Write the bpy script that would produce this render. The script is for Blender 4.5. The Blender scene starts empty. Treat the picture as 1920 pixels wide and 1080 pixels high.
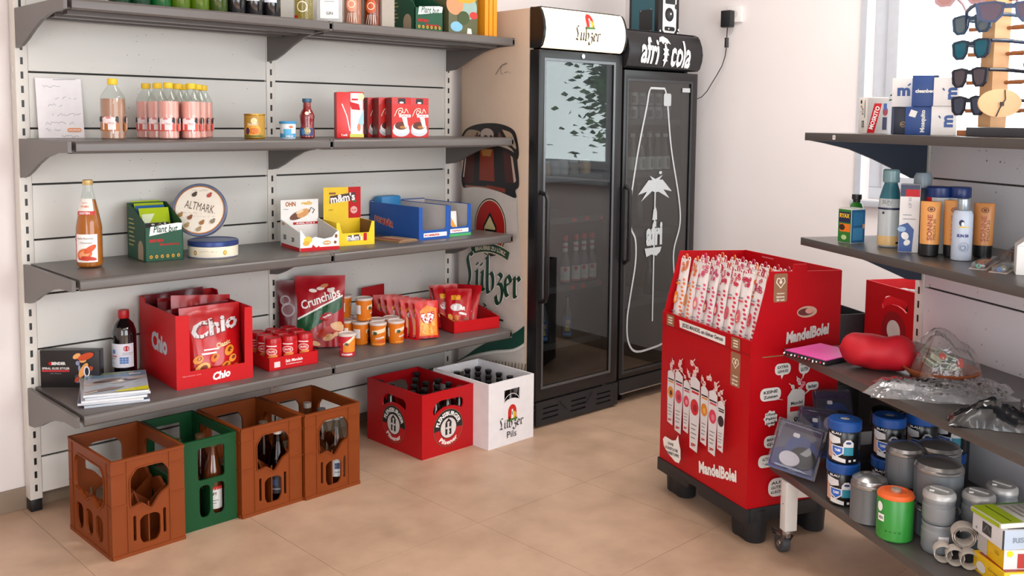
import bpy, bmesh, math, random
from math import sin, cos, pi, radians, sqrt, atan2
from mathutils import Vector, Matrix
from mathutils.geometry import tessellate_polygon
random.seed(7)
SC = bpy.context.scene
COL = SC.collection

# ------------------------------------------------------------------ camera
def setup_camera():
    f, px, py = 1797.9, 962.0, 381.4
    pitch, yaw, roll = radians(4.97), radians(45.87), radians(.53)
    fw = Vector((cos(yaw), sin(yaw), 0)); rt = Vector((sin(yaw), -cos(yaw), 0)); up = Vector((0, 0, 1))
    F = fw * cos(pitch) - up * sin(pitch); U = up * cos(pitch) + fw * sin(pitch)
    R = rt * cos(roll) + U * sin(roll); U = U * cos(roll) - rt * sin(roll)
    cd = bpy.data.cameras.new('camera'); co = bpy.data.objects.new('camera', cd); COL.objects.link(co)
    co.matrix_world = Matrix(((R.x, U.x, -F.x, -1.1256), (R.y, U.y, -F.y, -3.656), (R.z, U.z, -F.z, 1.4457), (0, 0, 0, 1)))
    cd.sensor_fit = 'HORIZONTAL'; cd.sensor_width = 36; cd.lens = 36 * f / 1920
    cd.shift_x = -(px - 960) / 1920; cd.shift_y = -(540 - py) / 1920
    cd.clip_start = .02; cd.clip_end = 200
    SC.camera = co
setup_camera()

# ------------------------------------------------------------------ light
EXPOSURE = 0.02
SC.view_settings.view_transform = 'Standard'; SC.view_settings.look = 'None'
SC.view_settings.gamma = 1; SC.view_settings.use_curve_mapping = False
SC.view_settings.exposure = EXPOSURE
W = bpy.data.worlds.new('sky'); SC.world = W; W.use_nodes = True
bg = W.node_tree.nodes['Background']
bg.inputs[0].default_value = (.92, .96, 1.0, 1); bg.inputs[1].default_value = 6.0

def area(name, loc, size, power, col=(1, 1, 1), rot=(0, 0, 0), portal=False, spread=180):
    l = bpy.data.lights.new(name, 'AREA'); l.shape = 'RECTANGLE'; l.size, l.size_y = size
    l.energy = power; l.color = col; l.spread = radians(spread)
    if portal: l.cycles.is_portal = True
    o = bpy.data.objects.new(name, l); o.location = loc; o.rotation_euler = rot; COL.objects.link(o); return o
X0_ = -3.2
LAMPS = [(-.2, -2.3), (1.9, -1.75), (-.9, -4.6), (1.7, -4.4)]
for i, (x, y) in enumerate(LAMPS):
    area('ceiling_lamp_light', (x, y, 2.93), (1.15, .55), (2.5, 31, 9, 42)[i], (1, .965, .93))
area('window_portal', (3.5, -2.4, 1.75), (1.95, 1.4), 1, rot=(0, radians(90), 0), portal=True)
area('front_fill_portal', (1.0, -6.02, 1.35), (4.2, 2.3), 1, rot=(radians(90), 0, 0), portal=True)  # serves an opening added behind the camera for fill light

area('side_fill_portal', (X0_ - .02, -4.5, 1.35), (2.2, 2.4), 1, rot=(0, radians(-90), 0), portal=True)  # serves an opening added in the left wall to light the wheeled shelving

# ------------------------------------------------------------------ materials
def lin(h):
    h = h.lstrip('#'); o = []
    for i in (0, 2, 4):
        c = int(h[i:i + 2], 16) / 255
        o.append(c / 12.92 if c <= .04045 else ((c + .055) / 1.055) ** 2.4)
    return (*o, 1)
_K = {}
def K(hx, r=.5, metal=0, spec=.5, nz=.04, sc=30, bump=0, coat=0, emit=0, alpha=1):
    key = (hx, r, metal, spec, nz, sc, bump, coat, emit, alpha)
    if key in _K: return _K[key]
    m = bpy.data.materials.new('surface_' + hx.lower()); m.use_nodes = True
    nt = m.node_tree; b = nt.nodes['Principled BSDF']
    b.inputs['Roughness'].default_value = r; b.inputs['Metallic'].default_value = metal
    b.inputs['Specular IOR Level'].default_value = spec; b.inputs['Coat Weight'].default_value = coat
    b.inputs['Base Color'].default_value = lin(hx)
    if alpha < 1: b.inputs['Alpha'].default_value = alpha
    if emit:
        b.inputs['Emission Color'].default_value = lin(hx); b.inputs['Emission Strength'].default_value = emit
    tc = nt.nodes.new('ShaderNodeTexCoord'); n = nt.nodes.new('ShaderNodeTexNoise')
    n.inputs['Scale'].default_value = sc; n.inputs['Detail'].default_value = 3
    nt.links.new(tc.outputs['Object'], n.inputs['Vector'])
    if nz:
        mr = nt.nodes.new('ShaderNodeMapRange'); mr.inputs[3].default_value = 1 - nz * 1.6; mr.inputs[4].default_value = 1 + nz * 1.6
        nt.links.new(n.outputs['Fac'], mr.inputs[0])
        mx = nt.nodes.new('ShaderNodeMix'); mx.data_type = 'RGBA'; mx.blend_type = 'MULTIPLY'; mx.inputs[0].default_value = 1
        mx.inputs[6].default_value = lin(hx); nt.links.new(mr.outputs[0], mx.inputs[7]); nt.links.new(mx.outputs[2], b.inputs['Base Color'])
    if bump:
        bp = nt.nodes.new('ShaderNodeBump'); bp.inputs['Strength'].default_value = bump; bp.inputs['Distance'].default_value = .004
        nt.links.new(n.outputs['Fac'], bp.inputs['Height']); nt.links.new(bp.outputs[0], b.inputs['Normal'])
    _K[key] = m; return m
def thin(name, tint='FFFFFF', refl=1.0, rough=.0, haze=0.0, hazecol='FFFFFF', bump=0, sc=25):
    """thin clear sheet: lets light straight through, mirrors by Fresnel, optional milky haze"""
    if name in _K: return _K[name]
    m = bpy.data.materials.new(name); m.use_nodes = True; nt = m.node_tree; N = nt.nodes; L = nt.links
    N.remove(N['Principled BSDF']); out = N['Material Output']
    tr = N.new('ShaderNodeBsdfTransparent'); tr.inputs[0].default_value = lin(tint)
    gl = N.new('ShaderNodeBsdfGlossy'); gl.inputs['Roughness'].default_value = rough
    fr = N.new('ShaderNodeFresnel'); ge = N.new('ShaderNodeNewGeometry'); ir = N.new('ShaderNodeMapRange'); ir.inputs[3].default_value = 1.5; ir.inputs[4].default_value = 1 / 1.5
    L.new(ge.outputs['Backfacing'], ir.inputs[0]); L.new(ir.outputs[0], fr.inputs[0])
    mu = N.new('ShaderNodeMath'); mu.operation = 'MULTIPLY'; mu.inputs[1].default_value = refl; mu.use_clamp = True
    L.new(fr.outputs[0], mu.inputs[0])
    base = tr
    if haze:
        df = N.new('ShaderNodeBsdfDiffuse'); df.inputs[0].default_value = lin(hazecol)
        mh = N.new('ShaderNodeMixShader'); mh.inputs[0].default_value = haze
        L.new(tr.outputs[0], mh.inputs[1]); L.new(df.outputs[0], mh.inputs[2]); base = mh
    mx = N.new('ShaderNodeMixShader'); L.new(mu.outputs[0], mx.inputs[0]); L.new(base.outputs[0], mx.inputs[1]); L.new(gl.outputs[0], mx.inputs[2])
    if bump:
        tc = N.new('ShaderNodeTexCoord'); n = N.new('ShaderNodeTexNoise'); n.inputs['Scale'].default_value = sc; n.inputs['Detail'].default_value = 2
        bp = N.new('ShaderNodeBump'); bp.inputs['Strength'].default_value = bump; bp.inputs['Distance'].default_value = .01
        L.new(tc.outputs['Object'], n.inputs['Vector']); L.new(n.outputs['Fac'], bp.inputs['Height'])
        L.new(bp.outputs[0], gl.inputs['Normal']); L.new(bp.outputs[0], fr.inputs['Normal'])
    L.new(mx.outputs[0], out.inputs['Surface']); _K[name] = m; return m

# ------------------------------------------------------------------ mesh builder
I4 = Matrix.Identity(4)
def T(x=0, y=0, z=0): return Matrix.Translation((x, y, z))
def RZ(d): return Matrix.Rotation(radians(d), 4, 'Z')
def RX(d): return Matrix.Rotation(radians(d), 4, 'X')
def RY(d): return Matrix.Rotation(radians(d), 4, 'Y')
class MB:
    def __init__(s): s.v = []; s.f = []; s.fm = []; s.sm = []; s.mats = []
    def mi(s, m):
        if m not in s.mats: s.mats.append(m)
        return s.mats.index(m)
    def add(s, vs, fs, m, smooth=False, M=None):
        b = len(s.v); i = s.mi(m)
        s.v += [tuple(M @ Vector(p)) for p in vs] if M is not None else [tuple(p) for p in vs]
        for f in fs: s.f.append([b + k for k in f]); s.fm.append(i); s.sm.append(smooth)
        return s
    def box(s, c, d, m, M=None, top=None):
        (x, y, z), (a, b, h) = c, (d[0] / 2, d[1] / 2, d[2] / 2); q = top or 1
        vs = [(x + i * a * (q if k > 0 else 1), y + j * b * (q if k > 0 else 1), z + k * h) for k in (-1, 1) for j in (-1, 1) for i in (-1, 1)]
        return s.add(vs, [(0, 2, 3, 1), (4, 5, 7, 6), (0, 1, 5, 4), (2, 6, 7, 3), (0, 4, 6, 2), (1, 3, 7, 5)], m, False, M)
    def bx(s, x0, x1, y0, y1, z0, z1, m, M=None):
        return s.box(((x0 + x1) / 2, (y0 + y1) / 2, (z0 + z1) / 2), (x1 - x0, y1 - y0, z1 - z0), m, M)
    def lathe(s, prof, m, seg=24, M=None, smooth=True):
        vs = []; rings = []
        for r, z in prof:
            if r < 1e-6: rings.append([len(vs)]); vs.append((0, 0, z))
            else:
                rings.append(list(range(len(vs), len(vs) + seg)))
                vs += [(r * cos(2 * pi * k / seg), r * sin(2 * pi * k / seg), z) for k in range(seg)]
        fs = []
        for a, b in zip(rings, rings[1:]):
            for k in range(seg):
                k2 = (k + 1) % seg
                if len(a) == 1 and len(b) == 1: continue
                if len(a) == 1: fs.append((a[0], b[k2], b[k]))
                elif len(b) == 1: fs.append((a[k], a[k2], b[0]))
                else: fs.append((a[k], a[k2], b[k2], b[k]))
        return s.add(vs, fs, m, smooth, M)
    def tube(s, pts, r, m, seg=8, M=None, cap=True, closed=False):
        P = [Vector(p) for p in pts]; n = len(P); vs = []; up = None
        for i, p in enumerate(P):
            a = P[(i - 1) % n] if closed else P[max(i - 1, 0)]; b = P[(i + 1) % n] if closed else P[min(i + 1, n - 1)]
            t = (b - a).normalized()
            if up is None: up = t.orthogonal().normalized()
            up = (up - t * up.dot(t)).normalized(); w = t.cross(up)
            rr = r[i] if isinstance(r, (list, tuple)) else r
            vs += [p + (up * cos(2 * pi * k / seg) + w * sin(2 * pi * k / seg)) * rr for k in range(seg)]
        fs = []
        for i in range(n if closed else n - 1):
            for k in range(seg):
                j = (i + 1) % n; k2 = (k + 1) % seg
                fs.append((i * seg + k, i * seg + k2, j * seg + k2, j * seg + k))
        if cap and not closed: fs += [tuple(range(seg))[::-1], tuple(range((n - 1) * seg, n * seg))]
        return s.add(vs, fs, m, True, M)
    def plate(s, outer, holes, P, t, m, smooth=False):
        """flat sheet with holes in the frame P=(o,ux,uy); its back is t behind the front"""
        o, ux, uy = [Vector(q) for q in P]; n = ux.cross(uy); loops = [outer] + list(holes)
        flat = [p for l in loops for p in l]; N = len(flat)
        tr = tessellate_polygon([[Vector((x, y, 0)) for x, y in l] for l in loops])
        vs = [o + ux * x + uy * y for x, y in flat] + [o + ux * x + uy * y - n * t for x, y in flat]
        fs = []
        for a, b, c in tr:
            A, B, D = (Vector(flat[k]) for k in (a, b, c))
            if (B - A).cross(D - A) < 0: a, b = b, a
            fs += [(a, b, c), (N + c, N + b, N + a)]
        k0 = 0
        for l in loops:
            L = len(l); ar = sum(l[i][0] * l[(i + 1) % L][1] - l[(i + 1) % L][0] * l[i][1] for i in range(L))
            ccw = (ar > 0) == (l is outer)
            for i in range(L):
                a, b = k0 + i, k0 + (i + 1) % L
                fs.append((a, N + a, N + b, b) if ccw else (a, b, N + b, N + a))
            k0 += L
        return s.add(vs, fs, m, smooth)
    def build(s, name, parent=None, bevel=0, seg=2, loc=None, rz=0, ang=35, **props):
        me = bpy.data.meshes.new(name); me.from_pydata([tuple(p) for p in s.v], [], s.f)
        for m in s.mats: me.materials.append(m)
        me.polygons.foreach_set('material_index', s.fm); me.polygons.foreach_set('use_smooth', s.sm)
        if bevel:
            bm = bmesh.new(); bm.from_mesh(me)
            es = [e for e in bm.edges if len(e.link_faces) == 2 and e.calc_face_angle(0) > .5]
            bmesh.ops.bevel(bm, geom=es, offset=bevel, segments=seg, profile=.6, affect='EDGES', clamp_overlap=True)
            for f in bm.faces: f.smooth = True
            bm.to_mesh(me); bm.free()
        me.update()
        if bevel or any(s.sm): me.set_sharp_from_angle(angle=radians(ang))
        o = bpy.data.objects.new(name, me); COL.objects.link(o)
        if parent: o.parent = parent
        if loc: o.location = loc
        if rz: o.rotation_euler.z = radians(rz)
        for k, v in props.items(): o[k] = v
        return o
def thing(name, label, cat, loc=(0, 0, 0), rz=0, group=None, rot=None):
    o = bpy.data.objects.new(name, None); COL.objects.link(o); o.location = loc; o.empty_display_size = .05
    o.rotation_euler = [radians(q) for q in rot] if rot else (0, 0, radians(rz))
    o['label'] = label; o['category'] = cat
    if group: o['group'] = group
    return o
def tag(o, label, cat, group=None):
    o['label'] = label; o['category'] = cat
    if group: o['group'] = group
    return o
def kids(o): return [c for c in bpy.data.objects if c.parent == o]
def copy_tree(o, parent=None):
    c = o.copy(); COL.objects.link(c)
    if parent: c.parent = parent
    for ch in list(o.children): copy_tree(ch, c)
    return c
def dup(o, label, loc, rz=None, group=None):
    c = copy_tree(o); c.location = loc; c['label'] = label
    if rz is not None: c.rotation_euler.z = radians(rz)
    if group: c['group'] = group
    return c

# ------------------------------------------------------------------ flat print laid on a surface
_TX = {}
def textmesh(body, bold=0, shear=0, space=1):
    key = (body, bold, shear, space)
    if key not in _TX:
        cu = bpy.data.curves.new('lettering', 'FONT'); cu.body = body; cu.size = 1; cu.resolution_u = 2
        cu.offset = bold; cu.shear = shear; cu.space_character = space
        o = bpy.data.objects.new('lettering', cu); COL.objects.link(o)
        dg = bpy.context.evaluated_depsgraph_get(); me = bpy.data.meshes.new_from_object(o.evaluated_get(dg))
        vs = [(v.co.x, v.co.y) for v in me.vertices]; fs = [list(p.vertices) for p in me.polygons]
        bpy.data.objects.remove(o); bpy.data.curves.remove(cu); bpy.data.meshes.remove(me)
        x0 = min((v[0] for v in vs), default=0); x1 = max((v[0] for v in vs), default=1)
        y0 = min((v[1] for v in vs), default=0); y1 = max((v[1] for v in vs), default=1)
        _TX[key] = (vs, fs, x0, x1, y0, y1)
    return _TX[key]
FRONT = ((1, 0, 0), (0, 0, 1)); LEFT = ((0, -1, 0), (0, 0, 1)); RIGHT = ((0, 1, 0), (0, 0, 1)); TOP = ((1, 0, 0), (0, 1, 0))
def plane(o, axes):
    o = Vector(o); ux, uy = Vector(axes[0]), Vector(axes[1]); n = ux.cross(uy)
    f = lambda u, v, h: o + ux * u + uy * v + n * h
    f.flat = True; return f
def cyl(r, a0=-90, rtop=None, h=1):
    def f(u, v, hh):
        R = r if rtop is None else r + (rtop - r) * v / h
        a = radians(a0) + u / r; return Vector(((R + hh) * cos(a), (R + hh) * sin(a), v))
    f.flat = False; return f
class Art:
    def __init__(s, mb, surf, h=.0004, step=.0002, maxlen=.012): s.mb, s.S, s.h, s.step, s.ml = mb, surf, h, step, maxlen
    def tris(s, vs, fs, m):
        s.h += s.step
        if not s.S.flat:
            V = [Vector(p) for p in vs]; out = []
            st = []
            for f in fs:
                for k in range(1, len(f) - 1): st.append((V[f[0]], V[f[k]], V[f[k + 1]]))
            while st:
                a, b, c = st.pop(); l = [(b - c).length, (a - c).length, (a - b).length]; k = l.index(max(l))
                if l[k] > s.ml:
                    if k == 0: q = (b + c) / 2; st += [(a, b, q), (a, q, c)]
                    elif k == 1: q = (a + c) / 2; st += [(a, b, q), (q, b, c)]
                    else: q = (a + b) / 2; st += [(a, q, c), (q, b, c)]
                else: out.append((a, b, c))
            vs = [p for t in out for p in t]; fs = [(3 * i, 3 * i + 1, 3 * i + 2) for i in range(len(out))]
        s.mb.add([s.S(p[0], p[1], s.h) for p in vs], fs, m, not s.S.flat)
    def poly(s, pts, m):
        t = tessellate_polygon([[Vector((x, y, 0)) for x, y in pts]]); fs = []
        for a, b, c in t:
            A, B, D = (Vector(pts[k]) for k in (a, b, c))
            fs.append((a, b, c) if (B - A).cross(D - A) >= 0 else (a, c, b))
        s.tris(pts, fs, m); return s
    def rect(s, x0, y0, x1, y1, m): return s.poly([(x0, y0), (x1, y0), (x1, y1), (x0, y1)], m)
    def rrect(s, x0, y0, x1, y1, r, m): return s.poly(rr(x0, y0, x1, y1, r), m)
    def ell(s, cx, cy, rx, ry, m, n=20, a0=0, a1=360, rot=0):
        q = radians(rot); P = []
        for k in range(n):
            a = radians(a0 + (a1 - a0) * k / (n if a1 - a0 >= 360 else n - 1)); x, y = rx * cos(a), ry * sin(a)
            P.append((cx + x * cos(q) - y * sin(q), cy + x * sin(q) + y * cos(q)))
        return s.poly(P, m)
    def ring(s, cx, cy, r0, r1, m, n=28, a0=0, a1=360, sy=1):
        vs = []; fs = []
        for k in range(n + 1):
            a = radians(a0 + (a1 - a0) * k / n); vs += [(cx + r0 * cos(a), cy + r0 * sin(a) * sy), (cx + r1 * cos(a), cy + r1 * sin(a) * sy)]
        for k in range(n): fs.append((2 * k, 2 * k + 1, 2 * k + 3, 2 * k + 2))
        s.tris(vs, fs, m); return s
    def text(s, body, cx, cy, hgt, m, w=None, bold=0.0, shear=0.0, rot=0, space=1, arc=None):
        vs, fs, x0, x1, y0, y1 = textmesh(body, bold, shear, space); k = hgt / max(y1 - y0, 1e-6); kx = k if w is None else w / max(x1 - x0, 1e-6)
        q = radians(rot); P = []
        for x, y in vs:
            x, y = (x - (x0 + x1) / 2) * kx, (y - (y0 + y1) / 2) * k
            if arc:                       # letters round a circle of this radius (negative: along its foot)
                a = x / abs(arc)
                x, y = ((arc + y) * sin(a), (arc + y) * cos(a) - arc) if arc > 0 else ((-arc - y) * sin(a), arc * cos(a) - arc + y * cos(a))
            P.append((cx + x * cos(q) - y * sin(q), cy + x * sin(q) + y * cos(q)))
        s.tris(P, fs, m); return s
    def stroke(s, pts, w, m, closed=False):
        P = [Vector(p) for p in pts]; n = len(P); vs = []; fs = []
        for i, p in enumerate(P):
            a = P[(i - 1) % n] if closed else P[max(0, i - 1)]; b = P[(i + 1) % n] if closed else P[min(n - 1, i + 1)]
            t = (b - a).normalized(); q = Vector((-t.y, t.x)) * w / 2; vs += [p + q, p - q]
        for i in range(n if closed else n - 1):
            j = (i + 1) % n; fs.append((2 * i, 2 * i + 1, 2 * j + 1, 2 * j))
        s.tris([tuple(v) for v in vs], fs, m); return s
    def nib(s, strokes, x, y, k, nw, m, ang=38, kx=None, sl=0):
        d = Vector((cos(radians(ang)), sin(radians(ang)))) * nw / 2; vs = []; fs = []; kx = kx or k
        for st in strokes:
            P = smooth2(st, 4); P = [Vector((x + px * kx + sl * py * k, y + py * k)) for px, py in P]
            for a, b in zip(P, P[1:]):
                n = len(vs); vs += [a - d, b - d, b + d, a + d]
                fs.append((n, n + 1, n + 2, n + 3) if (b - a).cross(d) > 0 else (n + 3, n + 2, n + 1, n))
        s.tris([tuple(v) for v in vs], fs, m); return s
def rr(x0, y0, x1, y1, r, n=4):
    P = []
    for cx, cy, a in ((x1 - r, y0 + r, -90), (x1 - r, y1 - r, 0), (x0 + r, y1 - r, 90), (x0 + r, y0 + r, 180)):
        P += [(cx + r * cos(radians(a + 90 * k / n)), cy + r * sin(radians(a + 90 * k / n))) for k in range(n + 1)]
    return P
def smooth2(pts, n=5):
    if len(pts) < 3: return pts
    P = [Vector(p) for p in pts]; out = []
    for i in range(len(P) - 1):
        p0, p1, p2, p3 = P[max(i - 1, 0)], P[i], P[i + 1], P[min(i + 2, len(P) - 1)]
        for k in range(n):
            t = k / n; out.append(.5 * ((2 * p1) + (p2 - p0) * t + (2 * p0 - 5 * p1 + 4 * p2 - p3) * t * t + (3 * p1 - p0 - 3 * p2 + p3) * t ** 3))
    out.append(P[-1]); return [tuple(p) for p in out]
GLY = {  # broad-nib letters of the brewery's lettering: strokes, advance
    'L': ([[(.72, 1.62), (.5, 1.72), (.3, 1.45), (.38, 1.1), (.5, .7), (.42, .25), (.1, .02)], [(.1, .06), (.35, .14), (.62, .0), (.85, .12)]], .98),
    'ü': ([[(0, .85), (.14, .92), (.14, .18), (.3, .02), (.52, .2)], [(.5, .85), (.62, .92), (.6, .15), (.8, .06)], [(.14, 1.28), (.2, 1.22)], [(.5, 1.28), (.56, 1.22)]], .9),
    'b': ([[(.02, 1.55), (.14, 1.6), (.14, .16), (.32, .0), (.58, .22), (.6, .7), (.42, .94), (.14, .72)]], .8),
    'z': ([[(.04, .8), (.3, .96), (.52, .82), (.22, .48)], [(.22, .48), (.5, .44), (.58, .05), (.4, -.42), (.14, -.4), (.04, -.1)]], .74),
    'e': ([[(.12, .5), (.5, .62), (.46, .84), (.28, .95), (.1, .7), (.1, .22), (.28, .0), (.54, .16)]], .68),
    'r': ([[(0, .82), (.15, .9), (.15, .1), (.34, .04)], [(.15, .74), (.4, .96), (.56, .8)]], .62)}
def brew(A, word, x, y, k, m, nw=None, kx=None, step=(1, 0)):
    kx = kx or k
    for ch in word:
        st, ad = GLY[ch]; A.nib(st, x, y, k, nw or .19 * k, m, kx=kx); x += ad * kx * step[0]; y += ad * kx * step[1]
    return x
def scribble(A, x0, x1, y, h, m, w=.0009, seed=0):
    r = random.Random(seed); P = []; x = x0
    while x < x1:
        P.append((x, y + r.uniform(-.5, .5) * h)); x += h * r.uniform(.25, .6)
        if r.random() < .12: x += h * .5; A.stroke(P, w, m) if len(P) > 1 else 0; P = []
    if len(P) > 1: A.stroke(P, w, m)

# ------------------------------------------------------------------ shared surfaces
WHITE = K('F4F2EE', .45); BLACK = K('141416', .4); INK = K('1A1A1C', .5); RED = K('C0101A', .45, spec=.3); YEL = K('F6C80C', .45)
BLUE = K('1446A0', .45); GREEN = K('0B5A38', .5); ORANGE = K('EE7A16', .45); SILVER = K('B9BCC0', .3, metal=1); CREAM = K('EFE6D2', .5)
GREY = K('8C8F93', .5); DARK = K('2A2A2D', .45)
SHELFM = K('5D5754', .34, nz=.03)
CLEAR = thin('clear_glass', 'F7FAF8', 1.0); FILM = thin('clear_film', 'F4F4F4', 1.6, rough=.08, haze=.05, bump=.5, sc=40)

# ------------------------------------------------------------------ the room
def structure(mb, name, **k): o = mb.build(name, **k); o['kind'] = 'structure'; return o
def wall_paint(hx):
    return K(hx, .85, nz=.025, sc=3, bump=.02)
WALL = wall_paint('E6DFDD')
X1, Y1, ZC, X0, Y0 = 3.4, .06, 2.95, -3.2, -6.0
WY0, WY1, WZ0, WZ1 = -3.38, -1.455, 1.07, 2.45           # window opening in the right wall
mb = MB(); mb.bx(X0 - .2, X1 + .25, Y1, Y1 + .2, 0, ZC, WALL); structure(mb, 'wall_back')
mb = MB()
mb.plate([(Y0 - .2, 0), (Y1, 0), (Y1, ZC), (Y0 - .2, ZC)][::-1], [[(WY0, WZ0), (WY1, WZ0), (WY1, WZ1), (WY0, WZ1)]], ((X1, 0, 0), (0, 1, 0), (0, 0, 1)), -.25, WALL)
structure(mb, 'wall_right')
mb = MB(); mb.plate([(-Y1, 0), (-Y0 + .2, 0), (-Y0 + .2, ZC), (-Y1, ZC)], [[(3.3, .25), (5.7, .25), (5.7, 2.45), (3.3, 2.45)]], ((X0, 0, 0), (0, -1, 0), (0, 0, 1)), -.2, WALL); structure(mb, 'wall_left')  # unseen wall; its opening is added to brighten the wheeled shelving
mb = MB(); mb.plate([(X0, 0), (X1, 0), (X1, ZC), (X0, ZC)], [[(-1.1, .2), (3.1, .2), (3.1, 2.5), (-1.1, 2.5)]], ((0, Y0, 0), (1, 0, 0), (0, 0, 1)), .2, WALL); structure(mb, 'wall_front')  # unseen wall; its opening is added to let in fill light
mb = MB(); mb.bx(X0 - .2, X1 + .25, Y0 - .2, Y1 + .2, ZC, ZC + .15, K('F1EEEA', .9)); structure(mb, 'ceiling')
for i, (x, y) in enumerate(LAMPS):
    t = thing('ceiling_lamp', 'flat white ceiling lamp %s' % ('over the aisle by the shelves', 'over the aisle by the fridges', 'behind the viewer on the left', 'behind the viewer on the right')[i], 'lamp', (x, y, ZC))
    mb = MB(); mb.box((0, 0, -.006), (1.22, .62, .012), WHITE); mb.build('housing', t)
# floor: large sand-beige tiles laid edge to edge, each a slab of its own with a recessed joint
def tile_mat():
    m = bpy.data.materials.new('sand_tile'); m.use_nodes = True; nt = m.node_tree; N = nt.nodes; L = nt.links; b = N['Principled BSDF']
    g = N.new('ShaderNodeNewGeometry'); n1 = N.new('ShaderNodeTexNoise'); n1.inputs['Scale'].default_value = 1.7; n1.inputs['Detail'].default_value = 7; n1.inputs['Roughness'].default_value = .62
    n2 = N.new('ShaderNodeTexNoise'); n2.inputs['Scale'].default_value = 9; n2.inputs['Detail'].default_value = 5
    L.new(g.outputs['Position'], n1.inputs['Vector']); L.new(g.outputs['Position'], n2.inputs['Vector'])
    mx = N.new('ShaderNodeMix'); mx.inputs[0].default_value = .3; L.new(n1.outputs['Fac'], mx.inputs[2]); L.new(n2.outputs['Fac'], mx.inputs[3])
    r = N.new('ShaderNodeValToRGB'); r.color_ramp.elements[0].position = .36; r.color_ramp.elements[0].color = lin('A88A72')
    r.color_ramp.elements[1].position = .64; r.color_ramp.elements[1].color = lin('C8A78D'); L.new(mx.outputs[0], r.inputs[0])
    L.new(r.outputs[0], b.inputs['Base Color']); b.inputs['Roughness'].default_value = .42
    mr = N.new('ShaderNodeMapRange'); mr.inputs[3].default_value = .34; mr.inputs[4].default_value = .52; L.new(n2.outputs['Fac'], mr.inputs[0]); L.new(mr.outputs[0], b.inputs['Roughness'])
    return m
TILE = tile_mat()
mb = MB(); mb.bx(X0 - .2, X1 + .25, Y0 - .2, Y1 + .2, -.2, -.012, K('7E6449', .9)); FLOOR = structure(mb, 'floor')
tx, ty = .576, .607
tile_me = None
for i in range(-7, 6):
    for j in range(-9, 4):
        x0, y0 = .54 + i * tx, -1.18 + j * ty
        x1, y1 = min(x0 + tx, X1), min(y0 + ty, Y1); xa, ya = max(x0, X0), max(y0, Y0)
        if x1 - xa < .02 or y1 - ya < .02: continue
        full = x1 - xa > tx - .01 and y1 - ya > ty - .01
        if full and tile_me:
            o = bpy.data.objects.new('tile', tile_me); COL.objects.link(o); o.parent = FLOOR; o.location = (xa, ya, 0); continue
        q = MB(); q.bx(.0007, x1 - xa - .0007, .0007, y1 - ya - .0007, -.012, 0, TILE)
        o = q.build('tile', FLOOR, loc=(xa, ya, 0))
        if full: tile_me = o.data
BASE = K('8A7866', .5, nz=.06, sc=8)
mb = MB(); mb.bx(X0, X1 - .011, Y1 - .011, Y1, .0005, .082, BASE); structure(mb, 'baseboard_back', bevel=.002)
mb = MB(); mb.bx(X1 - .011, X1, Y0, Y1, .0005, .082, BASE); structure(mb, 'baseboard_right', bevel=.002)
# window in the right wall
FR = K('B9BDC4', .35)
mb = MB()
for y0, y1, z0, z1 in ((WY0, WY1, WZ0, WZ0 + .06), (WY0, WY1, WZ1 - .06, WZ1), (WY0, WY0 + .07, WZ0 + .0602, WZ1 - .0602), (WY1 - .07, WY1, WZ0 + .0602, WZ1 - .0602)):
    mb.bx(X1 + .09, X1 + .16, y0, y1, z0, z1, FR)
win = structure(mb, 'window_1', bevel=.004)
for n, (a, b) in enumerate(((WY1 - .07, -2.38), (-2.38, WY0 + .07))):
    q = MB(); z0, z1 = WZ0 + .06, WZ1 - .06
    for y0, y1, c, d in ((b, a, z0, z0 + .055), (b, a, z1 - .055, z1), (b, b + .055, z0 + .055, z1 - .055), (a - .055, a, z0 + .055, z1 - .055)):
        q.bx(X1 + .075, X1 + .135, y0, y1, c, d, FR)
    sash = q.build('sash', win, bevel=.004)
    q = MB(); q.bx(X1 + .104, X1 + .108, b + .05, a - .05, z0 + .05, z1 - .05, CLEAR); q.build('pane', sash)
q = MB(); q.bx(X1 - .05, X1 + .1, WY0 - .03, WY1 + .03, WZ0 - .03, WZ0 - .0005, FR); q.build('sill', win, bevel=.005)
q = MB(); q.bx(X1 - .006, X1, WY1, WY1 + .03, WZ0, WZ1, FR); q.bx(X1 - .006, X1, WY0 - .03, WY0, WZ0, WZ1, FR); q.build('reveal_trim', win)
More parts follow.
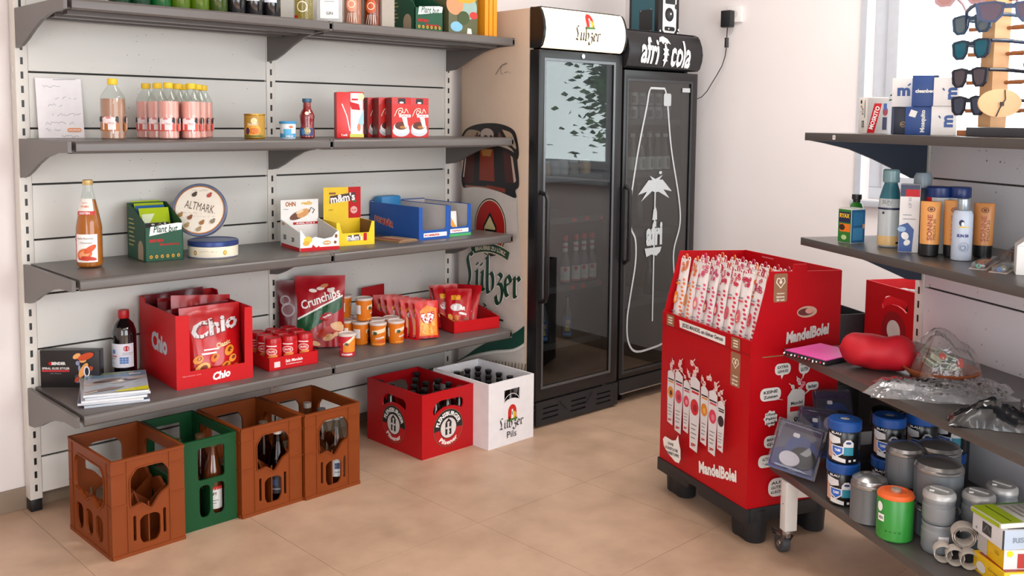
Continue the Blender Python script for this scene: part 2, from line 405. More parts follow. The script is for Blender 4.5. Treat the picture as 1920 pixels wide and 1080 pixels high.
# ------------------------------------------------------------------ wall shelving on the left
BW = .983; ZS = [1.82, 1.365, .916, .465]; SD = .477
def panel_mat(hx, dots=.55, size=.1):
    m = bpy.data.materials.new('perforated_panel_' + hx); m.use_nodes = True; nt = m.node_tree; N = nt.nodes; L = nt.links; b = N['Principled BSDF']
    g = N.new('ShaderNodeTexCoord'); vo = N.new('ShaderNodeTexVoronoi'); vo.inputs['Scale'].default_value = 42; vo.inputs['Randomness'].default_value = .9
    n = N.new('ShaderNodeTexNoise'); n.inputs['Scale'].default_value = 4
    L.new(g.outputs['Object'], vo.inputs['Vector']); L.new(g.outputs['Object'], n.inputs['Vector'])
    lt = N.new('ShaderNodeMath'); lt.operation = 'LESS_THAN'; lt.inputs[1].default_value = size; L.new(vo.outputs['Distance'], lt.inputs[0])
    mr = N.new('ShaderNodeMapRange'); mr.inputs[1].default_value = .45; mr.inputs[2].default_value = .62; mr.inputs[4].default_value = dots; L.new(n.outputs['Fac'], mr.inputs[0])
    mu = N.new('ShaderNodeMath'); mu.operation = 'MULTIPLY'; L.new(lt.outputs[0], mu.inputs[0]); L.new(mr.outputs[0], mu.inputs[1])
    mx = N.new('ShaderNodeMix'); mx.data_type = 'RGBA'; mx.inputs[6].default_value = lin(hx); mx.inputs[7].default_value = lin('6E6860')
    L.new(mu.outputs[0], mx.inputs[0]); L.new(mx.outputs[2], b.inputs['Base Color']); b.inputs['Roughness'].default_value = .45
    return m
PANEL = panel_mat('D8D6D0'); POST = K('DCD7CF', .45)
t = thing('shelving_unit', 'white perforated steel back wall of the left shelving with slotted posts', 'shelving', (0, 0, 0))
pan_me = None
for bay in range(2):
    for k in range(11):
        z0, z1 = max(.2 * k, .062) + .0035, .2 * (k + 1) - .0035
        if k and pan_me: o = bpy.data.objects.new('back_panel', pan_me); COL.objects.link(o); o.parent = t; o.location = (bay * BW, 0, z0); continue
        q = MB(); q.bx(.022, BW - .022, 0, .012, 0, z1 - z0, PANEL); o = q.build('back_panel', t, bevel=.0015, loc=(bay * BW, 0, z0))
        if k: pan_me = o.data
q = MB(); q.bx(.01, 2 * BW - .01, .016, .018, .07, 2.2, K('3A3733', .8)); q.build('seam_shade_sheet', t)  # dark sheet added behind the panels, its colour stands in for seam shade
for i in range(3):
    q = MB(); q.bx(i * BW - .021, i * BW + .021, -.003, .05, .045, 2.22, POST); p = q.build('post', t, bevel=.002)
    q = MB()
    for k in range(43): q.bx(i * BW - .0045, i * BW + .0045, -.0034, .0, .075 + .05 * k, .1 + .05 * k, BLACK)
    q.build('slots', p, kind='stuff')
    q = MB(); q.bx(i * BW - .02, i * BW + .02, -.002, .048, 0, .045, BLACK); q.build('foot', t, bevel=.003)
    if i == 0:
        q = MB(); A = Art(q, plane((-.021, 0, 1.6), LEFT)); A.rect(-.03, 0, -.018, .018, WHITE); A.rect(-.03, -.045, -.018, -.027, WHITE); q.build('sticker', p)
rows = ['top', 'second', 'third', 'bottom']
what = [('under the wine bottles', 'under the green seed boxes'), ('under the pink milk bottles', 'under the coffee packs'), ('under the orange juice bottle', 'under the open candy boxes'), ('under the big red snack box', 'under the orange snack cups')]
BR = [(0, .0), (-SD + .004, .0), (-SD + .004, -.036), (-.36, -.04), (-.27, -.056), (-.19, -.083), (-.12, -.112), (-.06, -.132), (-.004, -.138), (0, -.138)]
def bracket(x, z, par):
    q = MB(); q.plate(BR, [], ((x - .006, -.004, z - .001), (0, 1, 0), (0, 0, 1)), .012, SHELFM); return q.build('bracket', par)
for r, z in enumerate(ZS):
    for bay in range(2):
        x0 = bay * BW
        s = thing('shelf', 'dark grey steel shelf, %s row, %s bay, %s' % (rows[r], ('left', 'right')[bay], what[r][bay]), 'shelf', (x0, 0, z), group='steel shelves of the left shelving')
        q = MB(); a, b = .0075, BW - (-.0025 if bay else .0075)
        a = .008 if bay == 0 else -.001; b = BW - .003 if bay == 0 else BW - .008
        prof = [(-.004, 0), (-.004, -.028), (-.03, -.03), (-SD + .02, -.03), (-SD + .012, -.038), (-SD + .004, -.038), (-SD, -.032), (-SD, -.009), (-SD + .004, -.0025), (-SD + .012, 0)]
        q.plate(prof, [], ((b, 0, 0), (0, 1, 0), (0, 0, 1)), b - a, SHELFM); q.build('board', s, bevel=.0012)
        q = MB()
        for y in (-.12, -.24, -.36): q.bx(a + .02, b - .02, y - .02, y + .02, -.044, -.0305, SHELFM)
        q.build('stiffener', s, kind='stuff')
        if bay == 0: bracket(0, 0, s); bracket(BW, 0, s)
        else: bracket(BW, 0, s)

# ------------------------------------------------------------------ bottles, tins, bags
def lathe_part(name, par, prof, m, seg=28, **k): return MB().lathe(prof, m, seg).build(name, par, **k)
def pouch(mb, w, h, d, m, stand=True, seed=0, nx=14, nz=16, crimp=.07, wr=.006):
    r = random.Random(seed); ph = [r.uniform(0, 6) for _ in range(6)]
    def thick(u, v):
        body = max(0, 1 - abs(u) ** 3) ** .6
        vv = (min(1, (1 - v) / .75) ** .7 if stand else 1) * (1 if stand else min(1, v / .12))
        if v > 1 - crimp: vv *= .12
        elif v > .8: vv *= .12 + .88 * min(1, (1 - crimp - v) / (.2 - crimp) + .0) ** .5
        return d / 2 * body * max(.05, vv)
    def bump(u, v): return wr * (sin(7 * u + ph[0] + 5 * v) * sin(6 * v + ph[1]) + .6 * sin(13 * u - 9 * v + ph[2])) * (1 - abs(u)) * (1 if v < 1 - crimp else .2)
    def P(u, v, sgn):
        x = u * w / 2 * (1 - .05 * sin(pi * min(1, v * 1.1)))
        return (x, sgn * (thick(u, v)) + bump(u, v) * .6 + (.012 * v * v), v * h)
    for sgn in (-1, 1):
        vs = [P(-1 + 2 * i / nx, j / nz, sgn) for j in range(nz + 1) for i in range(nx + 1)]; fs = []
        for j in range(nz):
            for i in range(nx):
                a = j * (nx + 1) + i; f = (a, a + 1, a + nx + 2, a + nx + 1); fs.append(f if sgn < 0 else f[::-1])
        mb.add(vs, fs, m, True)
    vs = [P(-1 + 2 * i / nx, 0, s) for s in (-1, 1) for i in range(nx + 1)]
    mb.add(vs, [(i, nx + 1 + i, nx + 2 + i, i + 1) for i in range(nx)], m, False)
    def S(x, z, hh):
        u = max(-.98, min(.98, x / (w / 2))); v = min(.995, z / h); p = P(u, v, -1); return Vector((p[0], p[1] - hh, p[2]))
    S.flat = False; return S

# top shelf: wine bottles seen from below, only their feet are in the picture
z1 = ZS[0]
WINE = [(0, 0), (.032, 0), (.036, .006), (.036, .17), (.033, .195), (.018, .225), (.0145, .24), (.0145, .29), (.016, .292), (.016, .305), (0, .305)]
def wine(x, y, glass, label, lab=None):
    t = thing('wine_bottle', label, 'bottle', (x, y, z1), -42, 'wine bottles on the top shelf')
    lathe_part('bottle_glass', t, WINE, glass, 24); lathe_part('capsule', t, [(.0165, .26), (.017, .262), (.017, .307), (0, .307)], K('2B1A1E', .35), 20)
    if lab:
        q = MB(); A = Art(q, cyl(.036)); A.rect(-.018, .055, .03, .13, lab); A.rect(-.01, .075, .02, .079, INK); A.rect(-.006, .066, .014, .069, INK); q.build('label', t)
G1, G2, G3 = K('0C3A22', .08, coat=1), K('4E6A0C', .08, coat=1), K('34480E', .08, coat=1); DB = K('0E0D12', .08, coat=1)
for x, g, lab, txt in [(.196, G1, None, 'dark green wine bottle at the far left of the top shelf'), (.266, G1, None, 'dark green wine bottle, second from the left on the top shelf'),
    (.337, K('0F5A26', .08, coat=1), None, 'bright green wine bottle on the top shelf'), (.408, G2, None, 'yellow-green wine bottle beside the bright green one'), (.479, G2, None, 'yellow-green wine bottle beside the olive one'),
    (.55, G3, None, 'olive green wine bottle next to the black bottles'), (.622, DB, WHITE, 'black wine bottle with a white label beside the olive bottle'), (.694, DB, WHITE, 'black wine bottle with a pale label, middle of the three black ones'), (.766, DB, K('D9DCE6', .5), 'black wine bottle with a pale label at the right end of its row')]:
    wine(x, -.385, g, txt, lab)
t = thing('gin_bottle', 'clear bottle of pale yellow spirit on the top shelf beside the white card box', 'bottle', (.925, -.36, z1), -42)
lathe_part('bottle_glass', t, [(0, 0), (.036, 0), (.04, .006), (.04, .16), (.034, .18), (.015, .2), (.015, .25), (0, .25)], CLEAR); lathe_part('spirit', t, [(0, .008), (.036, .008), (.036, .15), (0, .15)], thin('pale_spirit', 'D8C878', 1, haze=.25, hazecol='C9B560'))
lathe_part('cap', t, [(.0165, .22), (.017, .26), (0, .26)], BLACK); q = MB(); A = Art(q, cyl(.0402)); A.ring(0, .055, .017, .021, CREAM); A.rect(-.036, .012, -.018, .022, RED); q.build('label', t)
t = thing('gift_carton', 'clear carton with a white printed card on the top shelf', 'carton', (1.045, -.36, z1), -38)
q = MB(); q.bx(-.05, .05, -.03, .03, 0, .26, thin('carton_film', 'F0F0F0', 1.2, haze=.3)); q.build('sleeve', t, bevel=.002)
q = MB(); q.bx(-.036, .036, -.0325, -.0315, .02, .25, WHITE); A = Art(q, plane((0, -.0325, 0), FRONT)); A.text('GIN', 0, .04, .012, INK, w=.026, bold=.01); A.rect(-.022, .1, .022, .102, GREY); A.rect(-.02, .085, .02, .087, GREY); A.text('Blossom', 0, .13, .014, INK, w=.05, shear=.2); q.build('card', t)
for x, c, c2, txt in ((1.153, 'B06A50', 'E89070', 'rose spirit bottle with an orange label, left of the pair on the top shelf'), (1.248, '7A2A08', 'C0501A', 'amber spirit bottle with an orange label, right of the pair on the top shelf')):
    t = thing('spirit_bottle', txt, 'bottle', (x, -.36, z1), -42, 'spirit bottles on the top shelf')
    lathe_part('bottle_glass', t, [(0, 0), (.034, 0), (.037, .006), (.037, .16), (.03, .18), (.014, .2), (.014, .26), (0, .26)], CLEAR); lathe_part('spirit', t, [(0, .006), (.035, .006), (.035, .16), (0, .165)], K(c, .15))
    q = MB(); A = Art(q, cyl(.0374)); A.ell(0, .085, .022, .03, K(c2, .4)); A.ring(0, .085, .012, .015, CREAM)
    for a in range(5): A.stroke([(-.02 + .01 * a, .012), (-.012 + .007 * a, .05)], .002, CREAM)
    q.build('label', t)
t = thing('carton', 'plain grey-beige carton between amber bottle and green seed box on the top shelf', 'carton', (1.315, -.3, z1))
q = MB(); q.bx(-.045, .02, -.1, .1, 0, .24, K('A59B90', .6)); q.build('body', t, bevel=.002)
def seed_box(t, w, d, hb, hf, full=True):
    "green cardboard dispenser: sloping sides, low printed front, brown arch sticker on its side"
    GB = K('0C4A30', .55); q = MB(); e = .003
    side = [(0, 0), (d, 0), (d, hb), (d - .03, hb), (.012, hf + .02), (0, hf)]
    for x in (-w / 2, w / 2 - e): q.plate(side, [], ((x + e, -d / 2, 0), (0, 1, 0), (0, 0, 1)), e, GB)
    q.bx(-w / 2, w / 2, -d / 2, -d / 2 + e, 0, hf, GB); q.bx(-w / 2, w / 2, d / 2 - e, d / 2, 0, hb, GB); q.bx(-w / 2, w / 2, -d / 2, d / 2, 0, e, GB); q.build('box', t)
    q = MB(); A = Art(q, plane((0, -d / 2, 0), FRONT)); k = w / .14
    A.poly([(-.055 * k, hf - .03), (-.05 * k, hf + .004), (.05 * k, hf + .014), (.068 * k, hf + .012), (.064 * k, hf - .012), (.02 * k, hf - .018)], WHITE)
    A.text('Plant but', .005 * k, hf - .006, .026 * k, K('0C4A30', .5), w=.09 * k, bold=.02, shear=.2)
    A.text('BIENEN', -.03 * k, hf - .048 * k, .011 * k, RED, w=.05 * k, bold=.03); A.text('Blumenmischung', .018 * k, hf - .064 * k, .011 * k, RED, w=.07 * k, bold=.02)
    for a in range(6): A.ell((-.05 + .02 * a) * k, .018 * k, .0055 * k, .0065 * k, K('D9A62A', .5), 12); A.ell((-.05 + .02 * a) * k, .018 * k, .003 * k, .004 * k, K('7A4A10', .5), 8)
    q.build('front_print', t)
    q = MB(); A = Art(q, plane((-w / 2, 0, 0), LEFT)); B1 = K('A8937A', .6)
    A.poly([(.02, .004), (.075, .004)] + [(.0475 + .0275 * cos(radians(a)), .045 + .03 * sin(radians(a))) for a in range(0, 181, 20)], B1)
    for a in range(7): A.rect(-d / 2 + .02, hb - .06 - a * .016, -d / 2 + .02 + .05 + .008 * (a % 3), hb - .055 - a * .016, K('B5A86A', .6))
    q.build('side_print', t)
t = thing('seed_box', 'green cardboard seed box on the top shelf with brown arch sticker', 'box', (1.52, -.3, z1), 0); seed_box(t, .155, .2, .2, .1)
t = thing('photo_carton', 'picture carton with blue and orange shapes on the top shelf by the fridge', 'carton', (1.715, -.31, z1))
q = MB(); q.bx(-.085, .085, -.09, .09, 0, .25, K('5A5A3C', .5)); q.build('body', t, bevel=.002)
q = MB(); A = Art(q, plane((0, -.09, 0), FRONT)); A.rect(-.075, 0, .085, .008, BLACK); A.ell(-.04, .035, .035, .022, K('7AB0CC', .5)); A.ell(.03, .12, .05, .05, K('8FA8A0', .5)); A.ell(-.05, .13, .05, .045, K('C98A60', .5)); A.ell(.06, .09, .025, .016, K('C0302A', .5)); A.poly([(.02, .006), (.05, .006), (.045, .03), (.024, .032)], K('D8D4C8', .5)); A.ell(.01, .17, .07, .03, K('E39A2A', .5)); A.ell(0, .075, .035, .03, K('3A4A22', .5)); q.build('picture', t)
for k in range(3):
    t = tag(MB().bx(0, .022, -.2, 0, 0, .27, K('E8921A', .5)).build('picture_book', loc=(1.845 + .0265 * k, -.2, z1), bevel=.002), 'orange upright book spine on the top shelf, %s of three beside the picture carton' % ('left', 'middle', 'right')[k], 'book', 'orange books on the top shelf')

# second shelf
z2 = ZS[1]
t = thing('handwritten_note', 'white handwritten paper note leaning at the left end of the second shelf', 'note', (.118, -.035, z2 + .001), 0, rot=(-6, 0, 0))
q = MB(); q.bx(-.079, .079, -.0006, .0006, 0, .215, K('F5F0F2', .6)); q.build('paper', t)
q = MB(); A = Art(q, plane((0, -.0006, 0), FRONT)); PEN = K('7E7F8E', .6)
for k, (a, b, y) in enumerate([(-.055, .01, .185), (-.015, .065, .145), (-.055, .02, .118), (-.03, .075, .085), (-.055, .045, .053), (-.055, .0, .03), (.0, .06, .006)]): scribble(A, a, b, y, .012, PEN, .0011, k)
A.stroke([(-.02, .21), (.06, .213)], .0015, PEN); A.rrect(.02, .022, .068, .036, .006, K('F09A68', .6)); A.text('SALZKRAM', .044, .029, .006, WHITE, w=.04, bold=.02); q.build('writing', t)
def milk_bottle(label, loc, r, h, milk, low, proto=None):
    t = thing('milk_bottle', label, 'bottle', loc, -42, 'glass bottles of flavoured milk')
    k = h / .2; zb = .138 * k
    lathe_part('bottle_glass', t, [(0, .0005), (r - .004, .0005), (r, .006), (r, zb), (r * .93, zb + .008), (.0135, .181 * k), (.0135, .19 * k), (0, .19 * k)], CLEAR, 28)
    lathe_part('milk', t, [(0, .003), (r - .005, .003), (r - .0012, .007), (r - .0012, zb - .002), (0, zb - .002)], K(milk, .3, coat=.6), 28)
    lathe_part('cap', t, [(.0155, .182 * k), (.0165, .184 * k), (.0165, .2 * k), (.015, .202 * k), (0, .202 * k)], K('E9C22A', .4), 20)
    q = MB(); A = Art(q, cyl(r)); P = K('F3DEDC', .45); B = K('23262E', .45); r2 = random.Random(len(label))
    for a in range(3):
        c = (a - 1) * r * 2.05
        A.rect(c - .032, .03 * k, c + .032, .056 * k, K(low, .4)); A.ell(c, .066 * k, .024, .012 * k, P); A.rect(c - .02, .034 * k, c - .014, .066 * k, P); A.rect(c - .002, .034 * k, c + .022, .066 * k, P); A.rect(c + .012, .022 * k, c + .016, .05 * k, P)
        for s in (-1, 1): A.poly([(c + s * .031, .056 * k), (c + s * .02, .064 * k), (c + s * .025, .08 * k), (c + s * .031, .076 * k)][::s], B)
        A.ell(c, .074 * k, .008, .004 * k, K('D98080', .4)); A.text('Milch', c + .008, .056 * k, .007, K('C98A8A', .4), w=.018)
    q.build('label', t)
    if proto: q
    return t
milk_bottle('brown cocoa milk bottle with yellow cap alone on the second shelf', (.186, -.33, z2), .0405, .207, 'B08068', 'B06A2A')
pk = milk_bottle('pink milk bottle, third yellow cap from the left in its cluster', (.383, -.33, z2), .0355, .2, 'F2A79C', 'D8584A')
for x, y, txt in [(.377, -.255, 'pink milk bottle, second yellow cap from the left in its cluster'), (.367, -.18, 'pink milk bottle at the left end of the cluster'), (.468, -.33, 'pink milk bottle at the front right of the cluster, tallest cap'), (.452, -.255, 'pink milk bottle in the middle of the cluster behind the front pair'),
    (.53, -.255, 'pink milk bottle second from the right of the cluster'), (.588, -.18, 'pink milk bottle at the right end of the cluster'), (.51, -.18, 'pink milk bottle hidden at the back, lowest yellow cap')]: dup(pk, txt, (x, y, z2))
t = thing('preserve_tin', 'yellow-gold preserve tin with a fruit picture, alone on the second shelf', 'tin', (.722, -.33, z2), -40)
lathe_part('can', t, [(0, .001), (.038, .001), (.04, .004), (.0385, .006), (.0385, .089), (.04, .091), (.04, .095), (.037, .095), (.037, .092), (0, .092)], K('B98A2E', .3, metal=.6), 28)
q = MB(); A = Art(q, cyl(.0386)); A.rect(-.06, .007, .06, .088, K('B3872A', .4)); A.ell(.0, .035, .03, .022, K('E9A63A', .4)); A.ell(.005, .03, .02, .012, K('D9701E', .4)); A.ell(-.02, .03, .008, .014, K('4A2A4A', .4)); A.ell(.005, .068, .012, .012, K('E8D9A8', .4)); A.text('FRUCHT', 0, .055, .008, CREAM, w=.04, bold=.03); A.rect(-.04, .008, .04, .014, K('5A6A1E', .4)); q.build('label', t)
t = thing('yoghurt_tub', 'small white and light blue plastic tub on the second shelf', 'tub', (.866, -.33, z2), -40)
lathe_part('tub', t, [(0, .001), (.029, .001), (.031, .058), (0, .058)], K('E8EEF0', .35)); lathe_part('lid', t, [(.033, .058), (.034, .06), (.034, .066), (.032, .068), (0, .068)], K('3F94C8', .4))
q = MB(); A = Art(q, cyl(.0294, rtop=.031, h=.058)); A.rect(-.04, .004, .04, .02, K('4AA0D0', .4)); A.rect(-.012, .014, .018, .038, K('5AB0DC', .4)); A.ell(.016, .046, .008, .005, K('E07A50', .4)); A.text('MILK', .012, .01, .007, WHITE, w=.03, bold=.03); q.build('label', t)
t = thing('sauce_bottle', 'dark red sauce bottle with a blue cap on the second shelf', 'bottle', (.953, -.33, z2), -40)
lathe_part('bottle', t, [(0, .001), (.026, .001), (.03, .006), (.03, .03), (.026, .05), (.028, .075), (.03, .09), (.024, .105), (.016, .118), (.015, .143), (0, .143)], K('7E0F14', .15, coat=.8)); lathe_part('cap', t, [(.017, .143), (.0185, .145), (.0185, .158), (0, .159)], K('2A5470', .4))
q = MB(); A = Art(q, cyl(.0305)); A.rect(-.028, .012, .028, .042, K('1E3E7A', .4)); A.ell(.004, .03, .014, .014, K('C8B070', .4)); A.ell(-.012, .026, .008, .012, K('3A7AB0', .4)); A.ell(.004, .1, .008, .007, CREAM); q.build('label', t)
t = thing('filter_pack', 'tall red and white pack on the second shelf beside the coffee', 'pack', (1.148, -.345, z2), -22)
q = MB(); q.bx(-.062, .05, -.028, .028, 0, .188, K('D8201E', .3)); q.bx(-.01, .052, -.0285, .0285, .002, .19, K('EDEAEA', .25)); q.build('body', t, bevel=.006)
q = MB(); A = Art(q, plane((0, -.0286, 0), FRONT)); A.poly([(-.05, .16), (.03, .14), (.036, .115), (0, .118), (-.01, .15)], RED); A.rect(-.008, .004, .05, .018, K('C9CC4A', .4)); A.ell(.04, .17, .012, .014, K('D8CFA0', .4)); A.poly([(.05, .12), (.05, .06), (.03, .04), (.028, .07)], K('9AC6DC', .4)); A.ell(.03, .045, .007, .016, K('D87A50', .4)); A.rect(.0, .155, .026, .162, RED); A.text('1x6', -.03, .014, .01, WHITE, w=.024, bold=.02); A.stroke([(-.04, .14), (-.02, .09), (-.008, .03)], .004, WHITE); q.build('front_print', t)
q = MB(); A = Art(q, plane((-.062, 0, 0), LEFT)); A.rect(-.012, .01, .004, .186, K('9A1216', .4)); A.rect(.012, .01, .016, .186, K('F09A90', .4)); q.build('side_print', t)
def coffee(label, loc, rz):
    t = thing('coffee_pack', label, 'pack', loc, rz, 'red vacuum coffee packs')
    q = MB(); q.bx(-.046, .046, -.03, .03, 0, .172, K('B91A1C', .3)); q.build('brick', t, bevel=.004)
    q = MB(); A = Art(q, plane((0, -.03, 0), FRONT)); A.rect(-.016, .146, .018, .168, INK); A.ell(0, .15, .01, .004, WHITE); R2 = K('C4241F', .35)
    A.rect(-.044, .002, .044, .142, R2); A.ell(-.002, .03, .04, .024, K('C9CED6', .4)); A.ell(-.002, .044, .036, .024, WHITE); A.ell(-.002, .052, .03, .017, K('5A2418', .4)); A.poly([(0, .09), (.024, .088), (.03, .05), (.016, .042)], K('F0E6E0', .4)); A.ell(.004, .046, .013, .006, K('A8702A', .4))
    A.rect(-.012, .088, .042, .1, WHITE); A.stroke(smooth2([(-.034, .092), (-.02, .12), (0, .126), (.004, .112), (-.014, .1), (-.01, .118), (.012, .106), (.02, .124), (.03, .106)]), .0028, CREAM); A.text('GALA', .016, .094, .007, RED, w=.04, bold=.02); q.build('front_print', t)
    q = MB(); A = Art(q, plane((-.03 - .016, 0, 0), LEFT)); A.rect(-.029, .002, .029, .168, K('8A1618', .4)); A.poly([(-.02, .014), (.02, .014), (.02, .06), (.006, .03), (-.008, .05), (-.02, .04)], K('8A8078', .5)); A.rect(-.024, .15, .024, .156, K('5A5048', .5)); q.build('side_print', t)
    return t
cf = coffee('red coffee pack with a cup picture, left front one of the two fronts', (1.385, -.36, z2), -12)
dup(cf, 'red coffee pack with a cup picture at the right end', (1.493, -.345, z2), -12)
for k, x in enumerate((1.372, 1.365, 1.358)): dup(cf, 'red coffee pack with its dark side showing, %s in the row behind the left front' % ('first', 'second', 'third')[k], (x - .0, -.285 + .07 * k, z2), -12)

# third shelf
z3 = ZS[2]
t = thing('juice_bottle', 'tall glass bottle of orange carrot juice with red and white labels', 'bottle', (.137, -.215, z3), -45)
JP = [(0, .001), (.038, .001), (.0435, .008), (.0435, .14), (.042, .15), (.033, .2), (.022, .25), (.0155, .28), (.0155, .293), (0, .293)]
lathe_part('bottle_glass', t, JP, CLEAR, 32); lathe_part('juice', t, [(0, .004), (.037, .004), (.042, .01), (.042, .14), (.0405, .15), (.0315, .2), (.0235, .238), (0, .238)], thin('amber_juice', 'E08A2A', .6, haze=.78, hazecol='C4701A'), 32)
lathe_part('cap', t, [(.0165, .29), (.0175, .292), (.0175, .306), (.016, .308), (0, .308)], K('D8B878', .35, metal=.4), 22)
q = MB(); A = Art(q, cyl(.0437)); A.rect(-.04, .022, .046, .12, WHITE); A.rect(-.052, .022, -.032, .12, K('C4241E', .4)); A.text('BIOSAFT', -.0425, .07, .013, WHITE, w=.085, bold=.03, rot=90)
OC = K('E0703A', .4)
A.ell(.0, .05, .028, .02, OC, rot=20); A.ell(.0, .05, .018, .012, K('F0A070', .4), rot=20); A.ell(.02, .068, .024, .01, K('D9581E', .4), rot=35); A.ell(.016, .036, .026, .007, K('C8381A', .4), rot=-10); A.stroke([(-.02, .034), (.012, .03), (.036, .036)], .006, K('C8381A', .4))
A.text('Apfel Karotte', .004, .105, .008, K('7A4A3A', .4), w=.055); A.text('Orange', .008, .09, .007, K('8A6A5A', .4), w=.04); q.build('label', t)
q = MB(); A = Art(q, cyl(.0425, rtop=.0226, h=.098), h=.0008); A.S = (lambda f: (lambda u, v, h: f(u, v - .152, h) + Vector((0, 0, .152))))(A.S); A.S.flat = False
A.rect(-.045, .187, .045, .2, K('C8281E', .4)); A.rect(-.04, .2, .04, .243, K('F4ECE4', .4)); A.text('SAFT', 0, .228, .006, OC, w=.03); A.text('VITAMIN', 0, .216, .007, OC, w=.04, bold=.02); A.text('GARTEN', 0, .193, .008, WHITE, w=.045, bold=.03); q.build('neck_label', t)
t = thing('seed_box', 'green cardboard seed box with lime packets, beside the juice bottle', 'box', (.402, -.15, z3), -4); seed_box(t, .14, .19, .205, .125)
LIME = K('AFC61A', .35)
for k in range(4):
    c = thing('seed_packet', 'lime green seed packet in the green box, %s' % ('front one with a dark photo', 'second one with a blue edge', 'third from the front', 'rearmost')[k], 'packet', (.402 + .003 * k, -.2 + .03 * k, z3 + .006), 0, 'seed packets in the green box', rot=(-18 + 1.2 * k, 0, -4 + (k % 2) * 4))
    q = MB(); S = pouch(q, .112, .195 + .006 * k, .016, LIME if k != 1 else K('2A5FA0', .35), seed=k, wr=.001, nx=8, nz=8); q.build('pouch', c)
    if k == 0:
        q = MB(); A = Art(q, S, h=.001, maxlen=.02); A.poly([(-.05, .17), (-.05, .05), (-.035, .12), (.0, .172)], K('E0E8C0', .4)); A.rect(-.048, .05, .048, .135, K('2E2A2E', .4))
        r = random.Random(3)
        for _ in range(26): A.ell(r.uniform(-.044, .044), r.uniform(.055, .13), r.uniform(.003, .008), r.uniform(.002, .006), K(r.choice(['8A7060', '6A6058', 'C8A8A0', 'E0DEDC', '50363A']), .4), 8)
        q.build('photo', c)
def tin(t, r, h, lid_h, face=False):
    lathe_part('tin_body', t, [(0, .0005), (r - .003, .0005), (r - .001, .003), (r - .001, h - lid_h), (0, h - lid_h)], K('EDE4CC', .35), 40)
    lathe_part('lid', t, [(r - .0005, h - lid_h), (r + .001, h - lid_h + .002), (r + .001, h - .003), (r - .002, h), (r - .006, h), (r - .008, h - .002), (0, h - .002)], K('33467F', .3, metal=.3) if not face else K('6D7693', .3, metal=.4), 40)
t = thing('biscuit_tin', 'round cream biscuit tin with a navy lid lying flat on the third shelf', 'tin', (.592, -.235, z3), -40); tin(t, .093, .064, .02)
q = MB(); A = Art(q, cyl(.0925)); 
for c, col in ((-.05, 'B0701E'), (.065, 'D0A020'), (-.15, 'B0701E')): A.ell(c, .022, .007, .009, K(col, .4)); A.ell(c, .022, .003, .005, K('F0D890', .4))
scribble(A, -.03, .045, .027, .006, K('8A7A60', .5), .0008, 4); A.rect(-.13, .003, .13, .005, K('2F4E9E', .4)); q.build('print', t)
t = thing('biscuit_tin', 'round cream biscuit tin standing upright on the flat tin, face to the front', 'tin', (.575, -.18, z3 + .0655 + .103), 0, rot=(77, 0, -38)); tin(t, .101, .042, .018, True)
q = MB(); A = Art(q, plane((0, 0, .0402), TOP)); A.ell(0, 0, .092, .092, K('F0E6D6', .45), 40); A.ring(0, 0, .0885, .0925, K('B8763A', .35, metal=.4), 40); BRN = K('54402E', .5)
A.text('ALTMARK', 0, .012, .03, BRN, w=.11, rot=-12); scribble(A, -.06, .06, -.012, .008, K('9A8A74', .5), .0009, 9); scribble(A, -.05, .06, -.026, .006, K('9A8A74', .5), .0008, 10)
for x, y, c in ((-.035, -.03, '8A5030'), (.01, -.05, 'A06A30'), (.035, .055, 'B04A40'), (-.02, .058, '4A3A30'), (-.07, -.02, 'A87A40'), (-.045, -.06, 'B09060'), (.05, -.045, '8A7A6A'), (.0, -.075, 'A8906A')):
    A.ell(x, y, .01, .008, K(c, .5), 10, rot=30); A.ell(x + .006, y + .008, .005, .004, K(c, .5), 8)
scribble(A, -.03, .03, .075, .007, K('8A7A64', .5), .0009, 12); q.build('print', t)

def open_box(t, w, d, hf, hs, hb, col, inner, e=.003, notch=None, header=None):
    "tray of thin card: front (with a dip), sides sloping up, back, optional tall header at the back"
    q = MB(); m = col
    fr = [(-w / 2, 0), (w / 2, 0), (w / 2, hs), (w / 2 - .012, hs), (w / 2 - .025, hf), (-w / 2 + .025, hf), (-w / 2 + .012, hs), (-w / 2, hs)] if notch is None else notch
    q.plate(fr, [], ((0, -d / 2, 0), (1, 0, 0), (0, 0, 1)), e, m)
    for s in (-1, 1):
        P = [(-d / 2 + e, 0), (d / 2 - e, 0), (d / 2 - e, hb), (-d / 2 + e, hs)]
        q.plate(P, [], ((s * w / 2 + (e if s < 0 else 0), 0, 0), (0, 1, 0), (0, 0, 1)), e, m)
    q.bx(-w / 2, w / 2, d / 2 - e, d / 2, 0, header or hb, m); q.bx(-w / 2 + e, w / 2 - e, -d / 2 + e, d / 2 - e, 0, e, inner); q.build('tray', t)
    q = MB(); i = e + .0006
    for s in (-1, 1): q.plate([(-d / 2 + i, i), (d / 2 - i, i), (d / 2 - i, hb - .001), (-d / 2 + i, hs - .001)], [], ((s * (w / 2 - i) + (0 if s < 0 else .0004), 0, 0), (0, 1, 0), (0, 0, 1)), .0004, inner)
    q.build('lining', t)
t = thing('candy_tray', 'white and red cardboard candy tray with a raised picture back, third shelf', 'box', (1.0, -.265, z3), -10)
CW = K('F2EFEA', .5)
open_box(t, .165, .215, .05, .075, .11, CW, K('C9C4BE', .6), header=.19, notch=[(-.0825, 0), (.0825, 0), (.0825, .075), (.07, .07), (.055, .052), (.02, .046), (-.02, .056), (-.05, .042), (-.0825, .09)])
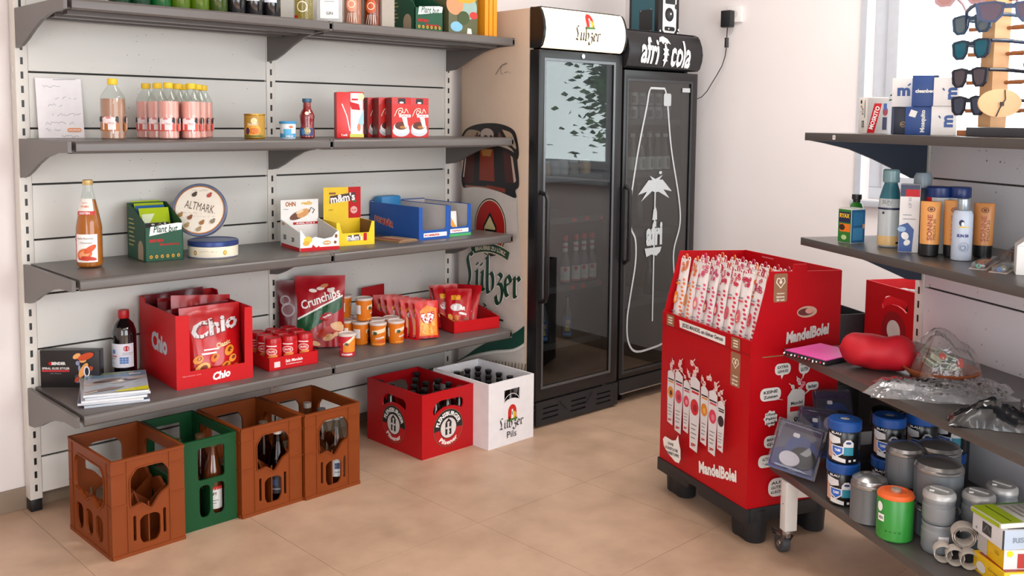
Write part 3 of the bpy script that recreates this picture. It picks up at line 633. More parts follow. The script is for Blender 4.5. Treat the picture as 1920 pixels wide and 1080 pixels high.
q = MB(); A = Art(q, plane((0, -.1075, 0), FRONT)); A.rect(-.0825, 0, .0825, .014, RED); A.ell(-.05, .045, .018, .014, K('E8C23A', .4)); A.ell(-.058, .032, .014, .01, K('E0A82A', .4)); A.ell(.03, .03, .018, .009, K('C89A5A', .4)); A.text('NUSS', .03, .03, .006, WHITE, w=.026, bold=.03); A.ell(.07, .055, .006, .008, K('7A4A2A', .4)); A.ell(.066, .03, .006, .006, K('7A3A1A', .4)); A.poly([(-.04, .0), (-.03, .026), (-.016, .012), (-.004, .02), (.004, .0)], RED)
q.build('front_print', t)
q = MB(); A = Art(q, plane((0, .1045, 0), FRONT)); A.text('OHN', -.04, .172, .02, K('B0682A', .45), w=.045, bold=.04); A.text('gelb', .03, .172, .02, K('E8B82A', .45), w=.05, bold=.04); A.ell(-.005, .125, .042, .016, K('6A3820', .4), rot=20); A.ell(.015, .132, .03, .016, K('D89A5A', .4), rot=25); A.ell(.0, .138, .018, .006, K('EFD0A0', .4), rot=20); A.stroke([(.04, .135), (.05, .155), (.065, .145), (.056, .13)], .004, K('4A2A1A', .4)); A.rect(-.03, .085, .08, .095, RED); A.text('MILCH', .025, .09, .006, WHITE, w=.08, bold=.03); A.rect(-.07, .15, -.05, .152, GREY); q.build('header_print', t)
q = MB(); A = Art(q, plane((-.0825, 0, 0), LEFT)); A.rect(-.1, 0, .1, .014, RED); A.text('EIS', -.06, .042, .02, INK, w=.03, bold=.03); A.text('20', .03, .04, .018, INK, w=.03, bold=.03); A.rect(-.09, .09, -.06, .1, K('D8A070', .5)); q.build('side_print', t)
t = thing('chocolate_tray', 'bright yellow cardboard tray with a tall yellow and red header, third shelf', 'box', (1.2, -.255, z3), -12)
YC = K('EFC90F', .45); open_box(t, .17, .15, .052, .098, .098, YC, K('7A5236', .6), header=.235)
q = MB(); A = Art(q, plane((0, -.075, 0), FRONT)); A.poly([(-.035, .018), (.02, .02), (.02, .046), (-.035, .042)], K('4A2320', .4)); A.text("m&m's", -.005, .033, .026, WHITE, w=.07, bold=.035); A.rect(.035, .018, .05, .05, RED); q.build('front_print', t)
q = MB(); A = Art(q, plane((0, .072, 0), FRONT)); A.rect(.028, .1, .085, .235, RED); A.poly([(-.058, .165), (.058, .18), (.062, .212), (-.056, .198)], K('4A2320', .4)); A.text("m&m's", .002, .189, .036, WHITE, w=.112, bold=.035, rot=6); A.rect(-.06, .205, -.03, .213, K('8A4A20', .4)); A.ell(.053, .135, .016, .016, K('E8B0A8', .4)); A.text('2,49', .053, .134, .008, RED, w=.022, bold=.03); A.ell(.056, .172, .01, .005, K('2E6A2A', .4)); A.text('nur', -.052, .138, .006, K('8A6A10', .5), w=.02); q.build('header_print', t)
def window_box(t, w, d, h, inner):
    q = MB(); e = .003; m = K('1350A4', .42)
    fr = [(-w / 2, 0), (w / 2, 0), (w / 2, h), (w / 2 - .02, h), (w / 2 - .02, .05), (w / 2 - .03, .042), (-w / 2 + .03, .042), (-w / 2 + .02, .05), (-w / 2 + .02, h), (-w / 2, h)]
    q.plate(fr, [], ((0, -d / 2, 0), (1, 0, 0), (0, 0, 1)), e, m)
    for s in (-1, 1): q.bx(*sorted((s * w / 2, s * (w / 2 - e))), -d / 2 + e, d / 2, 0, h + .002, m)
    q.bx(-w / 2 + e, w / 2 - e, d / 2 - e, d / 2, 0, h + .008, m); q.bx(-w / 2 + e, w / 2 - e, -d / 2 + e, d / 2 - e, 0, e, inner); q.build('box', t)
    q = MB(); a, b = w / 2 - e - .0005, d / 2 - e - .0005
    for s in (-1, 1): q.bx(*sorted((s * a, s * (a - .0008))), -b, b, e, h - .001, inner)
    q.bx(-a, a, b - .0008, b, e, h + .004, inner); q.build('lining', t)
LIN = K('CFC9C6', .6)
t = thing('snack_carton', 'open blue snack carton with the lettered side, beside the yellow tray', 'box', (1.567, -.2, z3), -1); window_box(t, .172, .37, .145, LIN)
q = MB(); A = Art(q, plane((0, -.185, 0), FRONT)); A.rect(-.06, .012, .07, .03, WHITE); A.text('POMBÄR', -.012, .021, .011, RED, w=.085, bold=.04); q.build('front_print', t)
q = MB(); A = Art(q, plane((-.086, 0, 0), LEFT)); A.text('POMBÄR', -.075, .066, .036, K('E8D8D0', .4), w=.15, bold=.09, rot=-8); A.text('POMBÄR', -.075, .066, .034, K('C8281E', .4), w=.145, bold=.04, rot=-8); q.build('side_print', t)
t = tag(MB().bx(-.06, .06, -.03, .03, 0, .17, K('2E86C4', .35)).build('snack_bag', loc=(1.56, -.045, z3 + .004), bevel=.012, rz=4), 'light blue snack bag left at the back of the blue carton', 'bag')
t = thing('snack_carton', 'open blue snack carton with a green foot and a picture inside, right one', 'box', (1.731, -.19, z3), 0); window_box(t, .142, .34, .142, LIN)
q = MB(); A = Art(q, plane((0, -.17, 0), FRONT)); A.rect(-.07, 0, .07, .012, K('4FB06A', .4)); A.rect(-.055, .016, .055, .034, WHITE); A.text('PAPRIKA', -.012, .025, .008, RED, w=.06, bold=.03); q.build('front_print', t)
t = thing('snack_bag', 'small red and yellow snack bag standing inside the right blue carton', 'bag', (1.715, -.318, z3 + .004), 0)
q = MB(); S = pouch(q, .085, .105, .03, K('E8E2DC', .4), seed=5, wr=.001, nx=8, nz=8); q.build('pouch', t); q = MB(); A = Art(q, S, h=.001, maxlen=.02); A.poly([(-.04, .1), (-.01, .1), (.036, .01), (-.04, .01)], K('E8A030', .4)); A.ell(-.024, .086, .014, .012, RED); A.rect(-.04, .058, -.005, .066, K('2E8A3A', .4)); A.ell(-.018, .03, .016, .014, K('C84A2A', .4)); A.ell(.008, .022, .016, .008, K('8A3A2A', .4)); q.build('print', t)
t = thing('leaflet', 'flat brown card leaflet lying before the blue carton', 'leaflet', (1.405, -.3, z3), 8)
q = MB(); q.bx(-.06, .06, -.09, .09, 0, .006, K('8A6A4A', .6)); q.bx(-.05, .055, -.085, .07, .0065, .009, K('A88A68', .6)); A = Art(q, plane((0, 0, .009), TOP)); A.rect(-.045, -.08, -.02, .06, K('9A3020', .5)); q.build('cards', t)
# ------------------------------------------------------------------ bottom shelf
z4 = ZS[3]
t = thing('cutter_box', 'flat black picture box leaning at the left end of the bottom shelf', 'box', (.112, -.083, z4), -42)
q = MB(); q.bx(-.105, .105, -.02, .02, 0, .136, K('1C191B', .35)); q.bx(-.1055, -.1052, -.02, .02, 0, .136, K('CFC6BA', .5)); q.build('body', t, bevel=.0012)
q = MB(); A = Art(q, plane((0, -.02, 0), FRONT)); A.text('BENDER', -.04, .088, .011, WHITE, w=.05, bold=.04); A.ell(-.07, .088, .006, .006, RED); A.text('SPIRAL GUSS STYLER', -.05, .07, .008, WHITE, w=.098, bold=.02); A.rect(-.1, .058, -.002, .064, K('C8303A', .4)); A.text('inkl. Messer', -.05, .052, .005, GREY, w=.04)
r = random.Random(8)
for k in range(22): A.ell(.055 + r.uniform(-.03, .035), .065 + r.uniform(-.05, .055), r.uniform(.008, .018), r.uniform(.004, .009), K(r.choice(['E0924A', 'D8703A', 'C8B0A0', '3A3A4A', 'E8A868', 'B8461E', '8A92B0']), .4), 12, rot=r.uniform(0, 180))
A.ell(.05, .065, .03, .011, K('E8A058', .4), rot=60); A.ell(.062, .06, .011, .02, K('E0E0E8', .4)); A.ell(.062, .06, .007, .015, K('1A1A2A', .4)); A.ell(.06, .115, .03, .012, K('C8481E', .4), rot=20); q.build('front_print', t)
pal = [('B8BEC6', '5A6A80'), ('D8D8DC', '3A4A70'), ('E0E0E2', 'B8C0C8'), ('C9CED6', '8AA0B0'), ('DADCE0', 'B0B8C0')]
for k in range(5):
    t = thing('magazine', ('thin white-edged booklet at the bottom of the stack on the bottom shelf', 'pale booklet second from the bottom of the stack', 'pale blue-edged booklet in the middle of the stack', 'booklet second from the top of the stack, yellow corner showing', 'glossy picture magazine on top of the stack, wrapped in film')[k], 'magazine', (.175 + (.004, -.003, .0, .006, .012)[k], -.29 + .004 * (k % 2), z4 + .0005 + .0085 * k), -20 + (3, -2, 1, 4, -1)[k], 'booklets stacked on the bottom shelf')
    q = MB(); q.bx(-.104, .104, -.143, .143, 0, .0078, K(pal[k][0], .35)); q.build('pages', t, bevel=.0008)
    q = MB(); A = Art(q, plane((0, 0, .0078), TOP)); A.rect(-.103, -.142, .103, .142, K(pal[k][1], .3))
    if k >= 3:
        A.rect(-.1, .07, .1, .14, K('7FA0BC', .3)); A.rect(-.095, .115, .06, .132, K('B9C24A', .3)); A.text('Der Strand Anzeiger', -.015, .122, .014, K('3E5A3A', .3), w=.15, bold=.02, shear=.2)
        for c, a in (('B8A8A0', 0), ('5A4A44', 1), ('8A7268', 2), ('D0C0B8', 3), ('3A3230', 4), ('C8B8B0', 5)): A.ell(-.07 + .028 * a, -.0 + .018 * (a % 3), .035, .016, K(c, .3), 14, rot=15)
        A.poly([(-.1, -.11), (-.02, -.07), (.03, -.075), (.0, -.1), (-.09, -.125)], K('8F7872', .3)); A.poly([(-.103, -.13), (-.06, -.105), (-.06, -.115), (-.103, -.14)], K('E0DCD0', .3)); A.poly([(0, -.142), (.103, -.142), (.103, -.09), (.05, -.105), (0, -.125)], K('D8D01E', .3)); A.rect(.045, .08, .085, .1, K('DADCDC', .3)); A.poly([(.0, .01), (.018, .02), (.03, .0), (.012, -.012)], WHITE)
    q.build('cover', t)
t = thing('mulled_wine_bottle', 'dark glass bottle with a red cap and white label on the bottom shelf', 'bottle', (.302, -.085, z4), -42)
lathe_part('bottle', t, [(0, .001), (.039, .001), (.0435, .007), (.0435, .165), (.042, .18), (.034, .205), (.019, .222), (.0165, .23), (.0165, .236), (0, .236)], K('120A0C', .06, coat=1), 32)
lathe_part('cap', t, [(.0185, .226), (.02, .229), (.0195, .254), (.018, .257), (0, .257)], K('B5141A', .4), 24)
q = MB(); A = Art(q, cyl(.0437)); A.rect(-.05, .045, .05, .135, K('E9E6EE', .45)); BL = K('5A86C4', .45)
for a in range(3):
    for b in range(3): A.rect(-.002 + a * .0105, .06 + b * .0085, .0075 + a * .0105, .0675 + b * .0085, BL)
A.rect(-.03, .098, -.018, .113, BL); A.ring(.022, .117, .0075, .01, RED); A.rect(.019, .109, .025, .125, RED); A.text('ROTWEIN', -.026, .088, .006, RED, w=.03, bold=.03); A.text('Glueh', -.026, .08, .005, INK, w=.02); A.text('0,75', -.03, .062, .007, K('8A9AB8', .5), w=.02); A.rect(.008, .1, .045, .1015, GREY); A.rect(.008, .094, .04, .0955, GREY); q.build('label', t)
# the big red snack display box
SB = K('BE0E16', .45, spec=.3); t = thing('snack_display_box', 'big red cardboard display box with a cut-out window, bottom shelf', 'box', (.52, -.222, z4), -4)
w, d, h = .292, .37, .272; e = .004
q = MB(); q.plate([(-w / 2, 0), (w / 2, 0), (w / 2, h), (w / 2 - .03, h), (w / 2 - .033, .062), (-w / 2 + .05, .062), (-w / 2 + .05, h - .004), (-w / 2, h)], [], ((0, -d / 2, 0), (1, 0, 0), (0, 0, 1)), e, SB)
for s in (-1, 1): q.plate([(-d / 2 + e, 0), (d / 2, 0), (d / 2, h + .02), (d / 2 - .05, h + .02), (d / 2 - .06, h), (-d / 2 + e, h)], [], ((s * w / 2 + (e if s < 0 else 0), 0, 0), (0, 1, 0), (0, 0, 1)), e, SB)
q.bx(-w / 2 + e, w / 2 - e, d / 2 - e, d / 2, 0, h + .02, SB); q.bx(-w / 2 + e, w / 2 - e, -d / 2 + e, d / 2 - e, 0, e, SB); q.build('carton', t)
q = MB(); A = Art(q, plane((0, -d / 2, 0), FRONT)); A.text('Chio', .022, .032, .03, WHITE, w=.068, bold=.045, shear=.25, rot=6); A.text('Qualitaet seit', -.09, .046, .005, K('E8A0A0', .4), w=.07); q.build('front_print', t)
q = MB(); A = Art(q, plane((-w / 2, 0, 0), LEFT)); A.text('Chio', .02, .145, .072, K('B9BCC2', .35), w=.16, bold=.05); q.build('side_print', t)
SN = K('B81218', .22, nz=.1, sc=18); SND = K('6E0C14', .22, nz=.1, sc=18)
def snack_bag(label, loc, rz, w, h, d, m, seed, tilt=0, group=None, roll=0, wr=.007):
    c = thing('snack_bag', label, 'bag', loc, 0, group, rot=(tilt, roll, rz)); q = MB(); S = pouch(q, w, h, d, m, seed=seed, wr=wr); q.build('pouch', c); return c, S
c, S = snack_bag('red ring-snack bag showing in the window of the big red box', (.532, -.337, z4 + .004), -4, .235, .275, .1, SN, 1, -3)
q = MB(); A = Art(q, S, h=.0012, maxlen=.02)
SIL = K('D2CECF', .3); A.text('Chio', .009, .197, .06, K('7A0C10', .3), w=.19, bold=.05, rot=10, shear=.2); A.text('Chio', .006, .2, .06, SIL, w=.19, bold=.035, rot=10, shear=.2); A.text('Classic', .03, .132, .018, K('E8C890', .3), w=.06, bold=.03, rot=12); A.rect(-.06, .1, .0, .106, WHITE); A.rect(-.05, .114, .01, .119, WHITE)
r = random.Random(4)
for x, y, s in ((.05, .105, .024), (-.01, .085, .02), (.03, .05, .022), (-.06, .05, .03), (.07, .04, .018), (-.03, .025, .026), (.06, .075, .018), (-.075, .085, .02)):
    A.ell(x, y, s, s * .7, K(r.choice(['E08A2A', 'D8701E', 'E8B05A']), .35), 14, rot=30); A.ell(x + .004, y + .003, s * .5, s * .32, K('7A2A12', .4), 12, rot=30)
q.build('print', c)
for k in range(5):
    snack_bag('dark red snack bag packed behind the front one, %s' % ('second in the box', 'third in the box', 'fourth in the box', 'fifth in the box', 'last at the back of the box')[k], (.528 + .006 * (k % 2), -.265 + .052 * k, z4 + .004), -4 + (k % 3 - 1) * 4, .235, .27 + .012 * ((k * 2) % 3), .05, SND if k % 2 == 0 else SN, 11 + k, 2 - 5 * (k % 2), 'bags packed in the big red box', (-4, 5, -2, 4, -3)[k], .016)
# tray of red snack cans
t = thing('snack_can_tray', 'low red cardboard tray under nine red cans on the bottom shelf', 'tray', (.85, -.285, z4), -3)
w, d = .215, .215; q = MB(); q.bx(-w / 2, w / 2, -d / 2, d / 2, 0, .003, SB)
for s in (-1, 1): q.bx(-w / 2, w / 2, *sorted((s * d / 2, s * (d / 2 - .003))), 0, .052, SB); q.bx(*sorted((s * w / 2, s * (w / 2 - .003))), -d / 2, d / 2, 0, .052, SB)
q.build('carton', t); q = MB(); A = Art(q, plane((0, -d / 2, 0), FRONT)); A.rect(-.085, .012, -.06, .034, K('E8D0D0', .5)); A.text('Salz Mandeln', .0, .032, .012, WHITE, w=.075, bold=.02, shear=.2); A.text('Knabberspass', .0, .018, .007, WHITE, w=.07); q.build('front_print', t)
CANR = K('C4141E', .3)
def snack_can(label, loc):
    t = thing('snack_can', label, 'can', loc, -42, 'red cans in the low tray'); lathe_part('can', t, [(0, .001), (.031, .001), (.0325, .004), (.0325, .1), (.029, .104), (0, .104)], CANR); lathe_part('lid', t, [(.0335, .1), (.0335, .108), (.03, .12), (.026, .121), (.024, .119), (0, .119)], K('B01018', .3))
    q = MB(); A = Art(q, cyl(.0327)); A.ell(0, .07, .022, .014, K('E0B8B0', .4)); A.ell(0, .07, .018, .01, CANR); A.text('NUTS', 0, .07, .008, WHITE, w=.026, bold=.03); A.ell(.004, .05, .02, .008, K('D8803A', .4), rot=15); A.rect(-.02, .09, .02, .094, WHITE); q.build('label', t); return t
names9 = ['front left', 'front middle', 'front right', 'middle left', 'middle centre', 'middle right', 'rear left', 'rear middle', 'rear right']; p0 = None
for k in range(9):
    x, y = -.069 + .069 * (k % 3), -.069 + .069 * (k // 3); a = radians(-3); L = (.85 + x * cos(a) - y * sin(a), -.285 + x * sin(a) + y * cos(a), z4 + .003); lb = 'red snack can in the low tray, %s of nine' % names9[k]
    if p0 is None: p0 = snack_can(lb, L)
    else: dup(p0, lb, L)
# tall snack bags leaning on the back wall
c, S = snack_bag('dark red snack bag half hidden behind the big green-banded bag', (1.062, -.1, z4), -24, .2, .285, .05, K('5E0C16', .25, nz=.1), 31, -6); q = MB(); A = Art(q, S, h=.0012, maxlen=.02); A.ring(-.06, .16, .022, .03, K('9A8A8E', .4)); A.ring(-.07, .2, .016, .022, K('9A8A8E', .4)); q.build('print', c)
c, S = snack_bag('big red snack bag with a green band and white lettering, leaning on the back wall', (1.113, -.16, z4), -36, .215, .305, .07, K('A81420', .22, nz=.08), 33, -7)
q = MB(); A = Art(q, S, h=.0012, maxlen=.02); A.poly([(-.1, .12), (.1, .215), (.1, .165), (-.06, .06), (-.1, .085)], K('17532F', .3)); A.poly([(-.098, .125), (.1, .222), (.1, .214), (-.098, .116)], WHITE);
A.text('Crunchips', .004, .201, .05, WHITE, w=.178, bold=.022, rot=19, shear=.1); A.ell(.03, .13, .03, .016, K('A81420', .3), rot=20); A.text('Paprika', .03, .131, .011, WHITE, w=.045, bold=.03, rot=20)
r = random.Random(2)
for k in range(12): A.ell(r.uniform(-.05, .085), r.uniform(.015, .1), r.uniform(.018, .034), r.uniform(.009, .016), K(r.choice(['D9984A', 'E0B070', 'C8702E', 'B8301E', 'E8B88A']), .35), 14, rot=r.uniform(-50, 50))
for k in range(5): A.ell(r.uniform(-.07, .06), r.uniform(.235, .265), .018, .008, K(r.choice(['D9A86A', 'C8804A', 'EFE0D8']), .35), 10, rot=r.uniform(-30, 30))
q.build('print', c)
# cups
def cup(label, loc, hx, rz=-42, h=.1, r=.036, group='orange snack cups', red=False):
    t = thing('snack_cup', label, 'cup', loc, rz, group); lathe_part('cup', t, [(0, .001), (r * .86, .001), (r * .88, .003), (r, h - .008), (0, h - .008)], K(hx, .35)); lathe_part('lid', t, [(r * 1.01, h - .011), (r * 1.05, h - .009), (r * 1.05, h - .002), (r * .97, h), (r * .93, h - .003), (0, h - .003)], K('D8C8C0', .3), 28)
    q = MB(); A = Art(q, cyl(r * .88 + .0002, rtop=r, h=h - .008))
    if red: A.poly([(-.012, .02), (.04, .02), (.04, .085), (.026, .085), (-.012, .055)], K('E08A2A', .4)); A.poly([(-.012, .055), (.026, .085), (.04, .085), (.0, .048)], K('E8E0C0', .4)); A.ell(.002, .054, .008, .006, INK); A.text('KNABBER', .004, .011, .008, WHITE, w=.045, bold=.03); A.rect(-.04, .028, -.02, .034, K('E8707A', .4)); A.rect(-.04, .05, -.022, .055, K('E8707A', .4))
    else: A.poly([(-.03, .05), (.03, .062), (.03, .08), (-.03, .066)], K('F0D8B8', .4)); A.ell(-.016, .056, .009, .008, K('3A4A2A', .4)); A.text('KNUSPER', .006, .036, .008, WHITE, w=.04, bold=.03, rot=8); A.ell(.014, .02, .018, .008, K('C8501A', .4)); A.rect(-.03, .008, .03, .011, K('F0B060', .4)); A.rect(.055, .03, .085, .07, WHITE); A.rect(-.085, .03, -.055, .07, WHITE)
    q.build('label', t); return t
cup('pink-red snack cup standing alone in front of the orange cups', (1.11, -.37, z4), 'CE2A3A', group=None, red=True, h=.096)
oc = None; OR = 'DD7716'
for x, y, z, rz, lb in [(1.318, -.3, 0, -30, 'orange snack cup, front one with its picture label'), (1.402, -.318, 0, 10, 'orange snack cup at the right front with a barcode patch'), (1.275, -.232, 0, 60, 'orange snack cup in the middle of the lower layer with a white patch'), (1.243, -.165, 0, 80, 'orange snack cup, second from the left in the lower layer'), (1.215, -.095, 0, 70, 'orange snack cup at the left end of the lower layer'),
    (1.36, -.232, 0, -42, 'orange snack cup behind the front cup'), (1.43, -.245, 0, -42, 'orange snack cup behind the right front cup'), (1.328, -.16, 0, -42, 'orange snack cup under the stacked pair'), (1.295, -.09, 0, -42, 'orange snack cup at the back of the lower layer'),
    (1.265, -.115, .1005, 75, 'orange snack cup stacked on top, left one'), (1.3, -.222, .1005, 40, 'orange snack cup stacked on top, right one with a white patch')]:
    if oc is None: oc = cup(lb, (x, y, z4 + z), OR, rz)
    else: dup(oc, lb, (x, y, z4 + z), rz)
# row of small pouches in a display tray
t = thing('pouch_tray', 'red display tray with a tall back holding small pouches', 'tray', (1.518, -.19, z4), 11)
q = MB(); q.bx(-.055, .055, -.15, .165, 0, .003, SB); q.bx(-.075, .075, .162, .165, 0, .205, K('A8121C', .4))
for s in (-1, 1): q.plate([(-.1, 0), (.162, 0), (.162, .14), (-.1, .05)], [], ((s * .057 + (.0015 if s > 0 else -.0015), 0, 0), (0, 1, 0), (0, 0, 1)), .003, SB)
q.build('carton', t)
for k in range(7):
    a = radians(11); y = -.165 + .042 * k; L = (1.52 - y * sin(a) + .004 * (k % 2), -.19 + y * cos(a), z4 + .004)
    c = thing('snack_pouch', 'small red and orange snack pouch, %s in its row' % ('front one with a white shield', 'second', 'third', 'fourth', 'fifth', 'sixth', 'rearmost')[k], 'pouch', L, 0, 'small pouches in the display tray', rot=(-4, 0, -20 + (k % 3 - 1) * 4))
    q = MB(); S = pouch(q, .108, .165, .034, K(('C81E16', 'B8161A')[k % 2], .25, nz=.08), seed=40 + k, wr=.003, nx=10, nz=10); q.build('pouch', c); q = MB(); A = Art(q, S, h=.001, maxlen=.02)
    A.poly([(-.04, .01), (.045, .01), (.045, .13), (.0, .145), (-.035, .12)], K('E8862A', .3)); A.ell(.0, .05, .036, .035, K('F0B050', .3)); A.poly([(-.034, .11), (.034, .118), (.034, .09), (.02, .07), (0, .06), (-.02, .068), (-.034, .09)], K('B8141A', .3)); A.poly([(-.03, .106), (.03, .113), (.03, .09), (.016, .074), (0, .066), (-.017, .073), (-.03, .09)], WHITE); A.text('TOP', 0, .098, .013, RED, w=.038, bold=.04); A.ell(-.012, .084, .005, .006, RED); A.ell(.014, .084, .005, .006, RED); A.rect(-.04, .004, .04, .012, K('C8281A', .3)); q.build('print', c)
t = thing('nut_tray', 'low red cardboard tray at the right end of the bottom shelf', 'tray', (1.845, -.262, z4), -10)
w, d = .25, .24; q = MB(); q.bx(-w / 2, w / 2, -d / 2, d / 2, 0, .003, SB); q.bx(-w / 2, w / 2, -d / 2, -d / 2 + .003, 0, .055, SB); q.bx(-w / 2, w / 2, d / 2 - .003, d / 2, 0, .09, SB)
for s in (-1, 1): q.plate([(-d / 2, 0), (d / 2, 0), (d / 2, .09), (-d / 2, .055)], [], ((s * w / 2 + (.003 if s < 0 else 0), 0, 0), (0, 1, 0), (0, 0, 1)), .003, SB)
q.build('carton', t); q = MB(); A = Art(q, plane((0, .1165, 0), FRONT)); A.rect(-.12, .004, .12, .088, K('C8BDB4', .5)); q.build('lining', t)
for k, (x, y, rz, tl) in enumerate([(-.06, -.06, -40, -16), (-.08, .0, -22, -14), (-.02, .055, -50, -18), (.0, .0, -60, -24), (-.075, .06, -20, -8)]):
    a = radians(-12); L = (1.845 + x * cos(a) - y * sin(a), -.262 + x * sin(a) + y * cos(a), z4 + .004)
    c, S = snack_bag('red nut bag with yellow tag, %s in the right-hand tray' % ('leaning at the front', 'left one behind the front bag', 'rear one', 'leaning to the right', 'at the left back corner')[k], L, rz, .125, .19 + .012 * (k % 2), .045, K('B4121C', .25, nz=.1), 60 + k, tl, 'nut bags in the right-hand tray')
    q = MB(); A = Art(q, S, h=.001, maxlen=.02); A.rect(-.035, .135, .01, .158, K('E8A020', .35)); A.ell(-.01, .1, .03, .018, K('E0D8D8', .4)); A.text('OSKAR', .0, .1, .018, WHITE if k == 0 else RED, w=.07, bold=.05, rot=-12); A.ell(.02, .07, .02, .006, WHITE, rot=-12)
    for m_, (u, v) in enumerate(((-.03, .03), (.01, .025), (.035, .04), (-.01, .05), (-.04, .055))): A.ell(u, v, .016, .011, K(('C8702E', 'E0A04A', '8A3A1A')[m_ % 3], .4), 10, rot=30 * m_)
    q.build('print', c)

# ------------------------------------------------------------------ crates on the floor
def soft(P, n=3, k=.32):
    "round a polygon's corners"
    out = []; L = len(P)
    for i in range(L):
        a, b, c = Vector(P[i - 1]), Vector(P[i]), Vector(P[(i + 1) % L]); r = min((a - b).length, (c - b).length) * k
        p, q = b + (a - b).normalized() * r, b + (c - b).normalized() * r
        for j in range(n + 1):
            s = j / n; out.append(tuple(p * (1 - s) ** 2 + b * 2 * s * (1 - s) + q * s * s))
    return out
BC = K('7C380E', .5, nz=.05, sc=14, spec=.3); BC2 = K('75340D', .5, nz=.05, sc=14, spec=.3)
def wall_holes(w, h, cells):
    "upper openings with a V-dipped foot, lower six-sided ones and slots; w wide, cells wide openings"
    H = []; W2 = w / 2
    x0, x1 = -W2 * .5, W2 * .56; top = h * .88; lo = h * .52; dip = h * .43
    if cells == 1:
        H.append(soft([(x0, lo - .01), (x0 + .3 * (x1 - x0), lo), (x0 + .52 * (x1 - x0), dip), (x0 + .78 * (x1 - x0), lo + .015), (x1, lo + .03), (x1, top - .03), (x1 - .022, top), (x0 + .022, top), (x0, top - .03)][::1], 3, .3))
        xa, xb = -W2 * .26, W2 * .3; za, zb = h * .09, h * .38
        H.append(soft([(xa + .01, za), (xb - .012, za), (xb, za + .022), (xb, zb - .012), (xb - .016, zb), (xa + .016, zb), (xa, zb - .012), (xa, za + .022)], 2, .3))
        for xs, zs in ((-W2 * .4, h * .14), (W2 * .42, h * .14)): H.append(soft([(xs - .005, zs), (xs + .005, zs), (xs + .005, zs + .085), (xs - .005, zs + .085)], 2, .3))
    else:
        y0, y1 = -w * .36, w * .36; m = 0
        H.append(soft([(y0, lo), (y0 + .04, lo - .005), (y0 + .09, dip), (y0 + .135, lo), (y0 + .2, dip), (y1, lo + .005), (y1, top - .03), (y1 - .024, top), (y0 + .024, top), (y0, top - .03)], 3, .3))
        for c in (-.26, -.02, .22):
            xa, xb = w * c - .03, w * c + .03; za, zb = h * .09, h * .36
            H.append(soft([(xa + .012, za), (xb - .012, za), (xb, za + .025), (xb, zb - .012), (xb - .014, zb), (xa + .014, zb), (xa, zb - .012), (xa, za + .025)], 2, .3))
    return H
def crate(label, x, y, w, d, h, m, m2, rz=0, dividers=True, group='brown bottle crates', kind='brown'):
    t = thing('bottle_crate', label, 'crate', (x, y, 0), rz, group); e = .008
    def side(nm, o, ux, L, cells):
        q = MB(); HO = wall_holes(L, h, cells) if kind == 'brown' else green_holes(L, h, cells)
        q.plate([(-L / 2, 0), (L / 2, 0), (L / 2, h), (-L / 2, h)], HO, (o, ux, (0, 0, 1)), e, m)
        S = plane(o, (ux, (0, 0, 1))); P = lambda u, v, hh=0: S(u, v, hh)
        def rib(u0, u1, v0, v1, hb=.0035):
            vs = [P(u, v, hh) for hh in (0, hb) for v in (v0, v1) for u in (u0, u1)]; q.add(vs, [(4, 5, 7, 6), (0, 1, 5, 4), (2, 6, 7, 3), (0, 4, 6, 2), (1, 3, 7, 5)], m)
        rw = .0045
        if kind == 'brown':
            a, b = (-.29, .29) if cells == 1 else (-.42, .42)
            for u in (a, b): rib(L * u - rw / 2, L * u + rw / 2, .0005, h - .0005, .0031)
            for v in (h * .53, h * .84): rib(-L / 2, L * a, v, v + rw, .0026); rib(L * b, L / 2, v, v + rw, .0026)
            for H in HO[:1]:
                n = len(H)
                for i in range(n):
                    p, r_ = Vector(H[i]), Vector(H[(i + 1) % n]); dd = (r_ - p)
                    if dd.length < 1e-5: continue
                    nn = Vector((-dd.y, dd.x)).normalized() * -.004; c4 = [p, r_, r_ + nn, p + nn]
                    vs = [P(c.x, c.y, hh) for hh in (0, .0035) for c in c4]; q.add(vs, [(4, 5, 6, 7), (0, 1, 5, 4), (1, 2, 6, 5), (2, 3, 7, 6), (3, 0, 4, 7)], m)
            rib(-L / 2, L / 2, 0, .012, .0039)
        rib(-L / 2, L / 2, h - .008, h)
        q.build(nm, t)
    side('end_wall', (0, -d / 2, 0), (1, 0, 0), w, 1); side('end_wall', (0, d / 2, 0), (-1, 0, 0), w, 1)
    side('side_wall', (-w / 2, 0, 0), (0, -1, 0), d - 2 * e - .0004, 2); side('side_wall', (w / 2, 0, 0), (0, 1, 0), d - 2 * e - .0004, 2)
    q = MB(); q.bx(-w / 2 + e, w / 2 - e, -d / 2 + e, d / 2 - e, .004, .012, m2); q.build('bottom', t)
    if dividers:
        q = MB(); i = e + .001; n = 2; k = 3 if d > .3 else 2
        def zig(o, ux, L, cells):
            pts = [(-L / 2, .012), (L / 2, .012)]
            for c in range(cells * 2, -1, -1): pts.append((-L / 2 + L * c / (cells * 2), h * (.5 if c % 2 == 0 else .36)))
            q.plate(pts, [], (o, ux, (0, 0, 1)), .004, m2)
        for a in range(1, k): zig((0, -d / 2 + i + (d - 2 * i) * a / k, 0), (1, 0, 0), w - 2 * i, n)
        for a in range(1, n): zig((-w / 2 + i + (w - 2 * i) * a / n, 0, 0), (0, -1, 0), d - 2 * i, k)
        q.build('divider', t)
    return t
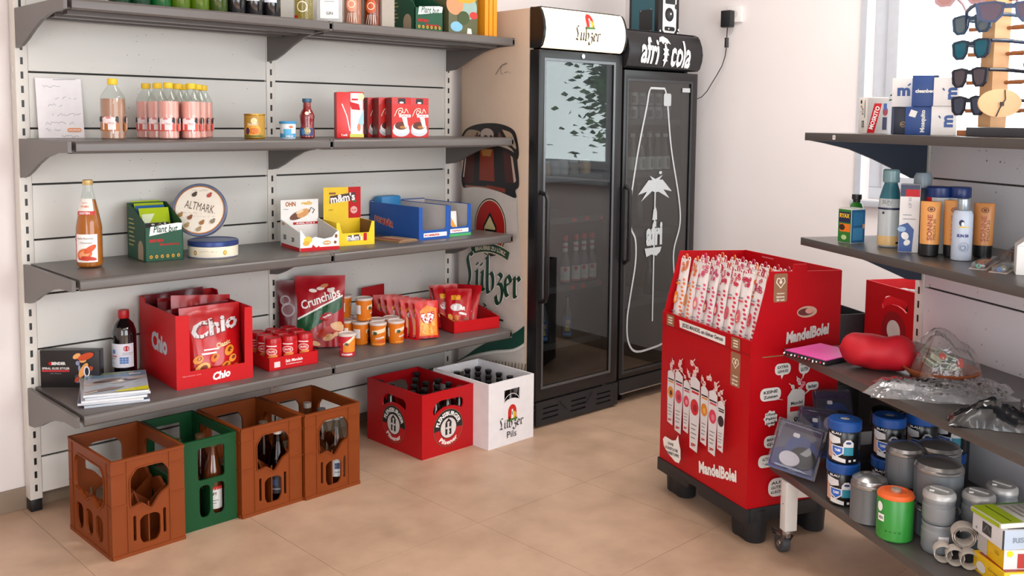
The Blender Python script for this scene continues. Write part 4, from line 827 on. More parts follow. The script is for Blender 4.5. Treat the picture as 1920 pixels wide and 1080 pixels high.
def green_holes(w, h, cells):
    W2 = w / 2
    if cells == 1:
        H = [rr(-W2 * .46, h * .54, W2 * .55, h * .9, .01)]
        for xa, xb in ((-W2 * .42, -W2 * .02), (W2 * .08, W2 * .54)): H.append(soft([(xa + .008, h * .12), (xb - .008, h * .12), (xb, h * .18), (xb, h * .48), (xa, h * .48), (xa, h * .18)], 2, .35))
        return H
    return [rr(-w * .36, h * .54, w * .36, h * .9, .01)] + [rr(w * c - .03, h * .12, w * c + .03, h * .48, .01) for c in (-.25, 0, .25)]
crate('empty brown plastic bottle crate at the left front end of the row', .165, -.412, .25, .36, .331, BC, BC2, 1)
GC, GC2 = K('0B4422', .45, spec=.3), K('09381C', .45, spec=.3)
crate('green plastic bottle crate standing between two brown ones', .405, -.385, .2, .34, .322, GC, GC2, 0, True, None, 'green')
crate('brown plastic bottle crate right of the green one with a few empties', .636, -.41, .252, .33, .331, BC, BC2, 1)
crate('brown plastic bottle crate at the right end, full of clear empties', .894, -.415, .252, .335, .331, BC, BC2, 1)
EM = thin('empty_glass', 'E4E8E6', .7, rough=.02); EMB = thin('empty_brownish', 'B09A88', .8)
EP = [(0, .001), (.033, .001), (.0365, .006), (.0365, .13), (.034, .155), (.02, .21), (.0145, .24), (.0145, .262), (0, .262)]
def empty(label, x, y, lab, cap, glass=EM, group='empties in the brown crates'):
    t = thing('empty_bottle', label, 'bottle', (x, y, .0125), random.Random(label).uniform(-70, -10), group); lathe_part('bottle_glass', t, EP, glass, 20); lathe_part('cap', t, [(.0155, .25), (.0165, .252), (.0165, .27), (0, .27)], K(cap, .4), 16)
    q = MB(); A = Art(q, cyl(.0367)); A.rect(-.034, .03, .034, .1, K(lab, .5)); A.rect(-.02, .06, .0, .085, K('3A4A6A', .5)); A.rect(-.02, .045, .022, .05, GREY); q.build('label', t)
pos6 = [(-.06, -.105), (.06, -.105), (-.06, 0), (.06, 0), (-.06, .105), (.06, .105)]; n6 = ['front left', 'front right', 'middle left', 'middle right', 'rear left', 'rear right']
for k, (x, y) in enumerate(pos6):
    empty('clear empty bottle with a pale label, %s cell of the right-hand brown crate' % n6[k], .894 + x, -.415 + y, ('D8DCDC', 'C9CFD2', 'E0E0DC', 'CFD4D8', 'D4D0CC', 'DDE0E4')[k], ('D8D8D8', '8A8A8A', 'E0DCD8', '5A5A5E', 'C8C8CC', 'B8B0A8')[k])
for k in (0, 1, 3): empty('smoky empty bottle, %s cell of the brown crate beside the green one' % n6[k], .636 + pos6[k][0], -.41 + pos6[k][1], ('3A4654', '2E3038', '8A8C90')[k % 3], ('6A6058', 'D8D0C8', '3A3A3A')[k % 3], EMB)
JB = K('3E1710', .1, coat=.8)
for k, (x, y) in enumerate([(-.045, -.1), (.045, -.1), (-.045, 0), (.045, .0)]):
    t = thing('juice_bottle', 'dark juice bottle in the green crate, %s' % n6[k], 'bottle', (.405 + x, -.385 + y, .0125), -30, 'juice bottles in the green crate'); lathe_part('bottle', t, EP, JB if k != 1 else K('5A2A10', .1, coat=.8), 20); lathe_part('cap', t, [(.0155, .25), (.0165, .252), (.0165, .27), (0, .27)], K('6A4A30', .4), 16)
    q = MB(); A = Art(q, cyl(.0367)); A.rect(-.036, .03, .036, .108, K(('3A1A1A', 'E9E4E0')[k % 2], .5)); A.rect(-.036, .1, .036, .112, K('C8281E', .5) if k % 2 else K('5A2A20', .5)); A.text('SAFT', .0, .085, .01, INK if k % 2 else CREAM, w=.03, bold=.03); A.rect(-.02, .06, .02, .063, GREY); A.rect(-.02, .05, .012, .053, GREY); A.rect(-.008, .02, .002, .1, CREAM) if k == 0 else 0; q.build('label', t)
# beer crates
BEERP = [(0, .001), (.028, .001), (.031, .006), (.031, .14), (.029, .16), (.018, .185), (.0135, .21), (.0125, .24), (.0138, .243), (.0138, .252), (0, .252)]
BG = K('1E0F08', .08, coat=1)
def beer_crate(label, x, y, w, d, h, m, hole, rz, dress, side_hole=True, group='beer crates'):
    t = thing('beer_crate', label, 'crate', (x, y, 0), rz, group); e = .007
    for o, ux, L, nm in (((0, -d / 2, 0), (1, 0, 0), w, 'end_wall'), ((0, d / 2, 0), (-1, 0, 0), w, 'end_wall'), ((-w / 2, 0, 0), (0, -1, 0), d - 2 * e - .0004, 'side_wall'), ((w / 2, 0, 0), (0, 1, 0), d - 2 * e - .0004, 'side_wall')):
        q = MB(); ho = [hole] if (nm == 'end_wall' or side_hole) else []
        q.plate([(-L / 2, 0), (L / 2, 0), (L / 2, h), (-L / 2, h)], ho, (o, ux, (0, 0, 1)), e, m); pn = q.build(nm, t)
        q = MB(); dress(Art(q, plane(o, (ux, (0, 0, 1)))), nm); 
        if q.v: q.build('emblem', pn)
    q = MB(); q.bx(-w / 2 + e, w / 2 - e, -d / 2 + e, d / 2 - e, .003, .01, m)
    q.build('bottom', t)
    q = MB(); a, b = w / 2 - e - .0005, d / 2 - e - .0005
    for k in range(1, 4): q.bx(-a + 2 * a * k / 4 - .001, -a + 2 * a * k / 4 + .001, -b, b, .01, .09, m)
    for k in range(1, 5): q.bx(-a, a, -b + 2 * b * k / 5 - .001, -b + 2 * b * k / 5 + .001, .01, .09, m)
    q.build('divider', t); return t
RC = K('B00A14', .42, spec=.35); WC = K('E9E6E8', .4)
def smile(k=1): return soft([(-.085, .2), (-.08, .178), (-.05, .196), (-.02, .207), (.02, .207), (.05, .2), (.078, .186), (.085, .2), (.085, .224), (.07, .236), (-.04, .24), (-.072, .23)], 3, .3)
def dress_red(A, nm):
    x, y = 0, .112; R = .083; A.ring(x, y, R - .003, R, K('6A5A40', .4), 40); A.ring(x, y, .047, R - .003, INK, 40, -5, 185); A.ring(x, y, .047, R - .004, K('B5121A', .4), 40, 185, 355)
    A.text('FLENSBURGER', x, y + .0635, .02, WHITE, w=.17, bold=.035, arc=.0635); A.text('Pilsener', x, y - .0635, .02, WHITE, w=.105, bold=.03, arc=-.0635)
    A.ell(x, y, .047, .047, INK, 32); A.ell(x, y, .044, .044, K('D8D2CE', .4), 32); A.rect(-.018, y - .03, -.006, y + .022, INK); A.rect(.004, y - .03, .016, y + .022, INK); A.ring(x, y + .018, .01, .018, INK, 16, 0, 180); A.rect(-.016, y - .004, .014, y + .004, K('D8D2CE', .4)); A.ell(x, y + .036, .006, .005, INK, 10); A.rect(-.008, y - .02, .006, y - .015, K('D8D2CE', .4))
beer_crate('red plastic beer crate with round black emblems on the floor', 1.51, -.35, .29, .395, .281, RC, smile(), 0, dress_red)
def lighthouse(A, x, y, k):
    R2, Y2, G2_ = K('C8281E', .4), K('E0B030', .4), K('3F7A2E', .4)
    A.poly([(x - .5 * k, y - .55 * k), (x + .5 * k, y - .55 * k)] + [(x + .5 * k * cos(radians(a)), y + .1 * k + .62 * k * sin(radians(a))) for a in range(0, 181, 15)], R2)
    A.ell(x + .2 * k, y - .2 * k, .26 * k, .3 * k, Y2); A.poly([(x - .13 * k, y - .5 * k), (x + .13 * k, y - .5 * k), (x + .08 * k, y + .3 * k), (x - .08 * k, y + .3 * k)], WHITE); A.rect(x - .05 * k, y - .2 * k, x + .03 * k, y + .1 * k, INK); A.poly([(x - .62 * k, y - .72 * k), (x + .62 * k, y - .66 * k), (x + .6 * k, y - .5 * k), (x - .6 * k, y - .52 * k)], G2_)
def dress_white(A, nm):
    if nm != 'end_wall': return
    A.ring(.0, .178, .05, .053, K('CFCACB', .4), 20, 20, 160); lighthouse(A, .004, .142, .052); brew(A, 'Lübzer', -.078, .078, .028, INK, nw=.0065, kx=.032); A.text('Pils', 0, .046, .03, INK, w=.058)
whole = [(-.045, .192), (-.02, .203), (.005, .206), (.03, .203), (.052, .196), (.052, .25), (-.045, .25)]
beer_crate('white plastic beer crate with dark lettering beside the fridge', 1.795, -.458, .28, .38, .295, WC, whole, 0, dress_white, False)
def beer(label, x, y, neck, group):
    t = thing('beer_bottle', label, 'bottle', (x, y, .011), -42, group); lathe_part('bottle', t, BEERP, BG, 18); lathe_part('cap', t, [(.0145, .246), (.0155, .248), (.015, .257), (0, .258)], K(neck, .35, metal=.5), 16)
    q = MB(); A = Art(q, cyl(.0312)); A.rect(-.025, .05, .025, .12, K('D8D0C8', .45)); q.build('label', t); return t
rw5 = ['first row', 'second row', 'third row', 'fourth row', 'fifth row']; cl4 = ['leftmost', 'second from left', 'third from left', 'rightmost']
bp = None
for cx, cy, w, d, skip, cap, nm, rz in ((1.51, -.35, .276, .381, {(1, 4), (2, 4), (0, 2), (1, 3), (3, 3)}, '2A2A2E', 'red', 0), (1.795, -.458, .266, .366, {(0, 4)}, '1E1A18', 'white', 0)):
    for i in range(4):
        for j in range(5):
            if (i, j) in skip: continue
            x, y = cx - w / 2 + w * (i + .5) / 4, cy - d / 2 + d * (j + .5) / 5; lb = 'brown beer bottle in the %s crate, %s from the front, %s' % (nm, rw5[j], cl4[i])
            if bp is None: bp = beer(lb, x, y, cap, 'beer bottles in the red crate')
            else: dup(bp, lb, (x, y, .011), None, 'beer bottles in the %s crate' % nm)
# ------------------------------------------------------------------ the two glass-door fridges (turned a little out of the wall line)
BEFORE = set(bpy.data.objects)
FY = -.577; FB = K('131315', .32); FB2 = K('1B1B1E', .5); LINER = K('38383A', .5); FGL = thin('fridge_glass', 'C9CECE', 2.0, rough=.0)
def loop_tube(q, pts, r, m, seg=6): q.tube(pts, r, m, seg)
def fridge(label, x0, x1, zt, zb, zh, outer, side_m):
    t = thing('glass_door_fridge', label, 'fridge', ((x0 + x1) / 2, FY, 0), 0); c = (x0 + x1) / 2; h = (x1 - x0) / 2; D = .55
    q = MB(); y0, y1 = .068, .56
    for a, b in ((-h, -h + .03), (h - .03, h)): q.bx(a, b, y0, y1, zb, zt, side_m)
    q.bx(-h + .03, h - .03, y1 - .03, y1, zb, zt, side_m); q.bx(-h + .03, h - .03, y0, y1 - .03, zt - .03, zt, side_m); q.bx(-h + .03, h - .03, y0, y1 - .03, zb, zb + .03, FB)
    cab = q.build('cabinet', t, bevel=.003)
    q = MB(); a = h - .0305
    for s in (-1, 1): q.bx(*sorted((s * a, s * (a - .004))), y0 + .002, y1 - .031, zb + .03, zh, LINER)
    q.bx(-a, a, y1 - .036, y1 - .031, zb + .03, zh, LINER); q.bx(-a, a, y0 + .002, y1 - .036, zb + .031, zb + .035, LINER); q.bx(-a, a, y0 + .002, y1 - .036, zh, zh + .005, LINER)
    q.build('inner_lining', t)
    return t, cab
def door(t, h, z0, z1, gl, gr, gb, gt, strip):
    q = MB(); q.plate([(-h, z0), (h, z0), (h, z1), (-h, z1)], [[(-h + gl, z0 + gb), (h - gr, z0 + gb), (h - gr, z1 - gt), (-h + gl, z1 - gt)]], ((0, 0, 0), (1, 0, 0), (0, 0, 1)), .062, FB); d = q.build('door', t, bevel=.003)
    q = MB(); q.plate([(-h + gl - .008, z0 + gb - .008), (h - gr + .008, z0 + gb - .008), (h - gr + .008, z1 - gt + .008), (-h + gl - .008, z1 - gt + .008)], [[(-h + gl + .004, z0 + gb + .004), (h - gr - .004, z0 + gb + .004), (h - gr - .004, z1 - gt - .004), (-h + gl + .004, z1 - gt - .004)]], ((0, -.0015, 0), (1, 0, 0), (0, 0, 1)), .004, strip); q.build('glazing_bead', d)
    q = MB(); q.bx(-h + gl - .002, h - gr + .002, .006, .01, z0 + gb - .002, z1 - gt + .002, FGL); g = q.build('glass', d)
    return d, g
HP = [(.062, 0), (.004, .0), (-.012, .012), (-.026, .05), (-.03, .085), (-.024, .125), (-.008, .165), (.006, .182), (.062, .186)]
def header(t, h, z, k, front_m, cap_m, dress):
    q = MB(); P = [(y, zz * k) for y, zz in HP]
    q.plate(P, [], ((h, 0, z), (0, 1, 0), (0, 0, 1)), .014, cap_m); hd = q.build('header', t)
    q = MB(); q.plate(P, [], ((-h + .014, 0, z), (0, 1, 0), (0, 0, 1)), .014, cap_m); q.build('side_cap', hd)
    vs = []; fs = []; F = smooth2(P[1:-1], 5); n = len(F)
    for y, zz in F: vs += [(-h + .0142, y + .001, z + zz), (h - .0142, y + .001, z + zz)]
    fs = [(2 * i, 2 * i + 1, 2 * i + 3, 2 * i + 2) for i in range(n - 1)]
    q = MB(); q.add(vs, fs, front_m, True); q.bx(-h + .0142, h - .0142, .055, .062, z, z + .185 * k, cap_m); q.bx(-h + .0142, h - .0142, .006, .055, z + .1845 * k, z + .1865 * k, cap_m); q.bx(-h + .0142, h - .0142, .005, .055, z - .0005, z + .001, cap_m); pn = q.build('sign_panel', hd)
    def S(u, v, hh):
        zz = max(.001, min(.18 * k, v))
        for (ya, za), (yb, zb) in zip(F, F[1:]):
            if za <= zz <= zb: y = ya + (yb - ya) * (zz - za) / max(zb - za, 1e-6); break
        else: y = F[-1][0]
        return Vector((u, y - hh + .0005, z + v))
    S.flat = False
    q = MB(); dress(Art(q, S, h=.003, maxlen=.01)); q.build('sign_print', hd)
    return hd
BEI = K('CDB59F', .5, nz=.02)
f1, cab1 = fridge('black glass-door fridge with a lit cream brewery sign on top', 2.018, 2.585, 1.958, .06, 1.73, None, BEI)
def dress1(A):
    lighthouse(A, .02, .135, .052); A2 = A; brew(A, 'Lübzer', -.085, .045, .038, K('1E1C18', .5), nw=.0095, kx=.036)
header(f1, .2835, 1.776, 1.0, K('FFE7C4', .4, nz=0, emit=1.15), FB, dress1)
d1, g1 = door(f1, .2835, .128, 1.768, .042, .058, .062, .045, K('6E7074', .3, metal=.7))
q = MB(); q.tube([(-.262, -.0, 1.115), (-.262, -.036, 1.105), (-.262, -.046, 1.08), (-.262, -.046, .64), (-.262, -.036, .612), (-.262, -.0, .602)], .011, FB, 10); q.build('handle', d1)
q = MB(); q.tube([(0, .0, 1.749), (0, -.006, 1.749)], .011, SILVER, 14); q.build('lock', d1)
q = MB(); holes = []
for a in (-.19, .0, .18):
    for b in (.042, .066, .09): holes.append([(a - .05 - (.01 if b < .06 else 0), b - .004), (a + .05, b - .004), (a + .05, b + .004), (a - .05, b + .004)])
q.plate([(-.2835, .012), (.2835, .012), (.2835, .124), (-.2835, .124)], holes, ((0, -.008, 0), (1, 0, 0), (0, 0, 1)), .01, FB2)
for x, s in ((-.105, -1), (.075, 1)): q.bx(-.032, .032, -.013, -.0075, -.003, .003, FB2, T(x, 0, .085) @ RY(45 * -s))
q.bx(-.28, .28, .004, .008, .014, .122, BLACK); q.build('kick_panel', f1)
q = MB(); q.bx(-.26, .26, .08, .53, .0, .06, FB2); q.build('base', f1)
# beer picture stuck over the fridge's left side
q = MB(); A = Art(q, plane((-.2835, -FY, 0), LEFT)); BLK, BRW, RBR = K('171314', .4), K('42130F', .4), K('7E2A14', .4)
A.poly([(.0, .07), (.0, .8), (.03, 1.1), (.44, 1.13), (.468, .8), (.5, .5), (.5, .07)], K('CBC2BA', .45))
for k in range(14): A.stroke([(.2 + .022 * k, .08 + .004 * k), (.21 + .022 * k, .2), (.2 + .024 * k, .26 + .003 * k)], .008, K(('8A7C6A', '6E6252', 'A89880')[k % 3], .5))
A.poly(smooth2([(-.0, .215), (.08, .262), (.162, .315), (.3, .385), (.42, .428), (.5, .48)]) + [(.5, .4)] + smooth2([(.5, .398), (.42, .355), (.27, .318), (.1, .26), (-.0, .21)])[1:], K('0B4436', .35)); A.stroke(smooth2([(.0, .205), (.1, .25), (.27, .308), (.42, .346), (.5, .388)]), .01, K('E4E0D8', .4))
A.poly(smooth2([(.02, 1.36), (.06, 1.4), (.16, 1.425), (.3, 1.428), (.41, 1.4), (.442, 1.34), (.45, 1.28), (.43, 1.26), (.4, 1.31), (.3, 1.335), (.18, 1.335), (.08, 1.32)]), BLK); A.poly(smooth2([(.03, 1.355), (.08, 1.395), (.17, 1.385), (.12, 1.345)]), K('A08C74', .4)); A.poly(smooth2([(.33, 1.4), (.4, 1.38), (.432, 1.31), (.38, 1.34)]), K('B49A80', .4)); A.ell(.22, 1.375, .05, .03, K('B7A498', .4)); A.ell(.21, 1.36, .016, .012, BLK); A.ell(.25, 1.362, .012, .01, BLK); A.poly([(.1, 1.33), (.15, 1.39), (.165, 1.33)], K('5E3A38', .4)); A.poly([(.29, 1.335), (.31, 1.39), (.36, 1.34)], K('6E4A42', .4))
A.poly(smooth2([(.055, 1.305), (.16, 1.325), (.3, 1.322), (.42, 1.29), (.447, 1.22), (.455, 1.14), (.43, 1.115), (.43, 1.08), (.3, 1.105), (.16, 1.115), (.045, 1.105), (.025, 1.16)]), BLK)
A.poly([(.075, 1.29), (.13, 1.3), (.12, 1.135), (.05, 1.13), (.045, 1.17)], BRW); A.poly([(.17, 1.305), (.27, 1.305), (.28, 1.15), (.165, 1.15)], RBR); A.poly([(.175, 1.303), (.26, 1.303), (.25, 1.27), (.19, 1.27)], K('9A6A34', .4)); A.poly([(.34, 1.3), (.39, 1.285), (.42, 1.2), (.42, 1.15), (.36, 1.15)], BRW); A.poly([(.395, 1.28), (.41, 1.27), (.436, 1.16), (.42, 1.15)], K('B9A090', .4)); A.poly([(.055, 1.12), (.3, 1.122), (.29, 1.108), (.06, 1.11)], K('8A5A40', .4)); A.poly([(.22, 1.13), (.36, 1.12), (.36, 1.1), (.24, 1.115)], RBR); A.poly([(.06, 1.28), (.068, 1.28), (.048, 1.16), (.04, 1.16)], K('C8B8A8', .4))
A.poly(smooth2([(.045, 1.105), (.16, 1.115), (.3, 1.105), (.44, 1.075)]) + [(.455, .9), (.04, .9)], K('CBC2BA', .45))
A.ell(.252, .925, .118, .142, BLK, 40); A.ell(.252, .925, .112, .136, K('D9C9A8', .4), 40); A.ell(.252, .925, .107, .13, K('A81C16', .4), 40); A.poly([(.2, .86), (.2, .93), (.25, 1.0), (.3, .93), (.3, .86)], BLK); A.poly([(.21, .86), (.21, .925), (.25, .98), (.29, .925), (.29, .86)], K('CDBE8A', .4)); A.rect(.215, .9, .295, .915, BLK)
A.poly([(.215, .83), (.29, .8), (.25, .78)], BLK); A.poly([(.24, .83), (.3, .81), (.33, .85)], K('A81C16', .4))
arc = [(.252 + .37 * cos(radians(a)), .455 + .37 * sin(radians(a))) for a in range(112, 67, -4)]; A.stroke(arc, .052, K('D8CDB4', .4)); A.stroke(arc, .042, K('0E3D2C', .4)); A.text('BRAUEREI ZU LÜBZ', .255, .825, .024, K('D8CDB4', .4), w=.23, bold=.03, arc=.37)
brew(A, 'Lübzer', .06, .603, .104, K('EEE9E2', .4), nw=.038, kx=.089); brew(A, 'Lübzer', .058, .606, .104, K('0B3E2E', .4), nw=.027, kx=.089)
A.text('Zart', .235, .518, .04, BLK, w=.085, bold=.02, rot=-18, shear=.2); A.rect(.33, .478, .36, .487, BLK)
A.stroke(smooth2([(.29, 1.66), (.33, 1.7), (.37, 1.71)]), .003, BLK); A.stroke([(.33, 1.7), (.325, 1.67), (.34, 1.66)], .0025, BLK); scribble(A, .34, .4, 1.668, .012, BLK, .002, 2); q.build('side_picture', cab1)
def shelf_in(t, h, z, tags=()):
    q = MB(); q.bx(-h + .036, h - .036, .09, .52, z - .008, z, K('4A4A4E', .4)); s = q.build('shelf', t); q = MB(); q.bx(-h + .036, h - .036, .078, .09, z - .028, z + .002, K('55565A', .35)); q.build('price_rail', s)
    for x in tags: q = MB(); A = Art(q, plane((x, .078, z - .013), FRONT)); A.rrect(-.014, -.009, .014, .009, .006, K('E0382E', .5)); q.build('price_tag', s)
F1C = 2.3015
for z, tg in ((1.18, ()), (.975, (.04, .13, .235)), (.64, (.035, .11, .235)), (.365, ())): shelf_in(f1, .2835, z, tg)
for k, x in enumerate((2.19, 2.255, 2.315, 2.385, 2.47)):
    t = thing('jar', 'small pale jar in the lit-sign fridge, %s on the upper shelf' % ('leftmost', 'second', 'third', 'fourth', 'rightmost peach one')[k], 'jar', (x, -.44, 1.1805), -42, 'jars in the fridge'); c = ('C8A48A', 'B9B4B2', 'C0BCBA', '8A7A6A', 'D8A878')[k]
    lathe_part('jar', t, [(0, .001), (.026, .001), (.029, .01), (.029, .05), (.024, .06), (0, .06)], K(c, .3), 18); lathe_part('lid', t, [(.026, .06), (.0265, .072), (0, .073)], K('C9C9CB', .3), 18)
for k, (x, y) in enumerate(((2.2, -.36), (2.33, -.45), (2.405, -.45), (2.462, -.45), (2.522, -.45), (2.14, -.45))):
    t = thing('schnapps_bottle', 'clear slim bottle with red capsule in the fridge, %s' % ('at the back with dark red drink', 'left one of the front four', 'second of the front four', 'third of the front four', 'right one of the front four', 'behind the door handle')[k], 'bottle', (x, y, .6405), -42, 'slim bottles in the fridge')
    lathe_part('bottle_glass', t, [(0, .001), (.025, .001), (.028, .006), (.028, .1), (.024, .12), (.012, .15), (.011, .235), (0, .235)], K('5A5356', .12, coat=.6) if k else K('6E2A2E', .12), 18); lathe_part('capsule', t, [(.0125, .215), (.013, .217), (.013, .242), (0, .243)], K('D0302E', .4), 14)
    q = MB(); A = Art(q, cyl(.0282)); A.rect(-.026, .012, .026, .088, K('D9D2CC', .5)); A.poly([(-.026, .012), (.026, .012), (.026, .02), (-.026, .02)], K('C8605A', .5)); A.poly([(-.01, .075), (.0, .06), (.012, .075), (0, .088)], RED); scribble(A, -.02, .02, .045, .01, K('7A6A66', .5), .0015, k); q.build('label', t)
    q = MB(); A = Art(q, cyl(.0123), h=.0015); A.rect(-.012, .16, .012, .205, K('DAD4CE', .5)); A.rect(-.012, .178, .012, .19, RED); q.build('neck_label', t)
for k, (x, y) in enumerate(((2.185, -.45), (2.245, -.38), (2.35, -.45))):
    t = thing('blue_label_bottle', 'dark bottle with a blue label on the low fridge shelf, %s' % ('left', 'rear middle', 'right')[k], 'bottle', (x, y, .3655), -42, 'blue-label bottles in the fridge')
    lathe_part('bottle', t, [(0, .001), (.028, .001), (.031, .006), (.031, .12), (.026, .14), (.012, .17), (.0115, .22), (0, .221)], K('10141C', .06, coat=1), 18); lathe_part('cap', t, [(.013, .208), (.0135, .22), (0, .224)], K('2A4A7A', .4), 14)
    q = MB(); A = Art(q, cyl(.0312)); A.rect(-.026, .012, .026, .11, K('1E4A86', .45)); A.ell(.004, .085, .012, .012, K('D8B088', .45)); A.poly([(-.014, .04), (.014, .04), (.006, .07), (-.01, .066)], K('C8B050', .45)); A.rect(-.022, .018, .022, .03, K('5A9AD0', .45)); q.build('label', t)

f2, cab2 = fridge('black glass-door fridge with white palm print, standing in the corner', 2.6, 3.19, 1.895, .1, 1.68, None, FB)
def dress2(A):
    A.text('afri', -.135, .09, .135, WHITE, w=.135, bold=.026, rot=-2); A.text('cola', .112, .083, .14, WHITE, w=.165, bold=.026, rot=-2)
    A.poly([(-.062, .135), (-.05, .16), (-.02, .168), (.012, .155), (.028, .128), (.006, .136), (.0, .126), (-.016, .138), (-.034, .126), (-.044, .14)], WHITE); A.poly([(-.02, .13), (-.012, .13), (-.006, .105), (.008, .1), (-.002, .088), (.01, .07), (-.004, .072), (-.004, .05), (.006, .042), (-.006, .04), (-.016, .01), (-.024, .04), (-.036, .044), (-.026, .054), (-.028, .07), (-.038, .072), (-.028, .088), (-.038, .102), (-.024, .106)], WHITE)
header(f2, .295, 1.712, 1.02, FB, FB2, dress2)
d2, g2 = door(f2, .295, .135, 1.7, .03, .05, .03, .05, K('4A4B4E', .3, metal=.6))
q = MB(); q.tube([(-.27, -.0, 1.12), (-.27, -.03, 1.1), (-.27, -.03, .75), (-.27, 0, .73)], .011, FB, 10); q.build('handle', d2)
q = MB(); q.bx(-.295, .295, -.004, .03, .055, .128, FB2); q.bx(-.29, .29, -.008, -.004, .055, .06, SILVER); q.build('kick_panel', f2)
for x in (-.22, .22):
    for y in (.06, .48):
        q = MB(); q.tube([(x - .012, y, .028), (x + .012, y, .028)], .0275, BLACK, 16); q.bx(x - .016, x + .016, y - .02, y + .02, .05, .1, K('3A3A3C', .4)); q.build('caster', f2)
q = MB(); A = Art(q, plane((0, .0055, 0), FRONT)); PW = K('B4B8B9', .5); ox = -2.9 - .0
L1 = [(2.8, 1.6), (2.792, 1.57), (2.782, 1.52), (2.73, 1.33), (2.695, 1.168), (2.663, .98), (2.68, .9), (2.715, .839), (2.718, .72), (2.681, .539), (2.663, .431), (2.675, .318), (2.743, .255), (2.914, .26)]
R1 = [(2.93, 1.6), (2.94, 1.57), (2.95, 1.52), (2.987, 1.3), (3.059, 1.042), (3.074, .897), (3.027, .757), (3.04, .6), (3.075, .42), (3.05, .3), (2.914, .26)]
A.stroke(smooth2([(x - 2.895, z) for x, z in L1]), .011, PW); A.stroke(smooth2([(x - 2.895, z) for x, z in R1]), .011, PW); A.stroke([(2.8 - 2.895, 1.6), (2.81 - 2.895, 1.615), (2.92 - 2.895, 1.615), (2.93 - 2.895, 1.6)], .011, PW); A.rrect(2.915 - 2.895, 1.525, 2.975 - 2.895, 1.59, .01, K('AEB2B4', .5))
cx, cz = 2.861 - 2.895, 1.1; sx, sz = .00147, .000857
A.poly([(cx + (x - 222) * sx, cz - (y - 690) * sz) for x, y in ((130, 725), (185, 640), (206, 640), (190, 612), (222, 634), (262, 612), (243, 640), (262, 640), (315, 715), (268, 700), (302, 757), (240, 712), (222, 716), (206, 706), (146, 768), (178, 708))][::-1], PW)
A.ell(cx + .04, cz + .08, .012, .008, PW); A.rect(cx - .005, .4, cx + .005, 1.09, PW); A.poly([(cx - .018, .935), (cx + .02, .935), (cx + .018, .975), (cx + .008, 1.0), (cx - .01, .99)], PW); A.text('afri', cx, .865, .13, PW, w=.13, bold=.05); A.poly([(cx - .075, .79), (cx + .06, .79), (cx + .05, .765), (cx + .02, .745), (cx - .02, .755), (cx - .06, .745)], PW); A.rect(.17, 1.6, .235, 1.622, PW); q.build('glass_print', d2)
for z in (1.455, 1.18, .87, .5): shelf_in(f2, .295, z)
for k in range(10):
    i, j = k % 5, k // 5; t = thing('drink_can', 'pale drink can in the palm-print fridge, %s of the %s layer' % (('first', 'second', 'third', 'fourth', 'fifth')[i], ('lower', 'upper')[j]), 'can', (2.84 + .067 * i, -.43, 1.4555 + .072 * j), -40, 'cans in the palm-print fridge')
    q = MB(); q.lathe([(0, .002), (.022, .002), (.026, .008), (.026, .06), (.022, .069), (.021, .0685), (0, .067)], K(('C9CCCE', 'AEB4B8', 'D4D6D6')[k % 3], .3, metal=.3), 18); q.build('can', t); q = MB(); A = Art(q, cyl(.0262)); A.rect(-.012, .015, .012, .05, K(('5A6A72', '8A9296', '3E4A50')[k % 3], .5)); q.build('label', t)
for k in range(5):
    t = thing('cola_bottle', 'bottle with white labels in the palm-print fridge, %s from the left' % ('first', 'second', 'third', 'fourth', 'fifth')[k], 'bottle', (2.84 + .067 * k, -.43, 1.1805), -40, 'white-label bottles in the palm-print fridge')
    lathe_part('bottle', t, [(0, .001), (.026, .001), (.029, .006), (.029, .095), (.024, .12), (.013, .16), (.0125, .21), (0, .211)], K('2A2422', .06, coat=1), 18); lathe_part('cap', t, [(.0135, .205), (.0145, .207), (.014, .216), (0, .217)], K('3A3A3C', .4), 14)
    q = MB(); A = Art(q, cyl(.0292)); A.rect(-.03, .008, .03, .078, K('D5D2CC', .5)); A.rect(.008, .02, .012, .065, INK); A.rect(.016, .02, .02, .065, INK); q.build('label', t); q = MB(); A = Art(q, cyl(.0136), h=.002); A.rect(-.013, .182, .013, .2, K('D0D0CE', .5)); q.build('neck_label', t)
for k in range(3):
    t = thing('dark_bottle', 'dark bottle low in the palm-print fridge, %s' % ('left', 'middle', 'right')[k], 'bottle', (2.83 + .1 * k, -.4, .5005 if k == 2 else .8705), -40, 'dark bottles low in the palm-print fridge'); lathe_part('bottle', t, [(0, .001), (.03, .001), (.033, .006), (.033, .12), (.026, .15), (.013, .19), (.0125, .24), (0, .241)], K('1A1C1E', .06, coat=1), 18); lathe_part('cap', t, [(.0135, .235), (.0145, .237), (.014, .246), (0, .247)], GREY, 14)
# radio carton on the corner fridge
BXZ = 1.9035
t = thing('radio_carton', 'black picture carton of a white radio standing on the corner fridge', 'carton', (3.035, -.395, BXZ), 0)
q = MB(); q.bx(-.085, .085, -.1, .1, 0, .34, K('16181C', .3)); q.build('body', t, bevel=.0015)
q = MB(); A = Art(q, plane((0, -.1, 0), FRONT)); A.rect(-.083, .002, .083, .338, K('0E0F12', .3)); A.poly([(-.05, .022), (-.035, .008), (.045, .008), (.062, .03), (.062, .32), (-.05, .32)], K('E6E6E4', .35)); A.ell(.004, .105, .036, .036, INK, 28); A.ell(.004, .105, .02, .02, K('2E3238', .3), 20); A.ell(.016, .11, .006, .006, WHITE, 10); A.rrect(-.032, .16, .05, .25, .006, K('23282C', .3)); A.rect(-.02, .2, .04, .238, K('2E6A70', .3)); A.rrect(-.035, .02, .05, .042, .01, INK); A.ell(.0, .031, .006, .004, WHITE, 10); A.ell(.056, .15, .01, .014, K('2A2E32', .3), 12)
